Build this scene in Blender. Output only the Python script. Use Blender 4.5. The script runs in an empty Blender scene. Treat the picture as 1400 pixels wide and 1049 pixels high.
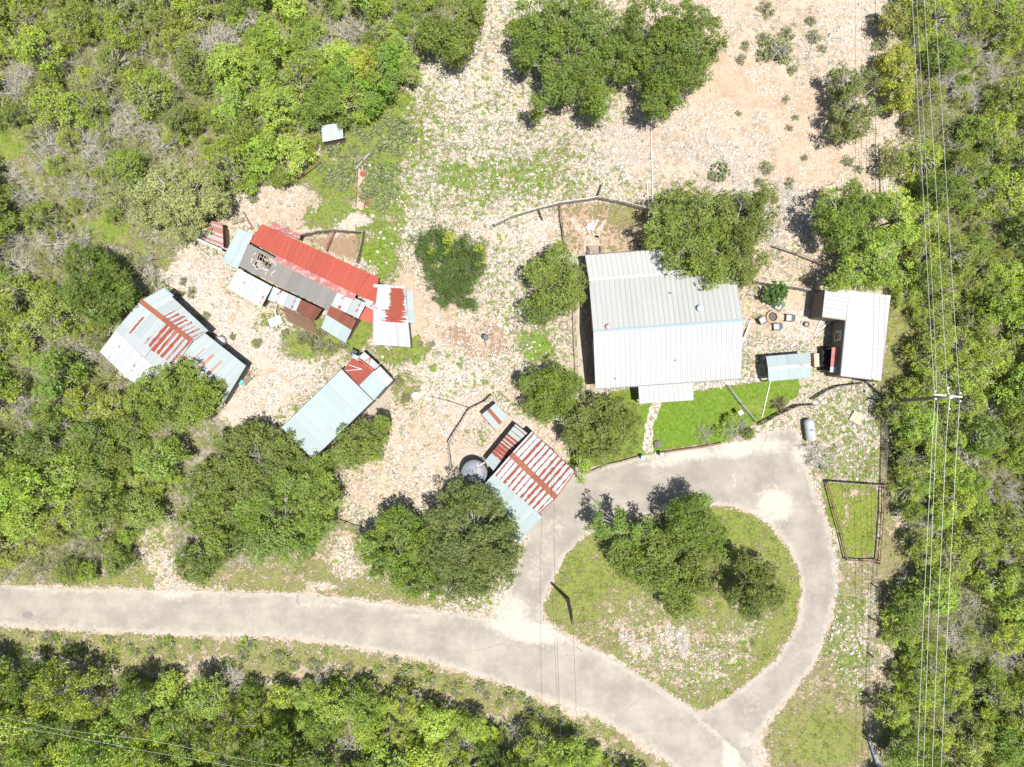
import bpy, bmesh, math, random
import numpy as np
from mathutils import Vector, Matrix
from mathutils.geometry import delaunay_2d_cdt

R = random.Random(7)
NR = np.random.default_rng(11)
scene = bpy.context.scene
col = scene.collection
HCAM, FPX, TH = 70.0, 980.0, math.radians(1.49)
CT, ST = math.cos(TH), math.sin(TH)

# ------------------------------------------------------------------ projection helpers (photo pixel <-> place)
def P(px, py, z=0.0):
    a = (px - 700.0) / FPX
    b = -(py - 524.5) / FPX
    t = (HCAM - z) / (CT - b * ST)
    return Vector((a * t, (b * CT + ST) * t, z))

def PIX(x, y, z=0.0):
    zw = z - HCAM
    yc = y * CT + zw * ST
    zc = -y * ST + zw * CT
    return 700 + FPX * x / (-zc), 524.5 - FPX * yc / (-zc)

# ------------------------------------------------------------------ object helpers
def link(o):
    col.objects.link(o); return o

def tag(o, label=None, cat=None, group=None, kind=None):
    if label: o['label'] = label
    if cat: o['category'] = cat
    if group: o['group'] = group
    if kind: o['kind'] = kind
    return o

def thing(name, label, cat, loc=(0, 0, 0), rz=0.0, group=None):
    o = bpy.data.objects.new(name, None)
    o.empty_display_size = 0.2
    o.location = loc; o.rotation_euler = (0, 0, rz)
    link(o)
    return tag(o, label, cat, group)

def put(name, me, mat, parent=None, loc=None):
    o = bpy.data.objects.new(name, me)
    if mat is not None and len(me.materials) == 0:
        for m in (mat if isinstance(mat, (list, tuple)) else [mat]): me.materials.append(m)
    link(o)
    if parent is not None:
        o.parent = parent
        o.matrix_parent_inverse = Matrix.Identity(4)
    if loc is not None: o.location = loc
    return o

class MB:
    """collects vertices, faces, uvs of one mesh"""
    def __init__(s): s.v = []; s.f = []; s.uv = []; s.smooth = False
    def add(s, vs, fs, uvs=None):
        b = len(s.v); s.v += [tuple(x) for x in vs]
        for i, f in enumerate(fs):
            s.f.append(tuple(b + k for k in f))
            s.uv.append(uvs[i] if uvs else [(0, 0)] * len(f))
    def box(s, c, size, rz=0.0, rx=0.0, ry=0.0):
        hx, hy, hz = size[0] / 2, size[1] / 2, size[2] / 2
        M = Matrix.Rotation(rz, 3, 'Z') @ Matrix.Rotation(ry, 3, 'Y') @ Matrix.Rotation(rx, 3, 'X')
        c = Vector(c)
        vs = [c + M @ Vector((x * hx, y * hy, z * hz)) for z in (-1, 1) for y in (-1, 1) for x in (-1, 1)]
        s.add(vs, [(0, 2, 3, 1), (4, 5, 7, 6), (0, 1, 5, 4), (2, 6, 7, 3), (0, 4, 6, 2), (1, 3, 7, 5)],
              [[(0, 0), (0, size[1]), (size[0], size[1]), (size[0], 0)]] * 6)
    def beam(s, a, b, w, h=None):
        a, b = Vector(a), Vector(b); h = h or w
        d = b - a; L = d.length
        if L < 1e-6: return
        d.normalize()
        up = Vector((0, 0, 1)) if abs(d.z) < .95 else Vector((1, 0, 0))
        x = d.cross(up).normalized(); y = x.cross(d).normalized()
        vs = [p + x * (i * w / 2) + y * (j * h / 2) for p in (a, b) for j in (-1, 1) for i in (-1, 1)]
        s.add(vs, [(0, 1, 3, 2), (4, 6, 7, 5), (0, 4, 5, 1), (2, 3, 7, 6), (0, 2, 6, 4), (1, 5, 7, 3)],
              [[(0, 0), (w, 0), (w, h), (0, h)]] * 2 + [[(0, 0), (0, L), (w, L), (w, 0)]] * 4)
    def tube(s, pts, rad, n=6, cap=True):
        pts = [Vector(p) for p in pts]
        if not isinstance(rad, (list, tuple)): rad = [rad] * len(pts)
        rings = []
        for i, p in enumerate(pts):
            d = (pts[min(i + 1, len(pts) - 1)] - pts[max(i - 1, 0)])
            d = d.normalized() if d.length > 1e-9 else Vector((0, 0, 1))
            up = Vector((0, 0, 1)) if abs(d.z) < .9 else Vector((1, 0, 0))
            x = d.cross(up).normalized(); y = d.cross(x).normalized()
            rings.append([p + (x * math.cos(2 * math.pi * k / n) + y * math.sin(2 * math.pi * k / n)) * rad[i] for k in range(n)])
        vs = [q for r in rings for q in r]; fs = []
        for i in range(len(pts) - 1):
            for k in range(n):
                fs.append((i * n + k, i * n + (k + 1) % n, (i + 1) * n + (k + 1) % n, (i + 1) * n + k))
        if cap:
            fs.append(tuple(range(n - 1, -1, -1))); fs.append(tuple(range((len(pts) - 1) * n, len(pts) * n)))
        s.add(vs, fs)
    def lathe(s, c, prof, n=24, close=True):
        c = Vector(c); vs = []; fs = []
        for r, z in prof:
            for k in range(n):
                a = 2 * math.pi * k / n
                vs.append(c + Vector((r * math.cos(a), r * math.sin(a), z)))
        for i in range(len(prof) - 1):
            for k in range(n):
                fs.append((i * n + k, i * n + (k + 1) % n, (i + 1) * n + (k + 1) % n, (i + 1) * n + k))
        if close:
            fs.append(tuple(range(n - 1, -1, -1))); fs.append(tuple(range((len(prof) - 1) * n, len(prof) * n)))
        s.add(vs, fs)
    def blob(s, c, r, seed=0, n=7, m=5, flat=.75, rough=.25):
        rr = random.Random(seed); vs = []; fs = []
        c = Vector(c)
        vs.append(c + Vector((0, 0, -r * flat * .6)))
        for i in range(1, m):
            ph = math.pi * i / m
            for k in range(n):
                a = 2 * math.pi * k / n + i * .3
                q = r * (1 + rr.uniform(-rough, rough))
                vs.append(c + Vector((q * math.sin(ph) * math.cos(a), q * math.sin(ph) * math.sin(a), -q * flat * math.cos(ph) * .8)))
        vs.append(c + Vector((0, 0, r * flat * .8)))
        for k in range(n): fs.append((0, 1 + (k + 1) % n, 1 + k))
        for i in range(m - 2):
            for k in range(n):
                fs.append((1 + i * n + k, 1 + i * n + (k + 1) % n, 1 + (i + 1) * n + (k + 1) % n, 1 + (i + 1) * n + k))
        t = len(vs) - 1
        for k in range(n): fs.append((t, 1 + (m - 2) * n + k, 1 + (m - 2) * n + (k + 1) % n))
        s.add(vs, fs)
    def mesh(s, name, smooth=False, uv=False):
        me = bpy.data.meshes.new(name)
        me.from_pydata(s.v, [], s.f)
        if uv:
            L = me.uv_layers.new(name='UVMap')
            flat = [c for f in s.uv for q in f for c in q]
            L.data.foreach_set('uv', flat)
        if smooth: me.polygons.foreach_set('use_smooth', [True] * len(me.polygons))
        me.update()
        return me
    def build(s, name, mat, parent=None, smooth=False, uv=True):
        return put(name, s.mesh(name, smooth, uv), mat, parent)

# ------------------------------------------------------------------ material helpers
class NT:
    def __init__(s, name):
        s.m = bpy.data.materials.new(name); s.m.use_nodes = True
        s.t = s.m.node_tree; s.t.nodes.clear()
        s.out = s.t.nodes.new('ShaderNodeOutputMaterial')
    def n(s, typ, **kw):
        o = s.t.nodes.new(typ)
        for k, v in kw.items(): setattr(o, k, v)
        return o
    def l(s, a, b): s.t.links.new(a, b)
    def setin(s, sock, v):
        if v is None: return
        if hasattr(v, 'node'): s.l(v, sock)
        else: sock.default_value = v
    def math(s, op, a, b=None, c=None, clamp=False):
        o = s.n('ShaderNodeMath', operation=op, use_clamp=clamp)
        s.setin(o.inputs[0], a); s.setin(o.inputs[1], b)
        if c is not None: s.setin(o.inputs[2], c)
        return o.outputs[0]
    def mix(s, f, a, b, blend='MIX'):
        o = s.n('ShaderNodeMix', data_type='RGBA', blend_type=blend)
        o.clamp_factor = True
        s.setin(o.inputs[0], f)
        for sock, v in ((o.inputs[6], a), (o.inputs[7], b)):
            if isinstance(v, (tuple, list)): sock.default_value = (*v[:3], 1)
            else: s.l(v, sock)
        return o.outputs[2]
    def noise(s, vec, scale, detail=4, rough=.6, dist=0.0):
        o = s.n('ShaderNodeTexNoise'); o.inputs['Scale'].default_value = scale
        o.inputs['Detail'].default_value = detail; o.inputs['Roughness'].default_value = rough
        o.inputs['Distortion'].default_value = dist
        if vec is not None: s.l(vec, o.inputs['Vector'])
        return o.outputs['Fac']
    def step(s, v, lo, hi):
        o = s.n('ShaderNodeMapRange', interpolation_type='SMOOTHSTEP')
        s.setin(o.inputs[0], v); s.setin(o.inputs[1], lo); s.setin(o.inputs[2], hi)
        return o.outputs[0]
    def vor(s, vec, scale, feature='F1', rand=1.0):
        o = s.n('ShaderNodeTexVoronoi', feature=feature); o.inputs['Scale'].default_value = scale
        o.inputs['Randomness'].default_value = rand
        s.l(vec, o.inputs['Vector']); return o
    def obj(s): return s.n('ShaderNodeTexCoord').outputs['Object']
    def geo(s): return s.n('ShaderNodeNewGeometry').outputs['Position']
    def attr(s, name):
        return s.n('ShaderNodeAttribute', attribute_name=name)
    def bsdf(s, colr, rough=.8, metal=0.0, spec=.3, bump=None, bstr=.4, bdist=.05):
        b = s.n('ShaderNodeBsdfPrincipled')
        if isinstance(colr, (tuple, list)): b.inputs['Base Color'].default_value = (*colr[:3], 1)
        else: s.l(colr, b.inputs['Base Color'])
        s.setin(b.inputs['Roughness'], rough); b.inputs['Metallic'].default_value = metal
        b.inputs['Specular IOR Level'].default_value = spec
        if bump is not None:
            q = s.n('ShaderNodeBump'); q.inputs['Strength'].default_value = bstr
            q.inputs['Distance'].default_value = bdist; s.l(bump, q.inputs['Height'])
            s.l(q.outputs[0], b.inputs['Normal'])
        s.l(b.outputs[0], s.out.inputs[0])
        return s.m

def simple(name, c, rough=.7, var=.25, scale=3.0, metal=0.0, spec=.3, c2=None):
    t = NT(name); p = t.obj()
    f = t.noise(p, scale, 6, .65)
    a = tuple(x * (1 - var) for x in c); b = tuple(min(.95, x * (1 + var)) for x in c)
    k = t.mix(f, a, b)
    if c2: k = t.mix(t.step(t.noise(p, scale * .7, 5, .7), .5, .62), k, c2)
    return t.bsdf(k, rough, metal, spec, bump=t.noise(p, scale * 6, 3), bstr=.25, bdist=.01)

RUST = (.235, .062, .040)
def roof_mat(name, base, var=.10, panel=.8, seam=.25, rust=None, rustcol=RUST, weather=.15, rough=.42, stain=(.42, .36, .30), spec=.15, alb=.60, lapw=.11):
    """painted / galvanised sheet roofing in metres of the sheet's own surface (UV): tinted sheets, laps with rib shade painted in, streaks, rust"""
    rough = max(rough, .62)
    base = tuple(x * alb for x in base); stain = tuple(x * alb for x in stain)
    t = NT(name)
    uv = t.n('ShaderNodeUVMap', uv_map='UVMap').outputs[0]
    sep = t.n('ShaderNodeSeparateXYZ'); t.l(uv, sep.inputs[0]); u, v = sep.outputs[0], sep.outputs[1]
    up = t.math('DIVIDE', u, panel)
    fl = t.math('FLOOR', up); fr = t.math('FRACT', up)
    vfl = t.math('FLOOR', t.math('DIVIDE', v, 2.9))
    cmb = t.n('ShaderNodeCombineXYZ'); t.l(fl, cmb.inputs[0]); t.l(vfl, cmb.inputs[1])
    wn = t.n('ShaderNodeTexWhiteNoise', noise_dimensions='2D'); t.l(cmb.outputs[0], wn.inputs['Vector'])
    tint = wn.outputs['Value']
    a = tuple(max(0, x * (1 - var)) for x in base); b = tuple(min(.9, x * (1 + var * .6)) for x in base)
    c = t.mix(tint, a, b)
    st = t.n('ShaderNodeMapping'); st.inputs['Scale'].default_value = (7.0, .55, 1); t.l(uv, st.inputs[0])
    streak = t.noise(st.outputs[0], 1.0, 6, .7)
    c = t.mix(t.math('MULTIPLY', t.step(streak, .52, .75), weather), c, stain)
    blot = t.noise(uv, .55, 5, .65)
    c = t.mix(t.math('MULTIPLY', t.step(blot, .48, .72), weather), c, tuple(x * .78 for x in base))
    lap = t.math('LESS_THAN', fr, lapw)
    c = t.mix(t.math('MULTIPLY', lap, seam), c, tuple(x * .45 for x in base))  # sheet laps, with the shading of the rib sides painted in as dark lines
    cor = t.math('SINE', t.math('MULTIPLY', u, 2 * math.pi / .19))
    if rust:
        n1 = t.noise(uv, 1.7, 6, .7); mq = t.n('ShaderNodeMapping'); mq.inputs['Scale'].default_value = (2.2, 1.5, 1); t.l(uv, mq.inputs[0]); n2 = t.noise(mq.outputs[0], 1.0, 8, .8)
        masks = []
        for r in rust:
            k = r.get('kind')
            if k == 'stripe':
                ui = t.math('ADD', t.math('DIVIDE', u, r['per']), r.get('off', 0.0)); cb = t.n('ShaderNodeCombineXYZ'); t.l(t.math('FLOOR', ui), cb.inputs[0])
                wv_ = t.n('ShaderNodeTexWhiteNoise', noise_dimensions='2D'); t.l(cb.outputs[0], wv_.inputs['Vector'])
                jit = t.math('ADD', t.math('MULTIPLY', t.math('SUBTRACT', n2, .5), r.get('jit', .55)), t.math('MULTIPLY', t.math('SUBTRACT', wv_.outputs['Value'], .5), r['duty'] * .45))
                ff = t.math('ABSOLUTE', t.math('SUBTRACT', t.math('FRACT', t.math('ADD', t.math('DIVIDE', u, r['per']), r.get('off', 0.0))), .5))
                m = t.math('LESS_THAN', t.math('ADD', ff, jit), r['duty'] / 2)
                if r.get('gap', 0): m = t.math('MULTIPLY', m, t.math('GREATER_THAN', n1, r['gap']))
            elif k == 'fill':
                m = t.math('GREATER_THAN', t.math('ADD', t.math('MULTIPLY', n1, .5), t.math('MULTIPLY', n2, .5)), r.get('thr', .4))
            elif k == 'patch':
                m = t.math('GREATER_THAN', n1, r.get('thr', .6))
            if 'win' in r:
                u0, u1, v0, v1 = r['win']; ed = r.get('edge', .5)
                uj = t.math('ADD', u, t.math('MULTIPLY', t.math('SUBTRACT', t.noise(uv, 2.6, 5, .7), .5), ed))
                vj = t.math('ADD', v, t.math('MULTIPLY', t.math('SUBTRACT', t.noise(uv, 2.2, 5, .7), .5), ed))
                if r.get('ragu'):
                    mp = t.n('ShaderNodeMapping'); mp.inputs['Scale'].default_value = (.35, 5.0, 1); t.l(uv, mp.inputs[0])
                    uj = t.math('ADD', u, t.math('MULTIPLY', t.math('SUBTRACT', t.noise(mp.outputs[0], 1.3, 5, .7), .5), r['ragu']))
                for q, w, op in ((uj, u0, 'GREATER_THAN'), (uj, u1, 'LESS_THAN'), (vj, v0, 'GREATER_THAN'), (vj, v1, 'LESS_THAN')):
                    m = t.math('MULTIPLY', m, t.math(op, q, w))
            masks.append(m)
        mm = masks[0]
        for q in masks[1:]: mm = t.math('MAXIMUM', mm, q)
        rc = t.mix(n1, tuple(x * .7 for x in rustcol), tuple(x * 1.3 for x in rustcol))
        c = t.mix(mm, c, rc)
        rg = t.math('ADD', rough, t.math('MULTIPLY', mm, .35))
    else: rg = rough
    return t.bsdf(c, rg, 0, spec, bump=cor, bstr=.35, bdist=.012)

# ------------------------------------------------------------------ leaves, trunks
def leaf_mat():
    t = NT('foliage')
    oi = t.n('ShaderNodeObjectInfo')
    at = t.attr('tint')
    h = t.n('ShaderNodeHueSaturation')
    t.l(oi.outputs['Color'], h.inputs['Color'])
    sp = t.n('ShaderNodeSeparateColor'); t.l(at.outputs['Color'], sp.inputs[0])
    t.l(t.math('MULTIPLY_ADD', sp.outputs[0], .05, .466), h.inputs['Hue'])
    t.l(t.math('MULTIPLY_ADD', sp.outputs[1], 1.0, .62), h.inputs['Value'])
    t.l(t.math('MULTIPLY_ADD', sp.outputs[2], -.35, 1.08), h.inputs['Saturation'])
    d = t.n('ShaderNodeBsdfPrincipled'); d.inputs['Roughness'].default_value = .55; d.inputs['Specular IOR Level'].default_value = .25
    tr = t.n('ShaderNodeBsdfTranslucent'); t.l(h.outputs[0], d.inputs['Base Color'])
    w = t.mix(.55, h.outputs[0], (.40, .55, .05))
    t.l(w, tr.inputs['Color'])
    mx = t.n('ShaderNodeMixShader'); mx.inputs[0].default_value = .30
    t.l(d.outputs[0], mx.inputs[1]); t.l(tr.outputs[0], mx.inputs[2]); t.l(mx.outputs[0], t.out.inputs[0])
    return t.m

def bark_mat():
    t = NT('bark'); p = t.obj(); oi = t.n('ShaderNodeObjectInfo')
    f = t.noise(p, 5, 5, .7)
    c = t.mix(f, tuple([.55] * 3), tuple([1.25] * 3))
    c = t.mix(1.0, c, oi.outputs['Color'], 'MULTIPLY')
    return t.bsdf(c, .85, 0, .15)
LEAF = leaf_mat(); BARK = bark_mat()

def quads_mesh(name, V, tint=None, tri=False, mat=None):
    """V: n x k x 3 array of separate faces"""
    n, k = V.shape[:2]
    me = bpy.data.meshes.new(name)
    me.vertices.add(n * k); me.vertices.foreach_set('co', V.reshape(-1).astype(np.float32))
    me.loops.add(n * k); me.loops.foreach_set('vertex_index', np.arange(n * k, dtype=np.int32))
    me.polygons.add(n); me.polygons.foreach_set('loop_start', np.arange(0, n * k, k, dtype=np.int32))
    if tint is not None:
        a = me.attributes.new('tint', 'FLOAT_COLOR', 'POINT')
        T = np.ones((n, k, 4), np.float32); T[:, :, :3] = tint[:, None, :]
        a.data.foreach_set('color', T.reshape(-1))
    me.update(calc_edges=True)
    if mat: me.materials.append(mat)
    return me

def unit(a): return a / np.maximum(np.linalg.norm(a, axis=-1, keepdims=True), 1e-9)

def leaf_faces(C, n, size, rng, aspect=.55, up=.35, jit=.75, shell=(.5, 1.08), zs=.8, low=-.35, spike=0.0):
    """C: list of clumps (x,y,z,r); leaves laid on and inside the clumps' shells"""
    C = np.array(C, float)
    w = C[:, 3] ** 2; per = 8; ns = max(1, n // per); n = ns * per; ids = rng.choice(len(C), ns, p=w / w.sum())
    d = unit(rng.normal(size=(ns, 3)))
    bad = d[:, 2] < low; d[bad, 2] *= -1
    rr = C[ids, 3] * (shell[0] + (shell[1] - shell[0]) * rng.random(ns) ** .6)
    lob = 1 + .22 * np.sin(d[:, 0] * 5 + ids) * np.cos(d[:, 1] * 6 + ids * 1.7)        # each clump bulges irregularly
    pos = C[ids, :3] + d * (rr * lob)[:, None] * np.array([1, 1, zs])
    sn = unit(d * .75 + np.array([0, 0, up]) + rng.normal(size=(ns, 3)) * .35)
    idx = np.repeat(ids, per); d = np.repeat(d, per, 0); nrm = unit(np.repeat(sn, per, 0) + rng.normal(size=(n, 3)) * jit * .6)
    off_ = rng.normal(size=(n, 3)); off_ -= .6 * np.repeat(sn, per, 0) * (off_ * np.repeat(sn, per, 0)).sum(1, keepdims=True)      # leaves of one sprig lie in a flattish spray
    pos = np.repeat(pos, per, 0) + off_ * size * .72
    sprig = np.repeat(rng.random((ns, 3)), per, 0)
    t = unit(np.cross(nrm, rng.normal(size=(n, 3))))
    if spike: t = unit(t * (1 - spike) + d * spike * 1.5); nrm = unit(np.cross(t, rng.normal(size=(n, 3))) + np.array([0, 0, .3]))
    b = unit(np.cross(nrm, t))
    s = size * (.6 + .8 * rng.random(n)); L = (t.T * s).T; W = (b.T * (s * aspect)).T
    V = np.stack([pos - L * .5 , pos + W * .5, pos + L * .6, pos - W * .5], 1)
    ct = rng.random((len(C), 3))
    tint = np.clip(.4 * ct[idx] + .35 * sprig + .25 * rng.random((n, 3)), 0, 1)
    return V, tint

def limbs_mesh(name, base, h, targets, r0, rng, twigs=0, tw_r=.018, clumps=None, lean=.3):
    mb = MB(); b = Vector(base)
    top = b + Vector((rng.normal() * lean, rng.normal() * lean, h * .42))
    mid = (b + top) / 2 + Vector((rng.normal() * .12, rng.normal() * .12, 0))
    mb.tube([b - Vector((0, 0, .1)), b + Vector((0, 0, .25)), mid, top], [r0 * 1.4, r0 * 1.1, r0 * .9, r0 * .75], 7)
    for q in targets:
        q = Vector(q); m1 = top.lerp(q, .4) + Vector((rng.normal() * .25, rng.normal() * .25, .25 + rng.random() * .3))
        m2 = top.lerp(q, .75) + Vector((rng.normal() * .2, rng.normal() * .2, .2))
        k = .5 + .3 * rng.random()
        mb.tube([top - Vector((0, 0, .15)), m1, m2, q], [r0 * k, r0 * k * .7, r0 * k * .45, r0 * .12], 5, cap=False)
    if twigs and clumps is not None:
        for i in range(twigs):
            c = clumps[rng.integers(len(clumps))]; ctr = Vector(c[:3])
            d = Vector(unit(rng.normal(size=3))); d.z = abs(d.z) * .9 + .15; d.normalize()
            p0 = ctr + d * c[3] * .25; p1 = ctr + d * c[3] * (1.02 + rng.random() * .18)
            side = Vector((rng.normal() * .22, rng.normal() * .22, rng.normal() * .08))
            pm = (p0 + p1) / 2 + side * .5
            mb.tube([top - Vector((0, 0, .1)), top.lerp(ctr, .55) + Vector((0, 0, .2)), p0, pm, p1 + side], [tw_r * 2, tw_r * 1.7, tw_r * 1.5, tw_r, tw_r * .4], 3, cap=False)
    return mb.mesh(name, smooth=True)

def bare_mesh(name, r, h, rng, nb=9, fine=5, r0=.09, spread=1.0):
    """leafless branching skeleton"""
    mb = MB(); top = Vector((rng.normal() * .1, rng.normal() * .1, h * .3))
    mb.tube([(0, 0, -.1), (0, 0, .2), top], [r0 * 1.3, r0, r0 * .8], 6)
    def grow(p, d, L, rad, lev):
        pts = [p]; q = p.copy(); dd = d.copy()
        for i in range(3):
            dd = (dd + Vector((rng.normal() * .22, rng.normal() * .22, rng.normal() * .12))).normalized()
            q = q + dd * L / 3; pts.append(q.copy())
        mb.tube(pts, [rad, rad * .8, rad * .6, rad * .35], 4 if lev < 2 else 3, cap=False)
        if lev < 3:
            for k in range(fine if lev else 4):
                s = pts[1 + rng.integers(3)]
                nd = (dd + Vector((rng.normal() * .7, rng.normal() * .7, rng.normal() * .35))).normalized()
                grow(s, nd, L * (.42 + .2 * rng.random()), max(rad * .6, .014), lev + 1)
    for k in range(nb):
        a = 2 * math.pi * (k + rng.random() * .7) / nb
        d = Vector((math.cos(a) * spread, math.sin(a) * spread, .35 + .6 * rng.random())).normalized()
        grow(top * (.6 + .4 * rng.random()), d, r * (.62 + .3 * rng.random()), r0 * .5, 1)
    return mb.mesh(name, smooth=True)

def dome_clumps(rng, rx, ry, h, n, rc, zc=.62, low=.35):
    out = []
    for i in range(n):
        for _ in range(20):
            x, y = rng.uniform(-1, 1), rng.uniform(-1, 1)
            if x * x + y * y < 1: break
        q = math.sqrt(x * x + y * y); r = rc * rng.uniform(.7, 1.3)
        z = h * (low + (1 - low) * math.sqrt(max(0, 1 - q * q)) * rng.uniform(.6, 1.0)) - r * .6
        if i % 4 == 3: z = h * rng.uniform(.28, .42)
        out.append((x * (rx - r * .8), y * (ry - r * .8), z, r))
    return out

# ------------------------------------------------------------------ shapes on the ground (photo pixels)
def smooth_poly(pts, closed=True, step=6.0):
    pts = [np.array(p[:2], float) for p in pts]; n = len(pts); out = []
    rng = range(n) if closed else range(n - 1)
    for i in rng:
        p0 = pts[(i - 1) % n] if closed or i > 0 else pts[0]
        p1, p2 = pts[i], pts[(i + 1) % n]
        p3 = pts[(i + 2) % n] if closed or i + 2 < n else pts[-1]
        k = max(2, int(np.linalg.norm(p2 - p1) / step))
        for j in range(k):
            t = j / k
            out.append(.5 * ((2 * p1) + (-p0 + p2) * t + (2 * p0 - 5 * p1 + 4 * p2 - p3) * t * t + (-p0 + 3 * p1 - 3 * p2 + p3) * t ** 3))
    if not closed: out.append(pts[-1])
    return np.array(out)

def pip(X, Y, poly):
    ins = np.zeros(X.shape, bool); n = len(poly); j = n - 1
    for i in range(n):
        xi, yi = poly[i]; xj, yj = poly[j]
        c = ((yi > Y) != (yj > Y)) & (X < (xj - xi) * (Y - yi) / (yj - yi + 1e-12) + xi)
        ins ^= c; j = i
    return ins

def sdist(X, Y, poly):
    """signed distance in px, negative inside"""
    d = np.full(X.shape, 1e9); n = len(poly)
    for i in range(n):
        x0, y0 = poly[i]; x1, y1 = poly[(i + 1) % n]
        dx, dy = x1 - x0, y1 - y0; L = dx * dx + dy * dy + 1e-9
        t = np.clip(((X - x0) * dx + (Y - y0) * dy) / L, 0, 1)
        d = np.minimum(d, np.hypot(X - x0 - t * dx, Y - y0 - t * dy))
    return np.where(pip(X, Y, poly), -d, d)

ROAD = [(-160, 792), (0, 800), (120, 806), (240, 807), (330, 810), (420, 813), (520, 825), (600, 836), (665, 846), (700, 850), (745, 853), (780, 876), (830, 899), (880, 930),
        (930, 962), (962, 985), (1000, 1020), (1022, 1049), (1060, 1110), (1110, 1190), (1010, 1190), (970, 1110), (926, 1052), (895, 1026), (850, 998), (790, 968), (720, 945), (660, 925), (600, 905), (520, 891),
        (430, 876), (350, 870), (230, 866), (100, 861), (0, 855), (-160, 850)]
DRIVE = [(668, 850), (690, 818), (701, 790), (709, 758), (722, 735), (700, 700), (690, 660), (720, 625), (765, 640), (800, 645), (815, 639), (850, 631), (880, 623), (930, 616), (985, 607), (1012, 604), (1040, 594), (1082, 587), (1094, 600),
         (1104, 640), (1112, 672), (1128, 708), (1138, 750), (1142, 800), (1132, 856), (1113, 906), (1086, 944), (1056, 978), (1036, 1003), (1030, 1022), (1042, 1060), (1000, 1040), (940, 985), (860, 930), (760, 880), (715, 868)]
ISLAND = [(745, 852), (742, 828), (755, 792), (775, 758), (800, 733), (832, 716), (868, 705), (910, 700), (950, 692), (992, 691), (1030, 700), (1058, 722), (1080, 752), (1095, 790), (1097, 825), (1087, 862), (1062, 900), (1024, 934),
          (985, 962), (960, 974), (930, 958), (880, 927), (830, 897), (780, 873)]
LAWN = [(868, 560), (895, 548), (948, 546), (950, 536), (993, 530), (1040, 521), (1092, 519), (1090, 540), (1060, 566), (1035, 577), (1005, 596), (985, 605), (930, 612), (880, 621), (875, 600), (880, 580)]
LAWN2 = [(838, 537), (868, 534), (872, 553), (878, 556), (878, 622), (850, 631), (800, 645), (780, 640), (785, 600), (800, 560)]
GPATH = [(891, 552), (904, 551), (899, 566), (893, 585), (892, 600), (892, 617), (879, 617), (880, 600), (881, 585), (885, 567)]
SPATH = [(946, 525), (990, 521), (1012, 517), (1045, 513), (1046, 520), (1014, 524), (993, 528), (948, 533)]
SWALK = [(785, 408), (794, 408), (799, 470), (803, 530), (792, 534), (789, 470)]
PLOT = [(1127, 658), (1202, 663), (1196, 765), (1153, 762)]
ROCKY = [(1112, 545), (1140, 531), (1204, 528), (1203, 660), (1128, 656), (1112, 610)]
WOOD_NW = [(-200, -160), (660, -160), (664, 20), (652, 52), (620, 78), (580, 80), (560, 108), (535, 135), (500, 150), (470, 172), (430, 205), (418, 222), (398, 252), (330, 258), (308, 300), (262, 322), (245, 355), (215, 372), (222, 392), (190, 412), (150, 440),
           (136, 480), (165, 515), (300, 520), (300, 560), (262, 600), (245, 640), (235, 700), (212, 702), (192, 735), (196, 775), (100, 797), (-200, 790)]
GAP = [(-20, 180), (18, 182), (42, 215), (70, 258), (98, 292), (135, 302), (175, 312), (205, 335), (235, 352), (218, 360), (180, 340), (140, 322), (100, 306), (66, 276), (40, 245), (16, 215), (-20, 205)]
WOOD_E = [(1248, -160), (1600, -160), (1600, 1250), (1200, 1250), (1202, 1040), (1200, 985), (1208, 950), (1242, 910), (1230, 860), (1232, 830), (1246, 800), (1246, 740), (1234, 690), (1226, 640), (1224, 600), (1212, 560), (1232, 530), (1250, 490),
          (1262, 450), (1225, 395), (1212, 390), (1215, 340), (1245, 330), (1245, 250), (1250, 160), (1243, 40)]
WOOD_S = [(-200, 906), (0, 908), (60, 908), (120, 917), (200, 925), (250, 938), (300, 932), (420, 942), (540, 948), (580, 958), (640, 980), (700, 998), (770, 1014), (830, 1034), (880, 1072), (960, 1190), (960, 1300), (-200, 1300)]

# ------------------------------------------------------------------ ground sheet
gx = np.concatenate([[-700, -300, -140, -90], np.arange(-66, 66.1, .28), [90, 140, 300, 700]])
gy = np.concatenate([[-700, -300, -140, -90, -66], np.arange(-52, 50.1, .28), [66, 90, 140, 300, 700]])
GX, GY = np.meshgrid(gx, gy)
PXg, PYg = PIX(GX, GY, 0.0)

def vnoise(X, Y, s, seed):
    rr = np.random.default_rng(seed); T = rr.random((64, 64))
    x, y = X / s, Y / s; xi, yi = np.floor(x).astype(int), np.floor(y).astype(int)
    fx, fy = x - xi, y - yi; fx = fx * fx * (3 - 2 * fx); fy = fy * fy * (3 - 2 * fy)
    g = lambda a, b: T[a % 64, b % 64]
    return (g(xi, yi) * (1 - fx) + g(xi + 1, yi) * fx) * (1 - fy) + (g(xi, yi + 1) * (1 - fx) + g(xi + 1, yi + 1) * fx) * fy
WOB = (vnoise(PXg, PYg, 23, 1) - .5) * 22 + (vnoise(PXg, PYg, 9, 2) - .5) * 12
CH = {k: np.full(GX.shape, v) for k, v in dict(green=.31, rock=.62, sand=.45, brown=.12, litter=0.0, lush=0.22, grey=.15, dry=.25).items()}

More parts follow.
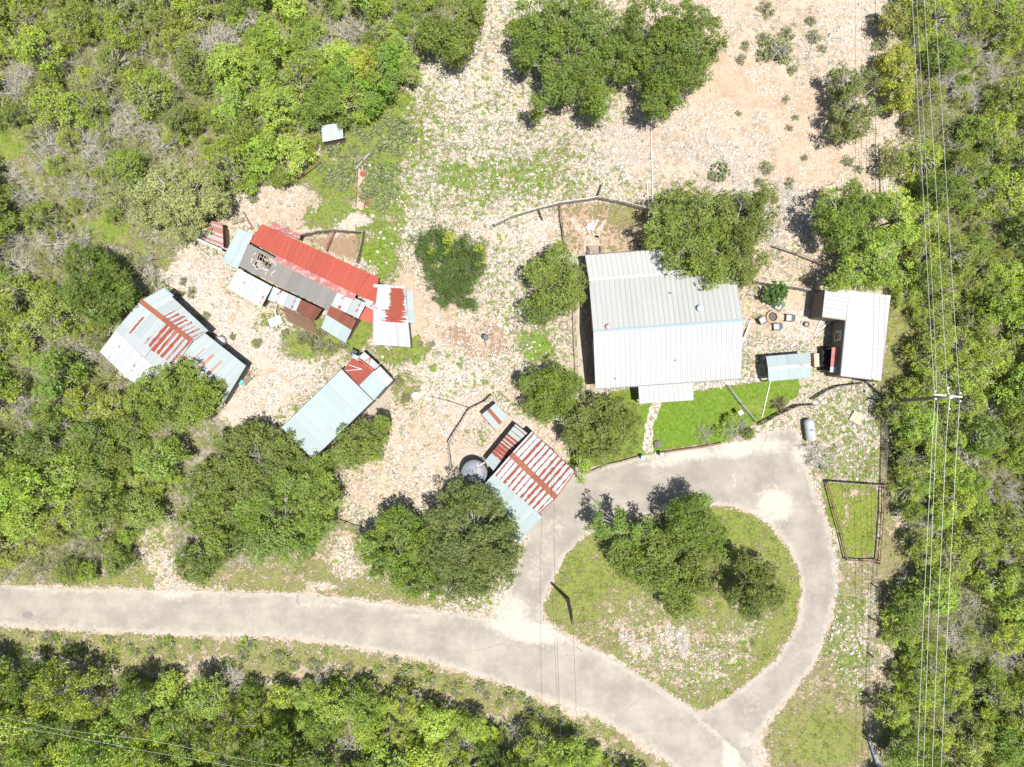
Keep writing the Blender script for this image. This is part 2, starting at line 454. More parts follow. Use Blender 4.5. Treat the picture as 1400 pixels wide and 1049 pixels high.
def paint(shape, soft=14, wob=1.0, **vals):
    """shape: polygon list, or ('e', cx, cy, rx, ry, angle)"""
    if isinstance(shape, tuple) and shape[0] == 'e':
        _, cx, cy, rx, ry, an = shape
        a = math.radians(an); dx, dy = PXg - cx, PYg - cy
        x = dx * math.cos(a) + dy * math.sin(a); y = -dx * math.sin(a) + dy * math.cos(a)
        d = (np.hypot(x / rx, y / ry) - 1) * min(rx, ry)
    else: d = sdist(PXg, PYg, np.array(shape, float))
    d = d + WOB * wob
    m = np.clip(.5 - d / (2 * soft), 0, 1); m = m * m * (3 - 2 * m)
    for k, v in vals.items(): CH[k] = CH[k] * (1 - m) + v * m
E = lambda cx, cy, rx, ry, an=0: ('e', cx, cy, rx, ry, an)

# north-east slope: orange tan earth with grey stones
paint([(860, -160), (1240, -160), (1215, 330), (1060, 340), (1060, 250), (900, 240), (860, 160)], 30, green=.10, rock=.36, sand=.85, brown=.15, grey=.3)
paint(E(1010, 200, 110, 45, -10), 25, grey=.6, rock=.6, sand=.6)
paint(E(1080, 60, 70, 45), 25, grey=.5, green=.22, dry=.7, sand=.5)
paint(E(1180, 30, 60, 40), 25, rock=.7, grey=.3, sand=.6)
paint(E(900, 200, 150, 40, 5), 25, grey=.5, rock=.7, green=.12)
paint(E(1120, 200, 70, 70), 25, sand=1.0, rock=.28, green=.06, grey=.15)
paint(E(1000, 120, 70, 50), 25, sand=1.0, rock=.26, green=.05, grey=.15)
paint(E(1180, 250, 40, 60), 20, rock=.6, green=.2)
paint(E(1080, 300, 40, 50), 15, grey=.7, rock=.75, sand=.4)
# north centre
paint(E(690, 40, 60, 90), 25, green=.3, rock=.7, sand=.45)
paint(E(620, 120, 90, 45, -20), 25, green=.25, rock=.85, sand=.4)
paint(E(690, 180, 110, 60), 25, green=.34, rock=.85, sand=.35)
paint(E(790, 150, 90, 25), 15, green=.25, sand=.7, rock=.6)
paint(E(685, 245, 100, 30, -8), 20, green=.5, rock=.8, lush=0.56, brown=.4)
paint(E(735, 243, 32, 16), 12, green=.55, lush=0.68)
paint(E(620, 240, 30, 22), 10, green=.6, lush=0.60)
paint(E(560, 190, 50, 70, 10), 25, green=.45, rock=.75, lush=0.22)
paint(E(505, 195, 55, 50), 20, green=.72, rock=.3, lush=0.26, dry=.2)
paint([(475, 165), (500, 145), (545, 118), (555, 135), (530, 160), (490, 190)], 10, green=.95, rock=.1, lush=0.41)
paint(E(455, 245, 45, 40), 15, green=.66, rock=.2, lush=0.45)
paint(E(420, 230, 30, 18, -30), 8, green=.9, rock=.15, lush=0.60)
paint([(330, 262), (400, 250), (440, 262), (430, 300), (400, 320), (330, 300), (312, 330), (290, 320), (300, 290)], 12, green=.1, rock=.35, sand=.75, brown=.1)
paint(E(450, 290, 30, 26), 8, green=.72, rock=.3, lush=0.56)
paint(E(520, 270, 30, 50), 15, green=.65, rock=.5, lush=0.38)
paint(E(520, 350, 22, 40), 10, green=.7, rock=.55, lush=0.41)
paint(E(470, 305, 25, 8, -10), 5, green=.05, rock=.95)
paint([(413, 325), (498, 320), (491, 362), (450, 345)], 5, .3, green=.12, rock=.1, brown=.75, sand=.6)
paint(E(496, 345, 8, 20), 4, green=.8, lush=0.45)
paint([(488, 215), (500, 212), (502, 285), (491, 285)], 3, .2, green=.05, rock=.2, sand=.8, brown=.35)
# track between the sheds
paint([(215, 372), (262, 325), (300, 345), (310, 395), (360, 430), (420, 445), (400, 490), (480, 470), (450, 500), (390, 560), (330, 600), (300, 620), (262, 640), (268, 590), (300, 560), (345, 520), (335, 495), (280, 450)], 10, green=.12, rock=.7, sand=.4, brown=.05)
paint(E(280, 400, 20, 60, -38), 12, rock=.9, green=.15)
paint(E(430, 468, 45, 24), 14, green=.75, rock=.3, lush=0.22, dry=.5)
paint(E(490, 455, 30, 14, -25), 8, green=.8, rock=.3, lush=0.45)
paint(E(380, 440, 25, 12), 8, green=.5, dry=.5)
paint([(262, 590), (290, 590), (262, 650), (240, 690), (225, 720), (240, 770), (260, 800), (215, 806), (205, 760), (200, 735), (232, 690)], 8, green=.42, rock=.45, sand=.7, dry=.6)
paint(E(225, 780, 18, 25), 8, green=.25, rock=.6, dry=.6)
# yard centre
paint(E(590, 440, 40, 50), 18, green=.12, rock=.5, sand=.8, brown=.2)
paint(E(560, 430, 14, 45, -5), 8, green=.04, rock=.2, sand=.85)
paint(E(540, 480, 40, 12), 8, green=.8, rock=.2, lush=0.38)
paint(E(650, 460, 45, 26, 8), 12, green=.08, rock=.4, brown=.85, sand=.6)
paint(E(640, 520, 80, 30), 20, green=.28, rock=.8, sand=.5)
paint(E(735, 470, 28, 24), 10, green=.65, lush=0.75, rock=.6)
paint(E(590, 530, 40, 30), 14, rock=.8, green=.25, sand=.5)
paint(E(550, 535, 20, 22), 8, green=.5, dry=.5, rock=.3)
paint(E(560, 620, 70, 60), 25, green=.17, rock=.55, sand=.75, brown=.2)
paint(E(520, 660, 50, 40), 20, green=.2, rock=.5, sand=.8, brown=.15)
paint(E(640, 570, 30, 25), 10, rock=.6, sand=.6, green=.08)
paint(E(690, 600, 25, 30), 10, rock=.3, sand=.6, green=.03)
paint(E(635, 635, 32, 28), 5, .2, green=.02, rock=.15, sand=.35, brown=.3)
paint(E(735, 600, 35, 30), 12, rock=.4, sand=.7, green=.12)
paint(E(700, 330, 55, 45), 16, rock=.85, green=.25, sand=.4)
paint(E(690, 400, 30, 45), 14, rock=.8, green=.35)
paint(E(750, 320, 20, 25), 8, rock=.7, green=.1, sand=.6)
# behind the house
paint([(768, 285), (818, 277), (888, 292), (880, 345), (800, 352), (775, 340)], 5, .35, green=.28, rock=.08, sand=1.0, brown=.5, dry=.7)
paint(E(845, 298, 26, 14), 12, green=.58, lush=0.38); paint(E(790, 290, 22, 8), 8, green=.45, lush=0.22)
paint(E(800, 305, 12, 10), 5, brown=.5, green=.1)
paint(E(775, 480, 14, 60), 8, green=.3, rock=.4, sand=.6, dry=.5)
paint([(803, 380), (812, 380), (818, 535), (804, 535), (799, 450)], 3, .2, brown=.6, rock=.1, green=.1, litter=.4)
# east yard
paint([(1012, 330), (1130, 362), (1125, 400), (1112, 440), (1112, 480), (1050, 485), (1018, 480), (1012, 440), (1004, 380)], 6, .4, green=.25, rock=.4, sand=.85, brown=.15, dry=.55)
paint(E(1090, 440, 22, 18), 8, rock=.85, green=.1, sand=.4); paint(E(1090, 405, 16, 12), 8, rock=.2, green=.05, sand=.7)
paint([(1014, 462), (1110, 470), (1115, 490), (1050, 490), (1040, 512), (1014, 516)], 6, .4, green=.35, rock=.75, sand=.3, dry=.6)
paint([(1095, 518), (1150, 516), (1180, 524), (1130, 532), (1112, 560), (1098, 590), (1085, 585), (1055, 592), (1020, 603), (1000, 602), (1060, 568), (1090, 545)], 6, .4, green=.3, rock=.65, sand=.3, dry=.7)
paint(ROCKY, 5, .4, green=.42, rock=.88, sand=.3, dry=.35, lush=0.19)
paint(E(1150, 640, 40, 18), 8, green=.5, rock=.5, dry=.6)
paint([(1085, 590), (1112, 600), (1127, 660), (1152, 764), (1145, 800), (1138, 750), (1120, 690), (1108, 650)], 5, .3, green=.35, rock=.6, sand=.5, dry=.6)
paint(PLOT, 3, .2, green=.74, rock=.08, lush=0.26, dry=.25, sand=.8)
paint(E(1170, 675, 26, 9), 5, green=.3, rock=.3); paint(E(1190, 705, 9, 9), 4, green=.2); paint(E(1158, 705, 5, 12), 4, green=.2)
paint(E(1178, 720, 14, 34), 9, lush=0.11, dry=0.0, green=.97); paint(E(1142, 690, 8, 20), 4, lush=0.11, dry=0.0, green=.95)
# between fence and eastern wood, and south of the loop
paint([(1205, 525), (1235, 520), (1215, 560), (1214, 680), (1236, 740), (1236, 800), (1212, 850), (1230, 910), (1195, 950), (1190, 1000), (1204, 1100), (1060, 1100), (1032, 1020), (1060, 978), (1115, 906), (1142, 800), (1152, 766), (1198, 766)], 8, .5, green=.52, rock=.22, sand=.6, dry=.72, lush=0.22)
paint(E(1215, 620, 9, 100), 5, dry=.9, green=.7, rock=.15)
paint(E(1170, 880, 40, 60), 18, rock=.78, green=.5, dry=.6); paint(E(1188, 830, 8, 50), 6, rock=.7, green=.3)
paint(E(1220, 780, 18, 50), 10, dry=1.0, green=.6, rock=.2); paint(E(1205, 900, 18, 70), 10, dry=1, green=.4, rock=.35, litter=.2)
paint(E(1120, 1010, 50, 40), 18, green=.75, rock=.3, dry=.55, lush=0.22)
# island
paint(ISLAND, 3, .2, green=.60, rock=.22, sand=.6, dry=.42, lush=0.22, brown=.25)
paint(E(905, 885, 90, 50, 20), 26, .8, green=.40, rock=.42, sand=.7, dry=.6, lush=0.22, brown=.3)
paint(E(985, 900, 60, 30, -45), 16, .8, green=.42, rock=.5, sand=.8, dry=.6)
paint(E(1000, 720, 50, 24), 16, green=.72, lush=0.38); paint(E(790, 780, 34, 40), 18, green=.72, lush=0.41); paint(E(1075, 790, 16, 60), 10, green=.68, lush=0.30)
for q in ((852, 872), (866, 882), (882, 885), (916, 862), (932, 870), (935, 888)): paint(E(q[0], q[1], 5, 11, -12), 3, .2, grey=.9, rock=.95, green=.05)
paint(LAWN, 2, .12, green=1.0, rock=0.0, lush=1.0, dry=.12, brown=0, sand=.3)
paint(LAWN2, 3, .2, green=.9, rock=.05, lush=0.60, dry=.1)
paint(E(1040, 550, 34, 18, -25), 12, lush=0.60, dry=.35, green=.9)
# road verges
paint([(-200, 775), (100, 790), (200, 770), (215, 806), (-200, 800)], 6, .4, green=.56, rock=.12, dry=.5, brown=.25, sand=.6)
paint([(262, 800), (300, 760), (380, 770), (440, 745), (470, 710), (500, 750), (500, 790), (560, 810), (620, 836), (520, 826), (330, 810)], 8, .5, green=.56, rock=.14, dry=.62, brown=.25, lush=0.30, sand=.6)
paint(E(470, 770, 26, 30), 10, rock=.5, green=.25, sand=.8); paint(E(450, 800, 22, 8), 5, rock=.5, green=.15, sand=.7)
paint([(-200, 850), (0, 856), (230, 867), (430, 877), (600, 905), (720, 945), (850, 998), (930, 1060), (960, 1190), (880, 1060), (830, 1020), (700, 985), (560, 945), (420, 930), (250, 922), (120, 905), (60, 893), (-200, 893)], 7, .5, green=.54, rock=.14, dry=.62, brown=.25, lush=0.22, sand=.5, grey=.3)
paint(E(280, 905, 40, 16), 10, green=.3, litter=.5, dry=.8, grey=.5); paint(E(430, 915, 30, 12), 8, green=.3, litter=.5, grey=.5)
paint([(1214, 392), (1262, 392), (1264, 470), (1245, 520), (1208, 524)], 6, .5, green=.62, rock=.1, dry=.6, sand=.5, lush=.3)
# wood floors
for W in (WOOD_NW, WOOD_E, WOOD_S): paint(W, 8, .6, green=.45, rock=.12, sand=.4, litter=.75, brown=.5, dry=.55, lush=0.15)
paint([(228, 570), (300, 575), (360, 590), (440, 600), (470, 640), (465, 720), (420, 760), (340, 775), (250, 800), (235, 740)], 10, .5, litter=.7, green=.4, rock=.12, brown=.5)
paint(GAP, 10, 1.0, green=.62, rock=.2, litter=.1, lush=0.38, dry=.45)
paint(E(15, 190, 22, 14), 8, lush=0.68, green=1, litter=0); paint(E(150, 318, 22, 9), 6, lush=0.60, green=1)
for c in ((740, 540), (765, 390), (820, 590), (640, 740), (545, 745), (490, 610), (950, 310), (780, 60), (920, 80), (620, 360), (930, 780), (1030, 810), (870, 735)):
    paint(E(c[0], c[1], 38, 34), 12, litter=.35, rock=.35, dry=.5)
# crumbling pale shoulder beside every paved edge
dr = np.minimum(np.abs(sdist(PXg, PYg, smooth_poly(ROAD))), np.minimum(np.abs(sdist(PXg, PYg, smooth_poly(DRIVE))), np.abs(sdist(PXg, PYg, smooth_poly(ISLAND)))))
m = np.clip(1 - (dr + WOB * .3) / 5.0, 0, 1)
for k, v in dict(green=.12, rock=.35, sand=.25, litter=0, brown=0).items(): CH[k] = CH[k] * (1 - m) + v * m
for (x, y, rx, ry, an) in ((700, 862, 48, 16, 8), (430, 872, 60, 5, 6), (600, 902, 60, 6, 14), (740, 950, 70, 9, 22), (860, 1000, 40, 9, 35), (240, 805, 26, 8, 0), (1030, 1020, 16, 34, 0)):
    paint(E(x, y, rx, ry, an), 5, .5, green=.05, rock=.3, sand=.15, litter=0)
far = np.clip((np.maximum(np.abs(GX) - 62, np.abs(GY) - 48)) / 6, 0, 1)
for k, v in dict(green=.7, rock=.1, litter=.4).items(): CH[k] = CH[k] * (1 - far) + v * far

def ground_material():
    t = NT('rocky_ground')
    p = t.geo()
    A = t.n('ShaderNodeSeparateColor'); t.l(t.attr('cover_a').outputs['Color'], A.inputs[0])
    B = t.n('ShaderNodeSeparateColor'); t.l(t.attr('cover_b').outputs['Color'], B.inputs[0])
    Cc = t.n('ShaderNodeSeparateColor'); t.l(t.attr('cover_c').outputs['Color'], Cc.inputs[0])
    green, rock, sand = A.outputs[0], A.outputs[1], A.outputs[2]
    brown, litter, lush = B.outputs[0], B.outputs[1], B.outputs[2]
    grey, dry = Cc.outputs[0], Cc.outputs[1]
    n0 = t.noise(p, .22, 4, .6); n1 = t.noise(p, .9, 6, .65); n2 = t.noise(p, 3.2, 6, .7); n3 = t.noise(p, 11, 4, .7)
    soil = t.mix(sand, (.47, .39, .30), (.54, .41, .29))
    soil = t.mix(t.step(n1, .3, .75), soil, t.mix(sand, (.70, .63, .55), (.68, .56, .44)))
    soil = t.mix(t.math('MULTIPLY', t.step(n3, .45, .65), .6), soil, (.33, .245, .165))
    bm = t.step(t.math('ADD', brown, t.math('MULTIPLY', t.math('SUBTRACT', n2, .5), 1.1)), .3, .75)
    soil = t.mix(t.math('MULTIPLY', bm, .85), soil, t.mix(n3, (.25, .155, .095), (.42, .29, .19)))
    gm = t.step(t.math('ADD', grey, t.math('MULTIPLY', t.math('SUBTRACT', n1, .5), 1.4)), .35, .8)
    soil = t.mix(t.math('MULTIPLY', gm, .6), soil, t.mix(n3, (.25, .23, .20), (.44, .41, .37)))
    lm = t.step(t.math('ADD', litter, t.math('MULTIPLY', t.math('SUBTRACT', n2, .5), .8)), .2, .7)
    soil = t.mix(lm, soil, t.mix(n3, (.22, .20, .15), (.52, .47, .39)))
    # grass and weeds
    gv = t.math('ADD', green, t.math('ADD', t.math('MULTIPLY', t.math('SUBTRACT', n1, .5), 1.7), t.math('ADD', t.math('MULTIPLY', t.math('SUBTRACT', n2, .5), 1.5), t.math('MULTIPLY', t.math('SUBTRACT', n3, .5), 1.5))))
    gmask = t.step(gv, .38, .56)
    gc = t.mix(t.step(n2, .3, .7), (.19, .245, .04), (.42, .46, .11))
    gl = t.mix(t.step(n2, .3, .7), (.12, .25, .025), (.27, .42, .055))
    gc = t.mix(lush, gc, gl)
    gc = t.mix(t.math('MULTIPLY', t.step(n1, .5, .68), .5), gc, (.36, .38, .11))
    gd = t.mix(n3, (.30, .28, .11), (.52, .46, .25))
    gc = t.mix(t.step(t.math('ADD', dry, t.math('MULTIPLY', t.math('SUBTRACT', n1, .5), 1.3)), .35, .95), gc, gd)
    gc = t.mix(t.math('MULTIPLY', t.step(n3, .42, .6), .4), gc, (.085, .12, .02))
    c = t.mix(gmask, soil, gc)
    # limestone rubble in three sizes
    wp = t.n('ShaderNodeVectorMath', operation='ADD'); t.l(p, wp.inputs[0])
    nz = t.n('ShaderNodeTexNoise'); nz.inputs['Scale'].default_value = 5.0; t.l(p, nz.inputs['Vector'])
    sc_ = t.n('ShaderNodeVectorMath', operation='SCALE'); t.l(nz.outputs['Color'], sc_.inputs[0]); sc_.inputs['Scale'].default_value = .22
    t.l(sc_.outputs[0], wp.inputs[1]); wv = wp.outputs[0]
    hsum = None
    rk = t.step(rock, .12, .4)
    c = t.mix(t.math('MULTIPLY', t.math('MULTIPLY', rk, t.step(t.noise(p, 2.0, 5, .7), .42, .62)), .6), c, t.mix(n3, (.27, .195, .13), (.40, .31, .22)))
    nA = t.noise(p, .16, 8, .68); nB = t.noise(p, .42, 7, .7)
    bare = t.step(nB, .50, .60)
    c = t.mix(t.math('MULTIPLY', t.math('MULTIPLY', bare, rk), t.math('SUBTRACT', .8, t.math('MULTIPLY', gmask, .8))), c, t.mix(sand, t.mix(n2, (.58, .50, .41), (.76, .69, .61)), t.mix(n2, (.55, .42, .31), (.72, .60, .48))))
    for sc, bias, k in ((8.2, .04, 2), (4.6, -.06, 1), (2.6, -.36, 0)):
        v = t.vor(wv, sc); sp = t.n('ShaderNodeSeparateColor'); t.l(v.outputs['Color'], sp.inputs[0])
        pres = t.math('MULTIPLY', rk, t.math('LESS_THAN', sp.outputs[0], t.math('ADD', t.math('MULTIPLY_ADD', rock, .95, bias), t.math('SUBTRACT', t.math('ADD', t.math('MULTIPLY', t.math('SUBTRACT', n1, .5), 1.3), t.math('MULTIPLY', t.math('SUBTRACT', nA, .5), 1.9)), t.math('ADD', t.math('MULTIPLY', bare, .55), t.math('MULTIPLY', gmask, .45))))))
        pres = t.math('GREATER_THAN', pres, .5)
        rad = t.math('MULTIPLY_ADD', sp.outputs[1], .22, .34)
        inside = t.step(t.math('SUBTRACT', rad, v.outputs['Distance']), -.02, .05)
        mk = t.math('MULTIPLY', pres, inside)
        sc1 = t.mix(sp.outputs[2], (.74, .69, .62), (.95, .92, .87))
        sc1 = t.mix(t.math('MULTIPLY', t.math('MULTIPLY', grey, t.math('GREATER_THAN', sp.outputs[1], .45)), 1.0), sc1, (.36, .345, .32))
        sc1 = t.mix(t.math('MULTIPLY', t.step(n3, .5, .7), .3), sc1, (.48, .41, .33))
        c = t.mix(mk, c, sc1)
        hh = t.math('MULTIPLY', mk, t.math('SUBTRACT', rad, v.outputs['Distance']))
        hh = t.math('MULTIPLY', hh, .9 / sc)
        hsum = hh if hsum is None else t.math('MAXIMUM', hsum, hh)
    n4 = t.noise(p, 2.3, 3, .55)
    g2 = t.math('ADD', t.math('MULTIPLY', green, 1.0), t.math('ADD', t.math('MULTIPLY', t.math('SUBTRACT', n4, .5), 2.9), t.math('MULTIPLY', t.math('SUBTRACT', nB, .5), 1.4)))
    g2m = t.math('MULTIPLY', t.step(g2, .545, .60), t.math('MULTIPLY', t.step(green, .12, .25), t.step(rock, .2, .48)))
    c = t.mix(t.math('MULTIPLY', g2m, .9), c, t.mix(t.math('MULTIPLY', n3, .6), gl, gc))
    hgt = t.math('ADD', hsum, t.math('MULTIPLY', t.math('MULTIPLY', n3, gmask), .10))
    hgt = t.math('ADD', hgt, t.math('MULTIPLY', n2, .06))
    c = t.mix(1.0, c, (.72, .705, .69), 'MULTIPLY')
    return t.bsdf(c, .95, 0, .1, bump=hgt, bstr=.9, bdist=1.0)

ny, nx = GX.shape
mb = bpy.data.meshes.new('ground')
co = np.stack([GX, GY, np.zeros_like(GX)], -1).reshape(-1, 3)
ii = np.arange(nx * ny).reshape(ny, nx)
Q = np.stack([ii[:-1, :-1], ii[:-1, 1:], ii[1:, 1:], ii[1:, :-1]], -1).reshape(-1, 4)
mb.vertices.add(len(co)); mb.vertices.foreach_set('co', co.reshape(-1).astype(np.float32))
mb.loops.add(Q.size); mb.loops.foreach_set('vertex_index', Q.reshape(-1).astype(np.int32))
mb.polygons.add(len(Q)); mb.polygons.foreach_set('loop_start', np.arange(0, Q.size, 4, dtype=np.int32))
for nm, ks in (('cover_a', ('green', 'rock', 'sand')), ('cover_b', ('brown', 'litter', 'lush')), ('cover_c', ('grey', 'dry', 'dry'))):
    a = mb.attributes.new(nm, 'FLOAT_COLOR', 'POINT')
    v = np.ones((len(co), 4), np.float32)
    for j, k in enumerate(ks): v[:, j] = CH[k].reshape(-1)
    a.data.foreach_set('color', v.reshape(-1))
mb.update(calc_edges=True)
tag(put('ground', mb, ground_material()), 'stony tan and grassy ground of the whole lot', kind='structure')

def sample(ch, px, py):
    """value of a ground channel at a photo pixel"""
    w = P(px, py); j = int(np.clip(np.searchsorted(gx, w.x), 1, nx - 1)); i = int(np.clip(np.searchsorted(gy, w.y), 1, ny - 1))
    return CH[ch][i, j]

# ------------------------------------------------------------------ paved sheets
def sheet(name, outline, z, mat, kind='structure', holes=(), grid=1.0, jitter=.10, smooth=True, thick=0.0, attrs=None, label=None, step=4.0):
    rr = np.random.default_rng(len(name) * 7 + 3)
    loops = []
    for L in [outline] + list(holes):
        q = smooth_poly(L, True, step) if smooth else np.array(L, float)
        w = np.array([P(a, b)[:2] for a, b in q]); w = w + rr.normal(size=w.shape) * jitter * .5
        loops.append(w)
    vs, es = [], []
    for w in loops:
        b = len(vs); vs += [Vector(x) for x in w]; es += [(b + i, b + (i + 1) % len(w)) for i in range(len(w))]
    allw = loops[0]
    if grid:
        X, Y = np.meshgrid(np.arange(allw[:, 0].min(), allw[:, 0].max(), grid), np.arange(allw[:, 1].min(), allw[:, 1].max(), grid))
        X = X.ravel() + rr.normal(size=X.size) * .05; Y = Y.ravel() + rr.normal(size=Y.size) * .05
        d = sdist(X, Y, allw); ok = d < -.25
        for h in loops[1:]: ok &= sdist(X, Y, h) > .25
        vs += [Vector((x, y)) for x, y in zip(X[ok], Y[ok])]
    r = delaunay_2d_cdt(vs, es, [], 0, 1e-5)
    V = np.array([list(x) for x in r[0]]); F = [list(f) for f in r[2]]
    cx = np.array([V[f].mean(0) for f in F])
    ok = pip(cx[:, 0], cx[:, 1], loops[0])
    for h in loops[1:]: ok &= ~pip(cx[:, 0], cx[:, 1], h)
    F = [f for f, k in zip(F, ok) if k]
    v3 = [(x, y, z) for x, y in V]
    me = bpy.data.meshes.new(name); me.from_pydata(v3, [], F)
    if attrs:
        vx, vy = PIX(V[:, 0], V[:, 1], 0.0)
        a = me.attributes.new('wear', 'FLOAT_COLOR', 'POINT')
        c = np.ones((len(V), 4), np.float32); c[:, :3] = 0
        for j, blobs in enumerate(attrs):
            for (x, y, rx, ry, an, val) in blobs:
                an = math.radians(an); dx, dy = vx - x, vy - y
                X_ = dx * math.cos(an) + dy * math.sin(an); Y_ = -dx * math.sin(an) + dy * math.cos(an)
                c[:, j] = np.maximum(c[:, j], val * np.clip(1.5 - np.hypot(X_ / rx, Y_ / ry), 0, 1))
        edge = np.clip(1 - np.abs(np.minimum.reduce([np.abs(sdist(V[:, 0], V[:, 1], L)) for L in loops])) / .9, 0, 1)
        c[:, 2] = edge
        a.data.foreach_set('color', c.reshape(-1))
    me.update()
    o = put(name, me, mat); tag(o, label, kind=kind)
    if thick:
        s = o.modifiers.new('thickness', 'SOLIDIFY'); s.thickness = thick; s.offset = -1
    return o

def pave_mat(name, base, pale=(.60, .565, .51), ang=0.1):
    t = NT(name); p = t.geo()
    w = t.n('ShaderNodeSeparateColor'); t.l(t.attr('wear').outputs['Color'], w.inputs[0])
    n1 = t.noise(p, .35, 6, .65); n2 = t.noise(p, 2.2, 6, .7); n3 = t.noise(p, 26, 3, .8)
    mp = t.n('ShaderNodeMapping'); mp.inputs['Rotation'].default_value = (0, 0, ang); mp.inputs['Scale'].default_value = (.12, 1.6, 1); t.l(p, mp.inputs[0])
    st = t.noise(mp.outputs[0], 1.0, 5, .6)
    c = t.mix(t.step(n1, .3, .7), tuple(x * .80 for x in base), tuple(x * 1.2 for x in base))
    c = t.mix(t.math('MULTIPLY', t.step(st, .4, .7), .3), c, tuple(x * .82 for x in base))
    c = t.mix(t.math('MULTIPLY', t.step(n2, .48, .70), .4), c, tuple(x * 1.25 for x in base))
    sp = t.step(n3, .35, .7)
    c = t.mix(t.math('MULTIPLY', sp, .22), c, tuple(x * .7 for x in base))
    pm = t.step(t.math('ADD', w.outputs[0], t.math('MULTIPLY', t.math('SUBTRACT', n2, .5), 1.0)), .3, .8)
    c = t.mix(pm, c, t.mix(n2, tuple(x * .93 for x in pale), pale))
    em = t.step(t.math('ADD', w.outputs[2], t.math('MULTIPLY', t.math('SUBTRACT', n2, .5), 1.4)), .45, .95)
    c = t.mix(t.math('MULTIPLY', em, .4), c, pale)
    dm = t.step(t.math('ADD', w.outputs[1], t.math('MULTIPLY', t.math('SUBTRACT', n2, .5), .9)), .35, .75)
    c = t.mix(t.math('MULTIPLY', dm, .6), c, tuple(x * .55 for x in base))
    v = t.vor(p, .16, 'DISTANCE_TO_EDGE')
    nzv = t.math('ADD', v.outputs['Distance'], t.math('MULTIPLY', t.math('SUBTRACT', n2, .5), .05))
    ck = t.math('MULTIPLY', t.math('LESS_THAN', t.math('ABSOLUTE', nzv), .0035), t.step(n1, .5, .6))
    c = t.mix(t.math('MULTIPLY', ck, .55), c, tuple(x * .5 for x in base))
    return t.bsdf(c, .9, 0, .2, bump=n3, bstr=.35, bdist=.012)

M_ROAD = pave_mat('chip_seal_road', (.305, .275, .234), (.44, .40, .345), ang=.1)
M_DRIVE = pave_mat('driveway_paving', (.288, .260, .222), (.44, .40, .345), ang=.05)
road_pale = [(720, 862, 60, 16, 12, 1.0), (240, 815, 30, 10, 0, .7), (330, 850, 30, 8, 0, .5), (430, 825, 60, 8, 5, .55), (730, 920, 14, 6, 0, .8), (1000, 1040, 16, 40, 0, .8), (560, 840, 60, 5, 8, .5), (985, 985, 20, 10, 30, .6)]
sheet('road', ROAD, .024, M_ROAD, attrs=[road_pale, [(400, 845, 150, 6, 3, .22), (600, 868, 90, 6, 9, .25), (850, 945, 80, 6, 32, .2)]], label='pale grey country road', jitter=.16)
drive_pale = [(930, 625, 60, 10, -8, .9), (1010, 612, 36, 16, -10, .9), (1060, 690, 30, 26, 30, .85), (1045, 610, 40, 12, 0, .8), (1095, 630, 10, 28, -10, .75), (905, 640, 14, 6, 0, .7), (700, 840, 30, 30, 0, .75), (735, 770, 22, 40, 20, .45),
              (1000, 660, 6, 40, 0, .6), (1005, 700, 40, 6, 5, .6), (1030, 960, 20, 30, 40, .4), (1125, 780, 26, 5, 0, .6), (870, 660, 60, 5, -4, .45), (760, 720, 20, 20, 0, .5), (1020, 1010, 16, 20, 0, .6)]
sheet('driveway', DRIVE, .012, M_DRIVE, holes=[ISLAND], attrs=[drive_pale, [(890, 670, 70, 14, -4, .3), (1040, 650, 22, 20, 0, .28), (700, 834, 30, 5, 10, .5), (780, 690, 30, 12, 40, .25), (1090, 720, 20, 30, -30, .2)]], label='grey loop driveway around a grassy island', jitter=.14)
sheet('road_patch', [(31, 838), (36, 836), (43, 837), (46, 841), (43, 845), (36, 846), (31, 843)], .030, simple('fresh_asphalt', (.20, .19, .18), .9, .3, 8), grid=0, label='dark round asphalt patch on the road', jitter=.02)

SLAB_TANK = [(640 + 27 * math.cos(a_ / 12 * 6.283), 638 + 26 * math.sin(a_ / 12 * 6.283)) for a_ in range(12)]
def flag_mat(name, scale, c1, c2, gap=(.40, .33, .25), w=.05):
    t = NT(name); p = t.geo()
    v = t.vor(p, scale); e = t.vor(p, scale, 'DISTANCE_TO_EDGE')
    sp = t.n('ShaderNodeSeparateColor'); t.l(v.outputs['Color'], sp.inputs[0])
    n = t.noise(p, 7, 5, .7)
    c = t.mix(sp.outputs[0], c1, c2); c = t.mix(t.math('MULTIPLY', t.step(n, .45, .7), .5), c, tuple(x * .75 for x in c1))
    c = t.mix(t.step(e.outputs['Distance'], w * .4, w), gap, c)
    return t.bsdf(c, .9, 0, .15, bump=t.step(e.outputs['Distance'], 0, w * 1.6), bstr=.5, bdist=.03)
M_FLAG = flag_mat('limestone_flags', 2.4, (.40, .36, .31), (.56, .53, .48), gap=(.22, .19, .12), w=.11)
tag(sheet('garden_path', GPATH, .05, M_FLAG, grid=0, jitter=.10, thick=.05), 'curved white stone path from porch to gate')
tag(sheet('stone_walk', SPATH, .05, M_FLAG, grid=0, jitter=.08, thick=.05), 'white stone walk along the house and the lawn')
M_CONC = simple('aged_concrete', (.37, .32, .26), .9, .25, 2.2, c2=(.27, .225, .175))
tag(sheet('sidewalk', SWALK, .06, M_CONC, grid=0, jitter=.03, thick=.06), 'tan concrete walk beside the house wall')
tag(sheet('slab', [(800, 322), (818, 322), (821, 341), (797, 344)], .045, M_CONC, grid=0, jitter=.05, thick=.04, smooth=False), 'small tan concrete landing behind the house')
tag(sheet('slab', SLAB_TANK, .05, M_CONC, grid=0, jitter=.03, thick=.04), 'round tan concrete pad under the water tank')
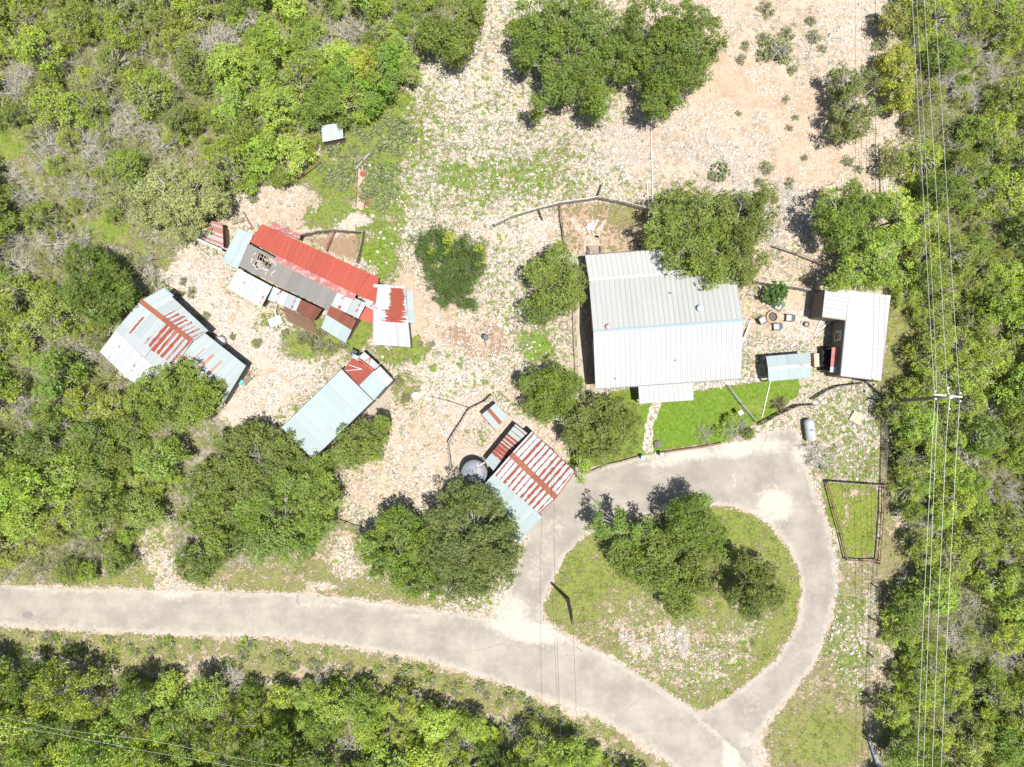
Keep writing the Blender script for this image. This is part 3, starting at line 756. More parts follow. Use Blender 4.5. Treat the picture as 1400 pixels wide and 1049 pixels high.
for q in ([(778, 300), (784, 296), (801, 322), (796, 327)], [(824, 302), (830, 299), (818, 326), (812, 324)]):
    tag(sheet('path', q, .045, M_CONC, grid=0, jitter=.06, thick=.04, smooth=False), 'short tan concrete strip behind the house')
tag(sheet('slab', [(676, 585), (694, 568), (706, 578), (690, 598)], .04, M_CONC, grid=0, jitter=.04, thick=.035, smooth=False), 'concrete slab between small shed and garage')
tag(sheet('slab', [(512, 549), (531, 533), (540, 541), (505, 578), (490, 575)], .04, simple('weathered_boards_floor', (.33, .27, .22), .9, .25, 3), grid=0, jitter=.04, thick=.035, smooth=False), 'weathered slab along the long shed')
tag(sheet('slab', [(330, 258), (345, 250), (362, 262), (350, 272)], .04, simple('grey_bedrock', (.36, .32, .27), .9, .25, 2), grid=0, jitter=.08, thick=.035), 'flat grey bedrock slab at the wood edge')
# ------------------------------------------------------------------ buildings
class Bld:
    def __init__(s, name, label, cat, center, group=None):
        s.base = P(*center); s.root = thing(name, label, cat, s.base, 0, group)
    def put(s, name, mb, mat, smooth=False, parent=None, label=None):
        b = s.base
        mb.v = [(x - b.x, y - b.y, z) for x, y, z in mb.v]
        o = mb.build(name, mat, parent or s.root, smooth)
        if label: o['label'] = label
        return o
    def roof(s, name, quads, mat, thick=.05, rib=None, ribw=.05, ribh=.045, label=None, lip=0.0):
        mb = MB()
        for q in quads:
            W = [P(*c) for c in q]                       # ridge left, ridge right, eave right, eave left
            n = (W[1] - W[0]).cross(W[3] - W[0]).normalized()
            if n.z < 0: n = -n
            u1 = (W[1] - W[0]).length; u2 = (W[2] - W[3]).length; vl = (W[3] - W[0]).length; vr = (W[2] - W[1]).length
            D = [w - n * thick for w in W]
            uv = [(0, 0), (u1, 0), (u2, vr), (0, vl)]
            up = [(0, 1, 2, 3)] if (W[1] - W[0]).cross(W[2] - W[0]).z > 0 else [(3, 2, 1, 0)]
            K = 8
            # top skin in strips so that long sheets are not perfectly flat
            top = []
            for i in range(K + 1):
                f = i / K
                sag = n * (R.uniform(-.012, .012) if 0 < i < K else 0)
                top += [W[0].lerp(W[1], f) + sag, W[3].lerp(W[2], f) + sag]
            fs, us = [], []
            for i in range(K):
                fs.append((2 * i, 2 * i + 2, 2 * i + 3, 2 * i + 1)); f0, f1 = i / K, (i + 1) / K
                us.append([(u1 * f0, 0), (u1 * f1, 0), (u2 * f1, vl + (vr - vl) * f1), (u2 * f0, vl + (vr - vl) * f0)])
            if up[0][0] == 3: fs = [f[::-1] for f in fs]; us = [x[::-1] for x in us]
            mb.add(top, fs, us)
            mb.add(W + D, [(4, 7, 6, 5)] + [(k, k + 4, (k + 1) % 4 + 4, (k + 1) % 4) for k in range(4)], [uv] + [[(0, 0), (0, .05), (.5, .05), (.5, 0)]] * 4)
            if rib:
                k = max(1, int(round(u1 / rib)))
                for i in range(k + 1):
                    f = i / k; a, b = W[0].lerp(W[1], f) + n * ribh * .5, W[3].lerp(W[2], f) + n * ribh * .5
                    bb = len(mb.v); mb.beam(a, b, ribw, ribh)
                    mb.uv[-6:] = [[(u1 * f + .3, .3)] * 4] * 6
        return s.put(name, mb, mat, label=label)
    def walls(s, name, ring, mat, inset=.2, drop=.07, thick=.12, label=None, skip=()):
        W = [P(*c) for c in ring]; cx = sum((w for w in W), Vector()) / len(W); mb = MB(); n = len(W)
        area = sum(W[i].x * W[(i + 1) % n].y - W[(i + 1) % n].x * W[i].y for i in range(n))
        if area < 0: W = W[::-1]; skip = [n - 2 - k if k < n - 1 else n - 1 for k in skip]
        M_ = np.array([[w.x, w.y, 1.0] for w in W]); pl, *_q = np.linalg.lstsq(M_, np.array([w.z for w in W]), rcond=None)
        zt = lambda w: max(.3, min(w.z, float(pl[0] * w.x + pl[1] * w.y + pl[2])) - drop)
        ins = []
        for i in range(n):
            a = (W[i] - W[i - 1]); b = (W[(i + 1) % n] - W[i]); a.z = b.z = 0; a.normalize(); b.normalize()
            na, nb = Vector((-a.y, a.x, 0)), Vector((-b.y, b.x, 0)); m = (na + nb)
            m = m.normalized() / max(.5, m.normalized().dot(na)) if m.length > .1 else na
            ins.append((W[i] + m * inset, W[i] + m * (inset + thick)))
        for i in range(n):
            if i in skip: continue
            j = (i + 1) % n
            o1, i1 = ins[i]; o2, i2 = ins[j]; L = (o2 - o1).length
            vs = []
            for p, q in ((o1, o2), (i1, i2)):
                for w in (p, q): vs += [Vector((w.x, w.y, -.05)), Vector((w.x, w.y, zt(w)))]
            mb.add(vs, [(0, 2, 3, 1), (4, 5, 7, 6), (1, 3, 7, 5), (0, 1, 5, 4), (2, 6, 7, 3)],
                   [[(0, 0), (L, 0), (L, 3), (0, 3)]] * 5)
        return s.put(name, mb, mat, label=label)
    def cap(s, name, a, b, mat, w=.3, h=.05, lift=.04, label=None, parent=None):
        mb = MB(); A, B = P(*a), P(*b); A.z += lift; B.z += lift
        d = (B - A); L = d.length; d.normalize(); x = Vector((-d.y, d.x, 0)).normalized()
        vs = [];
        for p in (A, B): vs += [p - x * w / 2 - Vector((0, 0, .06)), p + Vector((0, 0, h)), p + x * w / 2 - Vector((0, 0, .06)), p - Vector((0, 0, .03))]
        mb.add(vs, [(0, 1, 5, 4), (1, 2, 6, 5), (2, 3, 7, 6), (3, 0, 4, 7), (0, 3, 2, 1), (4, 5, 6, 7)],
               [[(0, 0), (0, w), (L, w), (L, 0)]] * 6)
        return s.put(name, mb, mat, label=label, parent=parent)
    def bar(s, name, a, b, mat, w=.08, h=None, label=None, world=False):
        mb = MB(); A, B = (a, b) if world else (P(*a), P(*b)); mb.beam(A, B, w, h)
        return s.put(name, mb, mat, label=label)
    def post(s, px, py, z, mat, w=.12, name='post'):
        p = P(px, py, z); mb = MB(); mb.box((p.x, p.y, (z - .08) / 2), (w, w, z - .08)); return s.put(name, mb, mat)

GALV = (.47, .55, .56); WHITE = (.76, .76, .74); RED = (.58, .135, .095)
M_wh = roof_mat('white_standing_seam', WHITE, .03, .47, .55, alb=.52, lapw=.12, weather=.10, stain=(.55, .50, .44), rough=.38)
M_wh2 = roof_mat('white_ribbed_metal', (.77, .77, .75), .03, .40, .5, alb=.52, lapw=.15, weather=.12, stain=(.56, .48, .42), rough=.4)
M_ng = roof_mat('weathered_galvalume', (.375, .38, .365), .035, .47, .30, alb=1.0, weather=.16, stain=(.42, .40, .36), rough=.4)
M_cap = simple('pale_blue_flashing', (.30, .37, .385), .4, .08, 2)
M_capw = simple('white_flashing', (.55, .55, .54), .4, .05, 2)
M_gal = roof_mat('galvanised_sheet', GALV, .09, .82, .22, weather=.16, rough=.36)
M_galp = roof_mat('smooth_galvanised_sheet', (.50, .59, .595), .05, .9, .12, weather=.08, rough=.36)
M_galw = roof_mat('bleached_galvanised_sheet', (.64, .68, .69), .08, .82, .25, weather=.3, rough=.38, rust=[dict(kind='stripe', per=2.3, duty=.10, jit=.4, gap=.55)])
M_rust = roof_mat('rusted_sheet', (.30, .13, .09), .25, .8, .4, weather=.3, stain=(.16, .08, .06), rough=.8)
M_red = roof_mat('red_painted_sheet', RED, .08, .5, .2, weather=.30, stain=(.62, .20, .16), rough=.5)
M_redfade = roof_mat('faded_red_sheet', (.56, .22, .20), .10, .6, .2, weather=.3, stain=(.62, .55, .52), rough=.6, rust=[dict(kind='patch', thr=.52)], rustcol=(.38, .24, .225))
M_redsec = roof_mat('dull_red_sheet', (.40, .10, .07), .08, .8, .15, weather=.18, stain=(.28, .09, .06), rough=.6)
M_felt = roof_mat('grey_roll_roofing', (.33, .31, .285), .08, 1.0, .15, weather=.35, stain=(.23, .215, .20), rough=.9)
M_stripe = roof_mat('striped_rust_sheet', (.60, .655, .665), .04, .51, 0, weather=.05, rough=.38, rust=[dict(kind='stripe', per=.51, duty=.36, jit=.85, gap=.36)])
M_lean = roof_mat('part_rusted_lean_to_sheet', (.52, .59, .60), .05, .6, .15, weather=.12, rough=.38, rust=[dict(kind='stripe', per=.36, duty=.75, jit=.7, win=(1.2, 3.6, -1, 3), edge=.7, gap=.32), dict(kind='stripe', per=.5, duty=.25, jit=.5, win=(0, 1.3, -1, 3))])
M_wshed = roof_mat('west_shed_sheet', (.54, .585, .60), .10, .75, .2, weather=.22, rough=.38, rust=[dict(kind='stripe', per=.52, duty=.52, jit=.8, win=(2.9, 6.1, .15, 3.05), edge=.8, gap=.36), dict(kind='stripe', per=3.0, duty=.09, off=.1, jit=.1, win=(1, 2.9, 1.0, 3.2), edge=.6)])
M_wshed2 = roof_mat('west_shed_north_sheet', (.53, .59, .60), .10, .75, .2, weather=.28, rough=.38, rust=[dict(kind='stripe', per=.46, duty=.42, jit=1.0, win=(2.3, 6.6, .15, 1.35), edge=.9, gap=.42), dict(kind='patch', thr=.71)])
M_eshed = roof_mat('east_section_sheet', (.51, .58, .585), .06, .75, .15, weather=.14, rough=.38, rust=[dict(kind='stripe', per=.98, duty=.22, off=.2, jit=.15, win=(.6, 4.1, 1.1, 3.2), edge=.5)], rustcol=(.36, .19, .14))
M_grust = roof_mat('half_rusted_sheet', (.60, .635, .645), .06, .8, .2, weather=.2, rough=.4, rust=[dict(kind='fill', thr=.25, win=(.1, 2.9, -1, 1.7), edge=.3), dict(kind='fill', thr=.34, win=(.15, 2.5, 1.4, 2.4), edge=.6), dict(kind='stripe', per=.34, duty=.4, jit=.6, win=(2.4, 3.5, -1, 2.5), edge=.6)])
M_patch = roof_mat('patched_rust_sheet', (.55, .59, .60), .12, .8, .3, weather=.3, rough=.4, rust=[dict(kind='stripe', per=1.6, duty=.28, jit=.5, gap=.52)])
M_rib_rust = roof_mat('brown_rust_sheet', (.24, .095, .065), .15, .8, .3, weather=.35, stain=(.40, .22, .17), rough=.85)
M_orange = roof_mat('orange_rust_cap', (.42, .155, .095), .12, 1.4, .15, weather=.2, stain=(.30, .10, .06), rough=.7)
M_redtrim = simple('red_trim', (.50, .07, .05), .5, .15, 2)
M_wood = simple('weathered_wood', (.24, .19, .145), .9, .35, 4, c2=(.33, .29, .25))
M_brownwood = simple('brown_stained_boards', (.20, .125, .085), .9, .3, 4)
M_darkwall = simple('taupe_wall_siding', (.19, .165, .14), .85, .15, 2)
M_tanwall = simple('tan_wall_siding', (.48, .42, .34), .85, .12, 2)
M_tinwall = roof_mat('tin_wall', (.26, .27, .27), .12, .8, .3, weather=.4, rough=.6)
M_glass = simple('dark_window_glass', (.03, .04, .05), .1, .2, 1, spec=.6)
M_frame = simple('cream_window_frame', (.66, .62, .54), .5, .06, 3)
M_white = simple('white_paint', (.78, .78, .76), .5, .06, 3)
M_black = simple('black_rubber', (.025, .025, .027), .8, .4, 5)
M_steel = simple('grey_steel', (.36, .37, .37), .4, .15, 4, metal=.4)
M_dkgrey = simple('dark_grey_plastic', (.12, .125, .135), .6, .25, 4)
M_rustobj = simple('rusty_iron', (.25, .085, .055), .85, .35, 5)
M_debris = simple('pale_debris', (.33, .31, .28), .9, .45, 5)

def opening(b, name, a, c, zc, w, h, matf, matp, out=.03):
    """window or door let into a wall line from photo pixel a to c (both on the ground line of the wall's face)"""
    A, C_ = P(*a), P(*c); d = (C_ - A).normalized(); n = Vector((d.y, -d.x, 0)); m = (A + C_) / 2 + n * out
    fr = MB(); t = .07
    for s_ in (-1, 1): fr.box(m + d * s_ * (w / 2) + Vector((0, 0, zc)), (t, .09, h + t), math.atan2(d.y, d.x))
    for s_ in (-1, 1): fr.box(m + Vector((0, 0, zc + s_ * h / 2)), (w - t, .09, t), math.atan2(d.y, d.x))
    o = b.put(name, fr, matf)
    pn = MB(); pn.box(m + Vector((0, 0, zc)), (w - t, .04, h - t), math.atan2(d.y, d.x))
    b.put('pane' if name == 'window' else 'leaf', pn, matp, parent=o)
    return o

# --- the white roofed house
H = Bld('house', 'big house under a white standing seam gable roof with a lower back porch roof', 'house', (910, 440))
RL, RR = (811.5, 453.5, 5.2), (1015.5, 438.5, 5.2); SE, SW = (1012.5, 517.5, 3.9), (814.5, 531.5, 3.9)
NR_, NL = (1004, 368, 3.5), (805.5, 382.8, 3.5); PR, PL = (999.5, 334, 2.75), (800.2, 349.3, 2.75)
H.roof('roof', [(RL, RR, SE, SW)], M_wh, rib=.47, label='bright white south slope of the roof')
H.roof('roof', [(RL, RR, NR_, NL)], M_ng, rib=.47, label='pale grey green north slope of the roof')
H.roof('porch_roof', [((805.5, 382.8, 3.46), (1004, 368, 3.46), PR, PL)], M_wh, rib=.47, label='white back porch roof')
H.roof('porch_roof', [((872.4, 520, 2.85), (945.8, 515, 2.85), (947.9, 547.3, 2.45), (874.6, 552, 2.45))], M_wh, rib=.47, label='small white front porch roof')
H.cap('ridge_cap', RL, RR, M_cap, .34, .03)
H.cap('ridge_cap', NL, NR_, M_capw, .32, .02, .03)
H.cap('gutter', (814.5, 532, 3.82), (1012.5, 518, 3.82), M_cap, .12, .03, 0)
H.cap('gutter', (800.2, 348.6, 2.67), (999.5, 333.4, 2.67), M_wood, .12, .03, 0)
H.walls('wall', [(811.5, 453.5, 5.2), (1015.5, 438.5, 5.2), (1012.5, 517.5, 3.9), (814.5, 531.5, 3.9)], M_tanwall, .4, .1)
H.walls('wall', [(811.5, 453.5, 5.2), (805.5, 382.8, 3.5), (1004, 368, 3.5), (1015.5, 438.5, 5.2)], M_tanwall, .4, .1)
for f in (.02, .25, .5, .75, .98):
    H.post(PL[0] + (PR[0] - PL[0]) * f + 1, PL[1] + (PR[1] - PL[1]) * f + 3, 2.75, M_white)
for q in ((877, 549), (911, 547), (945, 545)): H.post(q[0], q[1], 2.5, M_white)
mb = MB(); a = [P(*q) for q in ((873, 528), (942, 523), (943, 546), (874, 551))]
mb.add([(*p[:2], 0) for p in a] + [(*p[:2], .09) for p in a], [(4, 5, 6, 7)[::-1]] + [(k, (k + 1) % 4, (k + 1) % 4 + 4, k + 4) for k in range(4)])
H.put('porch_floor', mb, M_conc if False else M_CONC)
WY = lambda x: 526.5 - (x - 812) * .0707
for x in (835, 975): opening(H, 'window', (x - 8, WY(x - 8)), (x + 8, WY(x + 8)), 1.6, 1.3, 1.2, M_frame, M_glass)
opening(H, 'door', (905, WY(905)), (917, WY(917)), 1.1, 1.0, 2.0, M_frame, M_brownwood)
def vent(b, px, py, z, r, h, mat, turbine=True):
    p = P(px, py, z); mb = MB()
    if turbine:
        mb.lathe((p.x, p.y, z - .15), [(r * .6, 0), (r * .6, h * .4), (r * .95, h * .45), (r * 1.1, h * .7), (r * .85, h * .95), (r * .3, h * 1.05)], 16)
    else: mb.lathe((p.x, p.y, z - .15), [(r, 0), (r, h), (r * .9, h)], 10)
    return b.put('roof_vent', mb, mat, smooth=True)
vent(H, 831.5, 447.5, 5.1, .26, .55, simple('faded_red_vent', (.62, .36, .32), .5, .15, 4))
vent(H, 956, 422, 4.75, .28, .6, simple('pale_blue_vent', (.50, .60, .66), .35, .1, 4))
vent(H, 916, 401, 4.2, .06, .5, M_dkgrey, False); vent(H, 923, 493, 4.4, .06, .4, M_dkgrey, False); vent(H, 841, 518, 4.15, .06, .4, M_dkgrey, False)

# --- L-shaped east shed
S = Bld('shed', 'L-shaped shed with a white ribbed roof and taupe walls by the east wood', 'shed', (1175, 458))
S.roof('roof', [((1149.4, 514, 3.25), (1161, 397.5, 3.25), (1217.6, 404.3, 2.95), (1204.5, 520.5, 2.95)), ((1156.5, 436.9, 3.25), (1161, 397.5, 3.25), (1128.4, 394.4, 3.15), (1124.1, 432.6, 3.15))], M_wh2, rib=.40, ribw=.04, ribh=.04)
S.walls('wall', [(1149.4, 514, 3.25), (1161, 397.5, 3.25), (1217.6, 404.3, 2.95), (1204.5, 520.5, 2.95)], M_darkwall, .10)
S.walls('wall', [(1156.5, 436.9, 3.25), (1161, 397.5, 3.25), (1128.4, 394.4, 3.15), (1124.1, 432.6, 3.15)], M_darkwall, .10)
S.cap('fascia', (1149.4, 514, 3.2), (1156.5, 437, 3.2), M_cap, .10, .03, .02)
S.cap('fascia', (1218, 404.3, 2.9), (1205, 520.5, 2.9), simple('pinkish_fascia', (.55, .42, .38), .6, .1, 2), .08, .03, .0)
S.cap('fascia', (1124.1, 433.2, 3.08), (1156.5, 437.4, 3.2), M_tanwall, .10, .03, .0)
def wpt(f, z): # point on the west wall of the long wing
    a, b = P(1149.4, 514, 3.25), P(1156.5, 437, 3.25); q = a.lerp(b, f); q.x += .13; q.z = z; return q
a, b = wpt(.62, 0), wpt(.85, 0); d = (b - a).normalized(); n = Vector((-d.y, d.x, 0)); m = (a + b) / 2; an = math.atan2(d.y, d.x)
fr = MB()
for s_ in (-1, 1):
    fr.box(m + n * .02 + d * s_ * .42 + Vector((0, 0, 1.75)), (.09, .10, 1.25), an)
    fr.box(m + n * .02 + Vector((0, 0, 1.75 + s_ * .62)), (.76, .10, .09), an)
fr.box(m + n * .04 + Vector((0, 0, 1.75)), (.76, .05, .05), an)
wo = S.put('window', fr, M_frame)
pn = MB(); pn.box(m + n * .0 + Vector((0, 0, 1.75)), (.78, .05, 1.2), an); S.put('pane', pn, M_glass, parent=wo)
# faded red lean-to sheet on posts beside it
q = [P(*c) for c in ((1137.5, 475, 2.0), (1147.5, 475, 2.15), (1144.8, 510, 2.15), (1134.8, 509, 2.0))]
AW = Bld('awning', 'narrow red faded awning with one white end, west of the white L-shaped shed', 'awning', (1138, 492))
M_aw = roof_mat('pinkish_red_awning', (.66, .24, .22), .12, .33, .3, weather=.3, stain=(.60, .36, .33), rough=.6)
AW.roof('canopy', [((1147.5, 475, 2.15), (1145.4, 501, 2.15), (1135.4, 501, 2.0), (1137.5, 475, 2.0))], M_aw)
AW.roof('end_sheet', [((1145.3, 501.4, 2.15), (1144.8, 509.5, 2.15), (1134.8, 509, 2.0), (1135.3, 501.4, 2.0))], M_galw, label='whitish end sheet')
for c in ((1138, 476), (1147, 476), (1144.3, 508.5), (1135.2, 508.2)): AW.post(c[0], c[1], 2.05, M_wood, .08)
TP = Bld('tarp_pile', 'black tarp over a low pile under the red awning', 'tarp', (1127, 492))
mb = MB(); cc = P(1127, 492)
nxx, nyy = 9, 14
vs = []
for j in range(nyy + 1):
    for i in range(nxx + 1):
        u, v = i / nxx, j / nyy; p = P(1117.5 + 19 * u - 1.5 * v, 474 + 32 * v)
        e = min(u, 1 - u, v, 1 - v); vs.append((p.x + R.uniform(-.03, .03), p.y + R.uniform(-.03, .03), .04 + .75 * min(1, e * 7) * (.8 + .3 * R.random())))
fs = [(j * (nxx + 1) + i, j * (nxx + 1) + i + nxx + 1, j * (nxx + 1) + i + nxx + 2, j * (nxx + 1) + i + 1) for j in range(nyy) for i in range(nxx)]
mb.add(vs, fs); TP.put('tarp', mb, simple('black_tarp', (.022, .023, .025), .7, .5, 3), smooth=True)
BX = Bld('box', 'small tan wooden crate between the patio roof and the black tarp', 'crate', (1113, 492))
mb = MB(); p = P(1113, 493); mb.box((p.x, p.y, .3), (.45, 1.3, .6), .08); BX.put('body', mb, simple('tan_crate_wood', (.48, .37, .28), .9, .15, 4))
mb = MB()
for k in range(5): mb.box((p.x - .0, p.y - .52 + k * .26, .62), (.47, .20, .03), .08)
BX.put('lid', mb, simple('tan_crate_lid', (.52, .40, .31), .9, .15, 4))

# --- patio roof
C = Bld('patio_cover', 'pale blue metal patio cover with a white ridge beside the lawn', 'patio cover', (1080, 502))
C.roof('roof', [((1050, 504, 2.45), (1107.6, 499, 2.45), (1105.5, 482.3, 2.1), (1047.5, 487.3, 2.1)), ((1050, 504, 2.45), (1107.6, 499, 2.45), (1109.7, 516.2, 2.1), (1051.2, 521.6, 2.1))], M_galp, rib=.9, ribw=.03, ribh=.02)
C.cap('ridge_cap', (1050, 504, 2.47), (1107.6, 499, 2.47), roof_mat('white_cap_with_rust', (.76, .76, .74), .03, 4, .05, weather=.1, rust=[dict(kind='patch', thr=.56, win=(2.7, 3.7, -1, 2))]), .36, .03)
for c in ((1049, 488.5), (1104.5, 484), (1108.3, 515), (1052.5, 520), (1077, 486.3), (1080, 517.6)): C.post(c[0], c[1], 2.12, M_wood, .11)
mb = MB(); p = P(1078, 501)
mb.box((p.x, p.y, .72), (1.8, .8, .05)); C.put('table_top', mb, M_wood); mb = MB()
for sx in (-.75, .75): mb.box((p.x + sx, p.y, .35), (.08, .6, .7))
C.put('table_leg', mb, M_wood)

# --- striped garage
G = Bld('garage', 'garage with rust striped gable roof and orange ridge cap beside the driveway', 'garage', (715, 660))
a, b_, c, d = (727.2, 589.7, 3.0), (785.6, 644.9, 3.0), (760, 680, 4.0), (698.4, 621, 4.0)
e, f = (735.8, 701.6, 3.3), (674.9, 648.4, 3.3)
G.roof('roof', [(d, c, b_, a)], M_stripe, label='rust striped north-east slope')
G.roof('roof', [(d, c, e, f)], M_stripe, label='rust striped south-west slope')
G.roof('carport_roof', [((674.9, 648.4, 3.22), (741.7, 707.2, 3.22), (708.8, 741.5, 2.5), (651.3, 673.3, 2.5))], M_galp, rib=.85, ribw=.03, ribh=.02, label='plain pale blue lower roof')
G.roof('lean_to_roof', [((721.2, 592.6, 2.45), (674.9, 644, 2.45), (662.9, 630.4, 2.1), (704.9, 579.8, 2.1))], M_lean, label='low lean-to roof with rust streaks')
G.cap('ridge_cap', d, c, M_orange, .52, .03)
G.cap('verge_trim', (785.9, 645.2, 3.0), (760.3, 680.4, 4.0), M_redtrim, .12, .03, .03)
G.cap('verge_trim', (760.3, 680.4, 4.0), (736, 702, 3.3), M_redtrim, .12, .03, .03)
G.walls('wall', [d, c, b_, a], M_tinwall, .2, skip=())
G.walls('wall', [d, c, e, f], M_tinwall, .2, skip=())
G.walls('wall', [(721.2, 592.6, 2.45), (674.9, 644, 2.45), (662.9, 630.4, 2.1), (704.9, 579.8, 2.1)], M_brownwood, .12)
for q in ((708.5, 739.5), (653, 674), (680, 707), (739.5, 707)): G.post(q[0], q[1], 2.55, M_steel, .1)

# --- small hut with an orange stripe
Q = Bld('hut', 'small hut roof with one orange stripe along the ridge, beside the wire pen', 'hut', (676, 569))
Q.roof('roof', [((667.6, 559.5, 2.25), (684.8, 579.2, 2.25), (692.9, 567.7, 2.0), (677.5, 551.4, 2.0)), ((667.6, 559.5, 2.25), (684.8, 579.2, 2.25), (675.8, 586.3, 2.0), (658.6, 566.9, 2.0))], M_galp)
Q.cap('ridge_cap', (667.6, 559.5, 2.27), (684.8, 579.2, 2.27), M_orange, .36, .03)
Q.walls('wall', [(658.6, 566.9, 2.0), (677.5, 551.4, 2.0), (692.9, 567.7, 2.0), (675.8, 586.3, 2.0)], M_brownwood, .15)
Q.cap('verge_trim', (658.3, 567.5, 1.98), (675.5, 587, 1.98), M_redtrim, .06, .02, .0)

# --- long pale barn
B = Bld('barn', 'long barn with one plain pale blue roof and a red patch at its end', 'barn', (450, 560))
B.roof('roof', [((466.6, 505.2, 3.3), (384.6, 584.7, 3.3), (427.8, 627.6, 2.8), (509.8, 548.1, 2.8))], M_galp, rib=.95, ribw=.03, ribh=.02, label='large plain pale blue roof')
B.roof('roof', [((482.4, 489.8, 2.95), (511.6, 505.8, 2.95), (490.5, 527, 2.75), (469.7, 504.9, 2.75))], M_redsec, label='dull red roof patch')
B.roof('roof', [((511.0, 507.0, 2.88), (527.9, 528, 2.88), (511.2, 547.6, 2.7), (490.9, 527.1, 2.7))], M_galp, label='pale blue grey roof patch')
B.roof('roof', [((519.6, 501.1, 2.99), (537.3, 519.5, 2.99), (528.7, 528.9, 2.97), (511.5, 507.5, 2.97))], M_wh2, label='white roof patch')
B.roof('roof', [((497.8, 480.9, 2.95), (518.8, 499.8, 2.95), (512.5, 505, 2.99), (490.8, 488.8, 2.99))], M_patch, label='pale roof patch with red streaks')
B.roof('roof', [((482.5, 483.5, 2.85), (492, 488.2, 2.85), (489.5, 494.5, 2.85), (481, 490.5, 2.85))], M_galp, label='tiny pale roof corner')
mm = MB(); mm.beam(P(477, 499, 3.0), P(495, 505, 3.02), .05); mm.beam(P(473, 507, 3.0), P(494, 505, 3.02), .05); mm.beam(P(491, 492, 3.05), P(509, 504.5, 3.05), .09)
B.put('batten', mm, M_capw)
mm = MB(); mm.beam(P(504, 497.5, 3.06), P(506.5, 490, 3.06), .09); mm.beam(P(489, 490, 3.04), P(511, 506.5, 3.04), .12); B.put('batten', mm, M_redtrim)
B.walls('wall', [(466.6, 505.2, 3.3), (384.6, 584.7, 3.3), (427.8, 627.6, 2.8), (509.8, 548.1, 2.8)], M_tinwall, .15)
B.walls('wall', [(484, 486, 2.9), (497.8, 480.9, 2.9), (537.3, 519.5, 2.9), (528, 528.5, 2.8), (511, 547.6, 2.7), (470, 505.2, 2.75)], M_tinwall, .12, .12)
B.cap('flashing', (466.9, 505.6, 3.3), (509.9, 548.6, 2.8), M_capw, .08, .02, .01)

# --- long red barn of many roofs
L = Bld('barn', 'long barn with a bright red roof slope and a grey roof half caved in', 'barn', (430, 380))
r1, r2, r3, r4 = (358.6, 306.7, 2.8), (517.8, 379.6, 2.8), (513.4, 414, 3.6), (341.5, 330.7, 3.6)
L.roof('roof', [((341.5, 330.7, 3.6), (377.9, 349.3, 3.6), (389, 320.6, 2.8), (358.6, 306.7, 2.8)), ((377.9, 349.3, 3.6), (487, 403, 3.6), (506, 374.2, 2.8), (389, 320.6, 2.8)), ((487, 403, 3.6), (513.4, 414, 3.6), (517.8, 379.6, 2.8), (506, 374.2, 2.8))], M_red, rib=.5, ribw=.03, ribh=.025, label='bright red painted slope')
L.roof('ridge_strip', [((377.5, 349, 3.63), (487, 402.6, 3.63), (484, 411, 3.45), (374, 357, 3.45))], M_redfade, label='pink and white faded strip below the ridge')
L.roof('roof', [((501, 408.5, 3.61), (513.5, 413.8, 3.61), (510, 424, 3.3), (497, 417, 3.3))], M_patch, label='small whitish patch')
def gq(a0, a1, b0, b1):
    """piece of the grey slope; a along the ridge, b down the slope"""
    A, B2, C2, D = np.array((339.5, 333, 3.55)), np.array((461.6, 397.2, 3.5)), np.array((449.8, 424, 2.75)), np.array((326.5, 364, 2.8))
    g = lambda u, v: tuple((A * (1 - u) + B2 * u) * (1 - v) + (D * (1 - u) + C2 * u) * v)
    return (g(a0, b0), g(a1, b0), g(a1, b1), g(a0, b1))
L.roof('roof', [gq(.30, 1, .0, 1), gq(0, .30, .0, .13), gq(0, .10, .13, 1), gq(.10, .30, .80, 1), gq(.10, .14, .13, .80), gq(.14, .22, .40, .47), gq(.20, .30, .55, .80)], M_felt, label='grey weathered slope with holes')
mm = MB()
for k in range(9):
    q0 = gq(.02 + k * .035, .03 + k * .035, 0, 1); mm.beam(P(q0[0][0], q0[0][1], q0[0][2] - .12), P(q0[3][0], q0[3][1], q0[3][2] - .12), .06, .1)
for v in (.25, .5, .75):
    q0 = gq(0, .33, v, v + .01); mm.beam(P(q0[0][0], q0[0][1], q0[0][2] - .06), P(q0[1][0], q0[1][1], q0[1][2] - .06), .07, .05)
L.put('rafter', mm, M_wood)
mm = MB(); rr_ = random.Random(5)
for k in range(22):
    q0 = gq(*(lambda u, v: (u, u + .02, v, v + .04))(rr_.uniform(.10, .36), rr_.uniform(.12, .8)))
    p = P(*q0[0]); sz = rr_.uniform(.25, .7)
    mm.box((p.x, p.y, p.z + rr_.uniform(.02, .10)), (sz, sz * rr_.uniform(.15, .4), .03), rr_.uniform(0, 3), rr_.uniform(-.2, .2), rr_.uniform(-.15, .15))
L.put('broken_sheet', mm, M_debris)
L.roof('roof', [((325.4, 312.5, 2.9), (346.2, 321.1, 2.9), (324.8, 367.6, 2.65), (302.9, 357.6, 2.65))], M_galp, rib=.8, ribw=.03, ribh=.02, label='pale blue west end roof')
L.roof('roof', [((325.4, 367.2, 2.65), (372.1, 391.9, 2.65), (356.5, 420.8, 2.3), (310.4, 394, 2.3))], M_galw, rib=.8, ribw=.03, ribh=.02, label='white and blue low roof')
L.roof('roof', [((373.6, 391.9, 2.62), (411.8, 409.3, 2.62), (404.7, 425.1, 2.4), (366, 410, 2.4))], M_patch, label='pale roof sheet with one missing corner')
L.roof('roof', [((411.9, 409.7, 2.6), (440.4, 423, 2.6), (428.3, 440.1, 2.3), (403.9, 425.1, 2.3))], M_rib_rust, rib=.8, ribw=.03, ribh=.02, label='brown rusted low roof')
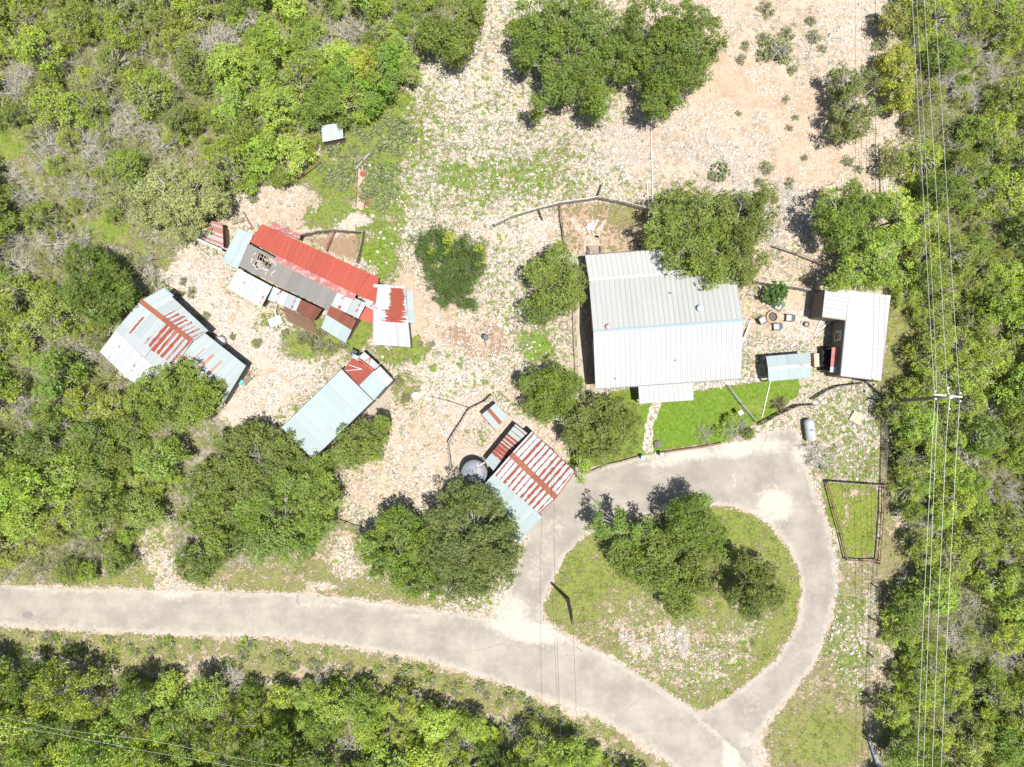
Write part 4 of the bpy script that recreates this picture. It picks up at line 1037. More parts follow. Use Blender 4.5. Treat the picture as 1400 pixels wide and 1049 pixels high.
L.roof('roof', [((461.6, 397.6, 3.4), (501.2, 414.4, 3.4), (489.8, 435.8, 3.05), (452.4, 418, 3.05))], M_patch, label='pale sheet roof with rust patches')
L.roof('roof', [((453, 416.5, 3.02), (487.6, 438, 3.02), (480.9, 450.8, 2.8), (446.6, 430.5, 2.8))], roof_mat('rusty_band_sheet', (.30, .10, .065), .15, .55, .3, weather=.4, stain=(.55, .45, .42), rough=.8), label='rusted band of roof')
L.roof('roof', [((446.6, 430.5, 2.78), (480.6, 451.3, 2.78), (472.3, 469, 2.4), (439, 448.7, 2.4))], M_galp, rib=.8, ribw=.03, ribh=.02, label='plain pale blue lower roof')
L.roof('roof', [((502.3, 416, 3.1), (515.2, 420.5, 3.1), (518.8, 445.5, 2.7), (490.8, 436.3, 2.95))], M_red, label='small red roof below')
L.roof('porch_roof', [((374, 303.5, 2.3), (411.5, 320.5, 2.3), (409, 327, 2.5), (369.3, 311, 2.5))], M_redfade, label='faded sheet behind the red slope')
L.roof('roof', [((510.9, 388.6, 3.16), (553.4, 391.2, 2.85), (561.3, 474.9, 2.75), (509.8, 471.2, 3.0))], roof_mat('pale_end_sheet', (.60, .635, .645), .06, .8, .25, weather=.22, rough=.4, rust=[dict(kind='fill', thr=.28, win=(1.5, 2.85, .25, 2.35), edge=.25, ragu=1.6), dict(kind='fill', thr=.40, win=(1.2, 2.85, 2.3, 3.5), edge=.3, ragu=3.5)]), rib=.9, ribw=.03, ribh=.02, label='pale east end roof with a brown rust patch')
L.roof('awning', [((555.2, 397.2, 2.5), (558.4, 441.2, 2.5), (567.7, 441.2, 2.3), (564, 398.5, 2.3))], M_galp, label='narrow pale blue awning')
W_ = M_brownwood
L.walls('wall', [(343, 331, 3.4), (358.6, 307.5, 2.8), (517, 380, 2.8), (512.5, 414, 3.4)], M_tinwall, .15, skip=(3,))
L.walls('wall', [(339.5, 333, 3.4), (326.5, 364, 2.8), (449.8, 424, 2.75), (461.6, 397.2, 3.4)], M_tinwall, .15, skip=(3,))
L.walls('wall', [(325.4, 312.5, 2.9), (346.2, 321.1, 2.9), (324.8, 367.6, 2.65), (302.9, 357.6, 2.65)], M_tinwall, .15)
L.walls('wall', [(325.4, 367.2, 2.6), (372.1, 391.9, 2.6), (356.5, 420.8, 2.3), (310.4, 394, 2.3)], W_, .40)
L.walls('wall', [(373.6, 391.9, 2.6), (440.1, 423, 2.6), (428.3, 440.1, 2.3), (366, 410, 2.4)], W_, .40)
L.walls('wall', [(461.6, 397.2, 3.3), (501.2, 414.4, 3.3), (472.3, 469, 2.4), (439, 448.7, 2.4)], W_, .40)
L.walls('wall', [(510.9, 388.6, 3.0), (553.4, 391.2, 2.85), (561.3, 474.9, 2.75), (509.8, 471.2, 2.9)], M_tinwall, .15)
mm = MB()
for k in range(9):
    a = P(388 + k * .6, 424 + k * 2.0 * .45); 
    mm.beam(P(387 + .5 * k, 420 + 2.2 * k, .5), P(430 + .5 * k, 440.5 + 2.2 * k, .5), .09, .04)
L.put('board_skirt', mm, M_brownwood)

# --- west shed
Z = Bld('shed', 'patchwork shed with rust striped roof and brown ridge strip, west wood', 'shed', (235, 470))
Z.roof('roof', [((192, 411.7, 3.5), (262.5, 466.6, 3.5), (284.7, 452, 2.95), (222.9, 394.6, 2.95))], M_wshed2, rib=.9, ribw=.03, ribh=.02, label='grey north-east slope with rust flecks')
Z.roof('roof', [((192, 411.7, 3.5), (262.5, 466.6, 3.5), (228, 517, 2.9), (158, 452, 2.9))], M_wshed, rib=.9, ribw=.03, ribh=.02, label='white south-west slope with rust stripes')
Z.roof('roof', [((158.3, 452.4, 2.86), (205, 496, 2.86), (170, 514, 2.5), (136.5, 481, 2.5))], M_galw, rib=.9, ribw=.03, ribh=.02, label='low bleached west roof')
Z.roof('roof', [((205.2, 496.2, 2.86), (240, 529, 2.86), (222, 552, 2.5), (170.4, 514.2, 2.5))], M_galw, label='low bleached roof under the tree')
Z.roof('roof', [((277.8, 453.8, 2.8), (336.2, 500.1, 2.8), (300.1, 559.3, 2.5), (244, 484, 3.2))], M_eshed, rib=.9, ribw=.03, ribh=.02, label='pale blue east section')
Z.cap('ridge_cap', (191.5, 411.3, 3.5), (262, 466.2, 3.5), M_orange, .46, .03)
Z.cap('ridge_cap', (246, 485, 3.22), (262, 498, 3.1), M_orange, .34, .03)
Z.cap('flashing', (222.9, 394.2, 2.92), (236, 405.6, 2.92), M_cap, .3, .03, .03)
Z.walls('wall', [(192, 411.7, 3.5), (262.5, 466.6, 3.5), (284.7, 452, 2.95), (222.9, 394.6, 2.95)], M_tinwall, .42)
Z.walls('wall', [(192, 411.7, 3.5), (262.5, 466.6, 3.5), (228, 517, 2.9), (158, 452, 2.9)], M_tinwall, .42)
Z.walls('wall', [(277.8, 453.8, 2.8), (336.2, 500.1, 2.8), (300.1, 559.3, 2.5), (244, 484, 2.95)], M_tinwall, .42)
Z.walls('wall', [(158.3, 452.4, 2.8), (240, 529, 2.8), (222, 552, 2.5), (136.5, 481, 2.5)], M_tinwall, .42)

# --- little white hut roof at the wood, rusty lean-to by the track
V = Bld('hut', 'tiny hut with a white sheet roof at the edge of the north-west wood', 'hut', (454, 182))
V.roof('roof', [((439.2, 171.5, 1.8), (467.4, 167.7, 1.8), (469.4, 189, 1.6), (441.1, 194.6, 1.6))], roof_mat('white_hut_sheet', (.55, .60, .62), .04, .9, .2, weather=.1, rust=[dict(kind='fill', thr=.2, win=(.45, 1.25, .75, .95), edge=.2)], rustcol=(.45, .36, .30)), rib=.9, ribw=.03, ribh=.02)
V.walls('wall', [(439.2, 171.5, 1.8), (467.4, 167.7, 1.8), (469.4, 189, 1.6), (441.1, 194.6, 1.6)], M_brownwood, .12)
K = Bld('shed', 'small rusty sheet roofed shed half under the pale green tree', 'shed', (288, 322))
K.roof('roof', [((268, 324.5, 2.2), (290, 302, 2.2), (304.2, 306, 2.0), (305.5, 338.5, 2.0))], roof_mat('rust_and_white_sheet', (.52, .49, .47), .15, .6, .3, weather=.4, rust=[dict(kind='stripe', per=.6, duty=.6, jit=.6, gap=.35)], rustcol=(.30, .14, .11)), label='rust and white streaked roof')
K.walls('wall', [(268, 324.5, 2.2), (290, 302, 2.2), (304.2, 306, 2.0), (305.5, 338.5, 2.0)], M_brownwood, .15)
mm = MB(); mm.beam(P(269, 327, 2.1), P(303, 342, 1.9), .2, .06); K.put('fascia', mm, M_capw)
# ------------------------------------------------------------------ things in the yards
M_wire = simple('weathered_wire', (.24, .235, .225), .6, .2, 6, metal=.2)
M_pole = simple('grey_creosote_pole', (.20, .165, .13), .9, .25, 3, c2=(.27, .24, .20))
M_clay = simple('terracotta_ring', (.42, .30, .21), .85, .15, 4)
M_ash = simple('charred_ash', (.12, .10, .09), .95, .5, 6)
M_stone = simple('white_limestone', (.68, .63, .56), .95, .15, 4, c2=(.50, .45, .39))
M_gstone = simple('grey_limestone', (.36, .34, .31), .95, .25, 4)

def one(name, label, cat, px, py, z=0, group=None, rz=0):
    return thing(name, label, cat, P(px, py, z), rz, group)

# water tank
t = one('water_tank', 'round dark grey water tank beside the striped garage', 'water tank', 650, 643.5)
mb = MB(); r = 1.24
mb.lathe((0, 0, 0), [(r, 0), (r, .55), (r + .03, .6), (r, .65), (r, 1.15), (r + .03, 1.2), (r, 1.25), (r, 1.8), (r + .03, 1.85), (r, 1.9), (r, 2.3), (r * .96, 2.36)], 40)
mb.build('tank_wall', simple('dark_tank_wall', (.10, .09, .08), .7, .3, 3), t, True)
mb = MB(); mb.lathe((0, 0, 2.33), [(r * .98, 0), (r * .97, .05), (r * .5, .14), (.05, .19)], 40); mb.build('lid', simple('grey_blue_tank_lid', (.20, .215, .25), .55, .12, 2), t, True)
mb = MB(); mb.lathe((.40, .30, 2.46), [(.30, 0), (.30, .10), (.24, .12), (.10, .13), (.04, .15)], 20); h_ = mb.build('hatch', simple('taupe_hatch', (.30, .27, .25), .6, .15, 5), t, True)
mb = MB(); mb.tube([(.3, .95, 2.5), (.35, .6, 2.6), (.6, .8, 2.6)], .04, 6); mb.tube([(.95, 1.0, 0), (.95, .95, 2.3), (.6, .8, 2.6)], .05, 6); mb.build('pipe', M_white, t)
mb = MB()
for k in range(6):
    a = k * math.pi / 3 + .3; mb.box((math.cos(a) * 1.14, math.sin(a) * 1.14, 2.38), (.12, .05, .05), a)
mb.build('lug', M_dkgrey, t)

# fire ring and its four chairs
t = one('fire_pit', 'round terracotta rimmed fire ring with ash and weeds between the chairs', 'fire pit', 1055.3, 433.5)
mb = MB(); mb.lathe((0, 0, 0), [(.60, 0), (.60, .28), (.50, .30), (.44, .28), (.44, .05)], 26, close=False); mb.build('rim', M_clay, t, True)
mb = MB(); mb.lathe((0, 0, .05), [(.44, 0), (.3, .06), (.05, .09)], 20); mb.build('ash', M_ash, t, True)
mb = MB()
for k in range(9): mb.blob((R.uniform(-.28, .28), R.uniform(-.28, .28), .16), R.uniform(.04, .10), k)
mb.build('coal', M_dkgrey, t)
def chair_parts(t, seatmat):
    fr = simple('chair_frame_dark', (.045, .045, .05), .5, .2, 4) if 'chair_frame_dark' not in bpy.data.materials else bpy.data.materials['chair_frame_dark']
    mb = MB(); mb.box((0, .02, .40), (.56, .56, .09)); mb.build('seat', seatmat, t)
    mb = MB(); mb.box((0, .36, .66), (.56, .08, .56), 0, -.35); mb.build('backrest', seatmat, t)
    for sx in (-1, 1):
        mb = MB(); mb.box((sx * .33, .02, .56), (.08, .66, .05)); mb.build('armrest', fr, t)
        for sy in (-.27, .30):
            mb = MB(); mb.box((sx * .31, sy, .27), (.05, .05, .54)); mb.build('leg', fr, t)
M_seat = simple('grey_chair_fabric', (.36, .37, .37), .85, .15, 5)
chair = None
for (px, py, rz, lab) in ((1062, 420.5, -.55, 'grey patio chair beside the leafy bush north of the fire ring'), (1076.5, 435.5, -1.65, 'grey patio chair on the east side of the fire ring'),
                          (1059.5, 447.5, -1.5, 'grey patio chair on the south side of the fire ring'), (1041, 438.5, 2.1, 'grey patio chair on the west side of the fire ring')):
    if chair is None:
        chair = one('patio_chair', lab, 'chair', px, py, 0, 'chairs around the fire ring', rz); chair_parts(chair, M_seat)
    else:
        c2 = chair.copy(); link(c2); c2.location = P(px, py); c2.rotation_euler = (0, 0, rz); c2['label'] = lab
        for ch in list(chair.children):
            d = ch.copy(); link(d); d.parent = c2
mb = MB(); mb.box((0, .0, .38), (.5, .5, .06)); mb.box((0, -.62, .36), (.52, .5, .07))
foot = one('footrest', 'small dark footstool beside the east patio chair', 'footrest', 1083.5, 435.5); mb = MB(); mb.box((0, 0, .3), (.42, .42, .07)); mb.build('seat', M_dkgrey, foot); mb = MB()
for sx in (-.17, .17):
    for sy in (-.17, .17): mb.box((sx, sy, .14), (.04, .04, .28))
mb.build('leg', M_black, foot)
t = one('bucket', 'round dark pot on pale gravel between the chairs and the shed', 'pot', 1101.3, 443.8)
mb = MB(); mb.lathe((0, 0, 0), [(.20, 0), (.26, .32), (.27, .36), (.22, .36), (.20, .1)], 18, close=False); mb.build('pot', M_dkgrey, t, True); mb = MB(); mb.lathe((0, 0, .22), [(.21, 0), (.1, .05), (.02, .06)], 14); mb.build('soil', M_clay, t, True)
def plank(name, label, cat, a, b, w, h, mat, z0=.02, z1=None, group=None):
    A, Bp = P(*a), P(*b); A.z = z0 + h / 2; Bp.z = (z0 if z1 is None else z1) + h / 2
    base = Vector((A.x, A.y, 0)); mb = MB(); mb.beam(A - base, Bp - base, w, h)
    for k in range(3): mb.beam((A - base).lerp(Bp - base, .2 + .3 * k) + Vector((0, 0, h * .5)), (A - base).lerp(Bp - base, .22 + .3 * k) + Vector((0, 0, h * .5)), w * .9, .008)
    o = put(name, mb.mesh(name, uv=True), mat); o.location = base
    return tag(o, label, cat, group)
plank('plank', 'white plank leaning out from the house east corner', 'plank', (1025.7, 438.7), (1014, 467), .14, .05, M_white, .05, .6)
plank('pole', 'longer white pole on the gravel west of the L-shaped shed', 'pole', (1121.5, 438.5), (1113, 458.5), .10, .08, M_white, .05)
plank('pole', 'short white pole crossing into the shed shadow', 'pole', (1133.5, 440), (1123, 449.5), .12, .09, M_white, .05)
plank('pipe', 'long pale pipe running down the north slope to the house yard', 'pipe', (889.3, 150), (892.3, 293), .07, .07, M_frame, .12)
plank('pipe', 'shorter pale pipe parallel to the long pipe above the house', 'pipe', (884, 246), (886.8, 306), .06, .06, M_frame, .12)
plank('pipe', 'thin pale pipe across the grass below the patio cover', 'pipe', (1053, 521), (1041.5, 571), .06, .05, M_frame, .05)
plank('pipe', 'white pipe lying across the rusty trough', 'pipe', (506, 212), (487, 233), .12, .10, M_steel, .3)
plank('white_sheet', 'crumpled white sheet lying on grass at the wood edge', 'sheet', (404.5, 220.5), (420.5, 224), .5, .06, M_white, .05)
plank('white_sheet', 'white board on the grass just below the tiny hut', 'board', (449.5, 197), (455, 197.5), .45, .05, M_white, .04)
plank('sheet_metal', 'pale blue metal sheet on the slope beside the east boundary wire', 'sheet', (1200.5, 226), (1196, 238), .6, .03, M_galp, .05)
plank('log', 'grey fallen log lying behind the red barn', 'log', (318, 306), (334, 300), .32, .28, M_wood, .0)
plank('plank', 'long brown plank leaning near the red barn corner', 'plank', (333, 290), (347, 314), .14, .08, M_brownwood, .1)
plank('pipe', 'thin hose line crossing the sandy yard toward the tank', 'hose', (580, 546), (661, 616), .16, .06, simple('packed_soil_ridge', (.33, .27, .20), .95, .2, 4), -.01)
plank('stone_slab', 'pale stone block on grass east of the small barn', 'stone', (581.5, 543.5), (589.5, 546.5), .3, .2, M_stone, 0)
# hatch cover on rubble
t = one('hatch_cover', 'square tan board cover in four panels on the white rubble', 'cover', 1169.5, 571, 0, None, -.55)
mb = MB(); mb.box((0, 0, .10), (1.05, 1.05, .2)); mb.build('curb', simple('tan_board_curb', (.40, .32, .24), .9, .2, 4), t); mb = MB()
for sx in (-1, 1):
    for sy in (-1, 1): mb.box((sx * .26, sy * .26, .225), (.48, .48, .05))
mb.build('panel', simple('tan_board', (.55, .43, .32), .9, .12, 5), t)
# propane tank
t = one('propane_tank', 'silver white propane tank lying beside the bare branches', 'gas tank', 1103.2, 588, 0, None, math.radians(97))
mb = MB(); pr = [(.04, -1.12), (.25, -1.08), (.40, -.98), (.47, -.82), (.48, -.6), (.48, .6), (.47, .82), (.40, .98), (.25, 1.08), (.04, 1.12)]
vs = []; n = 22
for r_, x in pr:
    for k in range(n): a = 2 * math.pi * k / n; vs.append((x, r_ * math.cos(a), .72 + r_ * math.sin(a)))
mb.add(vs, [(i * n + k, i * n + (k + 1) % n, (i + 1) * n + (k + 1) % n, (i + 1) * n + k) for i in range(len(pr) - 1) for k in range(n)] + [tuple(range(n - 1, -1, -1)), tuple(range((len(pr) - 1) * n, len(pr) * n))])
mb.build('tank', simple('silver_tank_paint', (.38, .40, .40), .35, .1, 2), t, True)
mb = MB(); mb.lathe((0, 0, 1.18), [(.14, 0), (.14, .14), (.08, .18)], 12); mb.build('valve_dome', M_steel, t, True)
for x in (-.6, .6): mb = MB(); mb.box((x, 0, .13), (.15, .8, .28)); mb.build('leg', M_CONC, t)
# animal feeder on three legs
t = one('feeder', 'dark barrel feeder on three legs on the bare brown patch', 'feeder', 664.5, 463)
mb = MB(); mb.lathe((0, 0, .9), [(.05, 0), (.24, .12), (.28, .2), (.28, .75), (.25, .8), (.05, .84)], 18); mb.build('barrel', M_dkgrey, t, True)
for k in range(3):
    a = .55 + k * 2 * math.pi / 3; mb = MB(); mb.tube([(math.cos(a) * .95, math.sin(a) * .95, 0), (math.cos(a) * .22, math.sin(a) * .22, 1.35)], .035, 6); mb.build('leg', M_steel, t)
# well ring
t = one('well_ring', 'white concrete well ring set in dirt near the small barn', 'well', 569.5, 541)
mb = MB(); mb.lathe((0, 0, 0), [(.36, 0), (.36, .45), (.29, .45), (.29, .08)], 22, close=False); mb.build('ring', M_stone, t, True)
mb = MB(); mb.lathe((0, 0, .05), [(.29, 0), (.29, .02)], 18); mb.build('floor', simple('sandy_floor', (.5, .42, .34), .9), t)
t = one('trough', 'white water trough with a pipe across it near the red barn', 'trough', 378.5, 440, 0, None, .4)
mb = MB(); mb.box((0, 0, .25), (1.25, .8, .5)); mb.build('basin', simple('white_plastic_basin', (.70, .68, .65), .7, .12, 3), t); mb = MB(); mb.box((0, .0, .51), (1.0, .55, .03)); mb.build('water', simple('murky_water', (.42, .42, .39), .2, .1, 2), t)
mb = MB(); mb.tube([(-.1, -.75, .62), (.25, .15, .66), (.45, .95, .7)], .05, 6); mb.tube([(.45, .95, .7), (.2, 1.1, .7)], .05, 6); mb.build('pipe', M_white, t)
t = one('stove', 'black grill box standing behind the small barn', 'grill', 489, 483.5, 0, None, -.45)
mb = MB(); mb.box((0, 0, 1.5), (.62, .5, .5)); mb.build('body', M_black, t); mb = MB()
for k in range(4): mb.box((-.22 + .15 * k, 0, 1.78), (.08, .46, .05))
mb.build('grate', M_dkgrey, t); mb = MB()
for sx in (-.26, .26):
    for sy in (-.2, .2): mb.box((sx, sy, .65), (.05, .05, 1.3))
mb.build('leg', M_black, t)
t = one('chimney_drum', 'pale round drum standing against the west shed wall', 'drum', 304.5, 467)
mb = MB(); mb.lathe((0, 0, 0), [(.48, 0), (.48, .5), (.5, .52), (.48, .55), (.48, .95), (.44, 1.0), (.05, 1.03)], 22); mb.build('drum', simple('pale_grey_drum', (.50, .49, .46), .6, .2, 3), t, True)
mb = MB(); mb.box((.05, .35, 1.06), (.55, .1, .06)); mb.build('strap', M_dkgrey, t)
t = one('cooler', 'small turquoise cooler beside the west shed east corner', 'cooler', 331.5, 523, 0, None, .7)
mb = MB(); mb.box((0, 0, .2), (.45, .3, .4)); mb.build('body', simple('turquoise_plastic', (.05, .55, .55), .5, .1, 3), t); mb = MB(); mb.box((0, 0, .43), (.47, .32, .06)); mb.build('lid', simple('turquoise_lid', (.10, .62, .62), .5, .1, 3), t)
t = one('bucket', 'little red bucket on the gravel near the west shed', 'bucket', 343.3, 510)
mb = MB(); mb.lathe((0, 0, 0), [(.12, 0), (.16, .3), (.14, .3), (.11, .05)], 14, close=False); mb.build('pail', simple('bright_red_plastic', (.62, .04, .05), .5, .1, 3), t, True); mb = MB(); mb.tube([(.15, 0, .3), (0, .12, .36), (-.15, 0, .3)], .012, 5); mb.build('handle', M_steel, t)
t = one('crate', 'grey crate between the west shed and its gravel yard', 'crate', 338.5, 520, 0, None, .75)
mb = MB()
for k in range(6): mb.box((-.4 + .16 * k, 0, .32), (.13, .5, .03))
mb.box((0, .23, .16), (.9, .04, .3)); mb.box((0, -.23, .16), (.9, .04, .3)); mb.build('slats', M_wood, t)
for (px, py, lab) in ((496.5, 238, 'round rusty drum lid at the upper end of the trough'), (501.5, 277.5, 'round rusty drum lid at the lower end of the trough')):
    t = one('drum_lid', lab, 'drum lid', px, py, 0, 'rusty drum lids'); mb = MB(); mb.lathe((0, 0, .03), [(.28, 0), (.30, .08), (.27, .09), (.24, .06), (.03, .06)], 20); mb.build('rim', M_rustobj, t, True)
t = one('trough', 'narrow brown earth trough in the green scrub', 'trough', 495, 250); mb = MB()
A, Bq = P(496, 213), P(492.5, 284); base = P(495, 250)
for s_ in (-1, 1): mb.beam(A - base + Vector((s_ * .42, 0, .10)), Bq - base + Vector((s_ * .42, 0, .10)), .07, .25)
mb.build('side', M_brownwood, t)
# bird bath, lawn boulder, white bird house, gate pillars
t = one('bird_bath', 'white pedestal bird bath under the oaks west of the lawn', 'bird bath', 763.5, 570)
mb = MB(); mb.lathe((0, 0, 0), [(.22, 0), (.2, .08), (.09, .15), (.08, .8), (.15, .9)], 14); mb.build('pedestal', M_white, t, True); mb = MB(); mb.lathe((0, 0, .9), [(.10, 0), (.34, .14), (.36, .17), (.28, .14), (.05, .08)], 20, close=False); mb.build('basin', M_white, t, True)
t = one('boulder', 'dark grey boulder on the lawn corner beside the gate', 'boulder', 899, 607.5); mb = MB(); mb.blob((0, 0, .22), .36, 3, 9, 7, .9, .22); mb.build('rock', simple('dark_grey_rock', (.16, .15, .14), .95, .3, 5), t)
t = one('bird_house', 'small white bird house on a post by the shrubs', 'bird house', 1006, 564); mb = MB(); mb.box((0, 0, .6), (.07, .07, 1.2)); mb.build('post', M_wood, t); mb = MB(); mb.box((0, 0, 1.32), (.34, .34, .3), .6); mb.build('body', M_white, t)
mb = MB(); mb.box((.0, .0, 1.5), (.40, .40, .06), .6); mb.build('roof', M_white, t)
for px, py, lab in ((876.5, 624.5, 'west gate pillar of the white path'), (902, 620.5, 'east gate pillar of the white path')):
    t = one('gate_pillar', lab + ', greenish metal cap', 'gate pillar', px, py, 0, 'pillars of the front gate'); mb = MB(); mb.box((0, 0, .5), (.28, .28, 1.0)); mb.build('post', M_steel, t); mb = MB(); mb.box((0, 0, 1.03), (.36, .36, .07)); mb.build('cap', simple('verdigris_cap' + lab[:2], (.30, .38, .35), .6, .2, 3), t)
t = one('steps', 'wooden back steps with dark side rails on the house north side', 'steps', 812, 346); mb = MB()
for k in range(4): mb.box((0, .55 - .28 * k, .12 + .14 * k), (.95, .30, .06), .07)
mb.build('tread', M_wood, t)
for sx in (-.62, .62): mb = MB(); mb.box((sx, .15, .55), (.10, 1.0, .08), .07, -.4); mb.box((sx, .55, .25), (.09, .09, .55)); mb.box((sx, -.25, .5), (.09, .09, 1.1)); mb.build('handrail', M_dkgrey, t)
t = one('stone_heap', 'heap of white stones in the bare yard behind the house', 'stone heap', 807, 312); mb = MB()
for k in range(70):
    a = R.uniform(0, 6.28); q = abs(R.gauss(0, .42)); mb.blob((q * math.cos(a), q * math.sin(a), .28 * max(0, 1 - q)), R.uniform(.07, .15), k, 6, 4)
mb.build('stones', M_stone, t)
t = one('well_ring', 'brown ring of an old tyre planter west of the house walk', 'planter', 770.5, 446); mb = MB(); mb.lathe((0, 0, 0), [(.46, 0), (.50, .08), (.46, .14), (.36, .12), (.34, .02)], 24, close=False); mb.build('ring', simple('dusty_tyre', (.22, .18, .14), .9, .2, 4), t, True)

# ------------------------------------------------------------------ fences
def fence(name, label, pts, h=1.15, gap=2.3, mat=None, style='wire', postmat=None, cat='fence', lean=0.0, pw=.09, thick=.012):
    W = [P(*p) for p in pts]; base = W[0].copy(); root = thing(name, label, cat, base)
    mat = mat or M_wire; postmat = postmat or M_wood
    segs = []; S_ = [W[0]]
    for a, b in zip(W[:-1], W[1:]):
        k = max(1, int(round((b - a).length / gap)))
        for i in range(k): S_.append(a.lerp(b, (i + 1) / k))
    tops = []
    for i, p in enumerate(S_):
        q = p - base; hh = h * R.uniform(.95, 1.12); tp = q + Vector((R.uniform(-.06, .06), R.uniform(-.06, .06), hh)); tops.append((q, tp))
        mb = MB(); mb.tube([q, (q + tp) / 2, tp], [pw * .55, pw * .5, pw * .45], 6); mb.build('post', postmat, root)
    mb = MB()
    for (a, ta), (b, tb) in zip(tops[:-1], tops[1:]):
        L = (b - a).length
        if style == 'wire':
            for f in (.08, .3, .5, .7, .9): mb.beam(a.lerp(ta, f), b.lerp(tb, f), thick)
            k = int(L / .22)
            for i in range(1, k):
                f = i / k; mb.beam(a.lerp(b, f) + Vector((0, 0, .05)), ta.lerp(tb, f) * .92 + a.lerp(b, f) * .08, thick * .8)
        elif style == 'picket':
            k = int(L / .12)
            for i in range(k):
                f = (i + .5) / k; u = Vector((R.uniform(-.05, .05), R.uniform(-.05, .05), R.uniform(-.15, .1))); mb.beam(a.lerp(b, f), ta.lerp(tb, f) + u, .065 * R.uniform(.6, 1.3))
            mb.beam(a.lerp(ta, .75), b.lerp(tb, .75), .05); mb.beam(ta, tb, .055, .04)
        elif style == 'rail':
            for f in (.45, .93): mb.beam(a.lerp(ta, f), b.lerp(tb, f), .055, .10)
            if R.random() < .7: mb.beam(a.lerp(ta, .3), b.lerp(tb, .6), .06)
        elif style == 'low':
            mb.beam(a + Vector((0, 0, h * .5)), b + Vector((0, 0, h * .5)), .16, h * .9)
    mb.build({'wire': 'wire_mesh', 'picket': 'picket', 'rail': 'rail', 'low': 'board'}[style], mat, root)
    return root
fence('picket_fence', 'grey picket fence curving up from the open rubble to the back yard corner', [(676, 311), (700, 299), (735, 288), (765, 281), (800, 276), (818, 273)], 1.25, 2.2, simple('grey_cedar_pickets', (.50, .47, .43), .9, .3, 4), 'picket')
fence('picket_fence', 'grey brown picket fence sloping to the big oak behind the house', [(820, 274), (850, 280), (890, 292)], 1.2, 2.2, simple('brown_grey_pickets', (.42, .36, .30), .9, .3, 4), 'picket')
fence('rail_fence', 'brown double rail fence on the west side of the bare back yard', [(765, 284), (768, 312), (773, 340)], 1.2, 2.0, M_brownwood, 'rail')
fence('rail_fence', 'short dark stub off the picket fence', [(737, 290), (742, 302)], .9, 1.0, M_wood, 'picket')
fence('rail_fence', 'upright brown rail end above the back yard corner', [(817, 271), (822, 254)], 1.0, 1.4, M_wood, 'picket')
fence('wire_fence', 'grey wire fence between the big oak and the L-shaped shed', [(1030, 388), (1060, 392), (1102, 399)], 1.2, 2.0, simple('pale_grey_fence', (.38, .36, .33), .8, .2, 4), 'picket')
fence('rail_fence', 'brown grey rail fence above the fire ring yard, ending under the east oak', [(1056, 339), (1085, 349), (1112, 360), (1132, 366)], 1.1, 2.2, M_wood, 'rail')
fence('picket_fence', 'grey fence along the top of the brown pens behind the red barn', [(414, 325), (437, 320), (460, 318), (498, 320)], 1.2, 2.0, M_wood, 'picket')
fence('picket_fence', 'grey fence on the east end of the brown pens', [(499, 319), (496, 338), (491, 361)], 1.3, 1.8, M_wood, 'picket')
fence('rail_fence', 'dark brown divider between the two pens behind the red barn', [(459, 319), (454, 332), (449, 345)], 1.1, 1.6, M_rustobj, 'rail')
fence('wire_fence', 'curved grey wire fence around the water tank and the small hut', [(673, 541), (664, 549), (652, 555), (641, 561), (631, 577), (622, 592), (614, 606), (616, 622), (618, 640)], 1.2, 1.5, simple('dark_grey_vine_wire', (.34, .31, .28), .9, .3, 5), 'picket')
fence('wire_fence', 'thin wire line from the well ring to the curved fence', [(592, 544), (615, 549), (641, 558)], 1.0, 2.0, M_wire, 'wire')
fence('wire_fence', 'straight wire fence from the pen corner past the small hut to the garage', [(673, 541), (697, 567), (716, 588), (728, 592), (757, 616)], 1.2, 2.0, M_wood, 'wire', thick=.02)
fence('board_fence', 'low brown board edge between the driveway and the lawn', [(905, 619), (930, 615), (960, 611), (985, 606)], .38, 2.4, M_brownwood, 'low')
fence('board_fence', 'low brown board edge below the oak west of the gate', [(800, 648), (828, 636), (850, 631), (874, 624)], .40, 2.2, M_wood, 'low')
fence('wire_fence', 'white metal rail fence dividing the lawn below the house corner', [(993, 528), (1030, 576)], .9, 1.8, simple('pale_rail', (.45, .43, .39), .7, .15, 4), 'wire', postmat=M_wood, thick=.03)
fence('wire_fence', 'vine covered fence at the lawn end beside the driveway', [(1036, 580), (1058, 568), (1086, 555), (1112, 554)], 1.1, 1.8, simple('dry_vine', (.25, .21, .17), .9, .3, 5), 'picket')
fence('wire_fence', 'dark rope like fence arching above the white rubble', [(1108, 546), (1125, 536), (1143, 529), (1160, 526), (1179, 525)], .8, 1.8, simple('dark_fence_wire', (.22, .20, .18), .9, .3, 5), 'picket')
fence('wire_fence', 'wire fence along the east side of the rubble yard', [(1206, 530), (1206, 570), (1205, 615), (1204, 661)], 1.1, 2.4, M_wire, 'wire', thick=.02)
fence('rail_fence', 'brown rail fence on the north side of the grass plot', [(1127, 657.5), (1165, 660), (1203, 663)], 1.0, 2.2, M_wood, 'picket')
fence('rail_fence', 'brown rail fence on the driveway side of the grass plot', [(1127, 658), (1136, 694), (1145, 729), (1153.5, 763)], .9, 2.4, M_brownwood, 'rail')
fence('rail_fence', 'brown rail fence on the east side of the grass plot', [(1203, 663), (1202, 700), (1200, 735), (1196.5, 765)], .9, 2.4, M_brownwood, 'rail')
fence('rail_fence', 'brown rail fence on the south side of the grass plot', [(1153.5, 763.5), (1175, 765), (1196.5, 765.5)], .9, 1.6, M_brownwood, 'rail')
fence('wire_fence', 'boundary wire fence with white top on the east slope', [(1203, 205), (1204, 235), (1205, 268)], 1.1, 2.2, M_frame, 'rail')
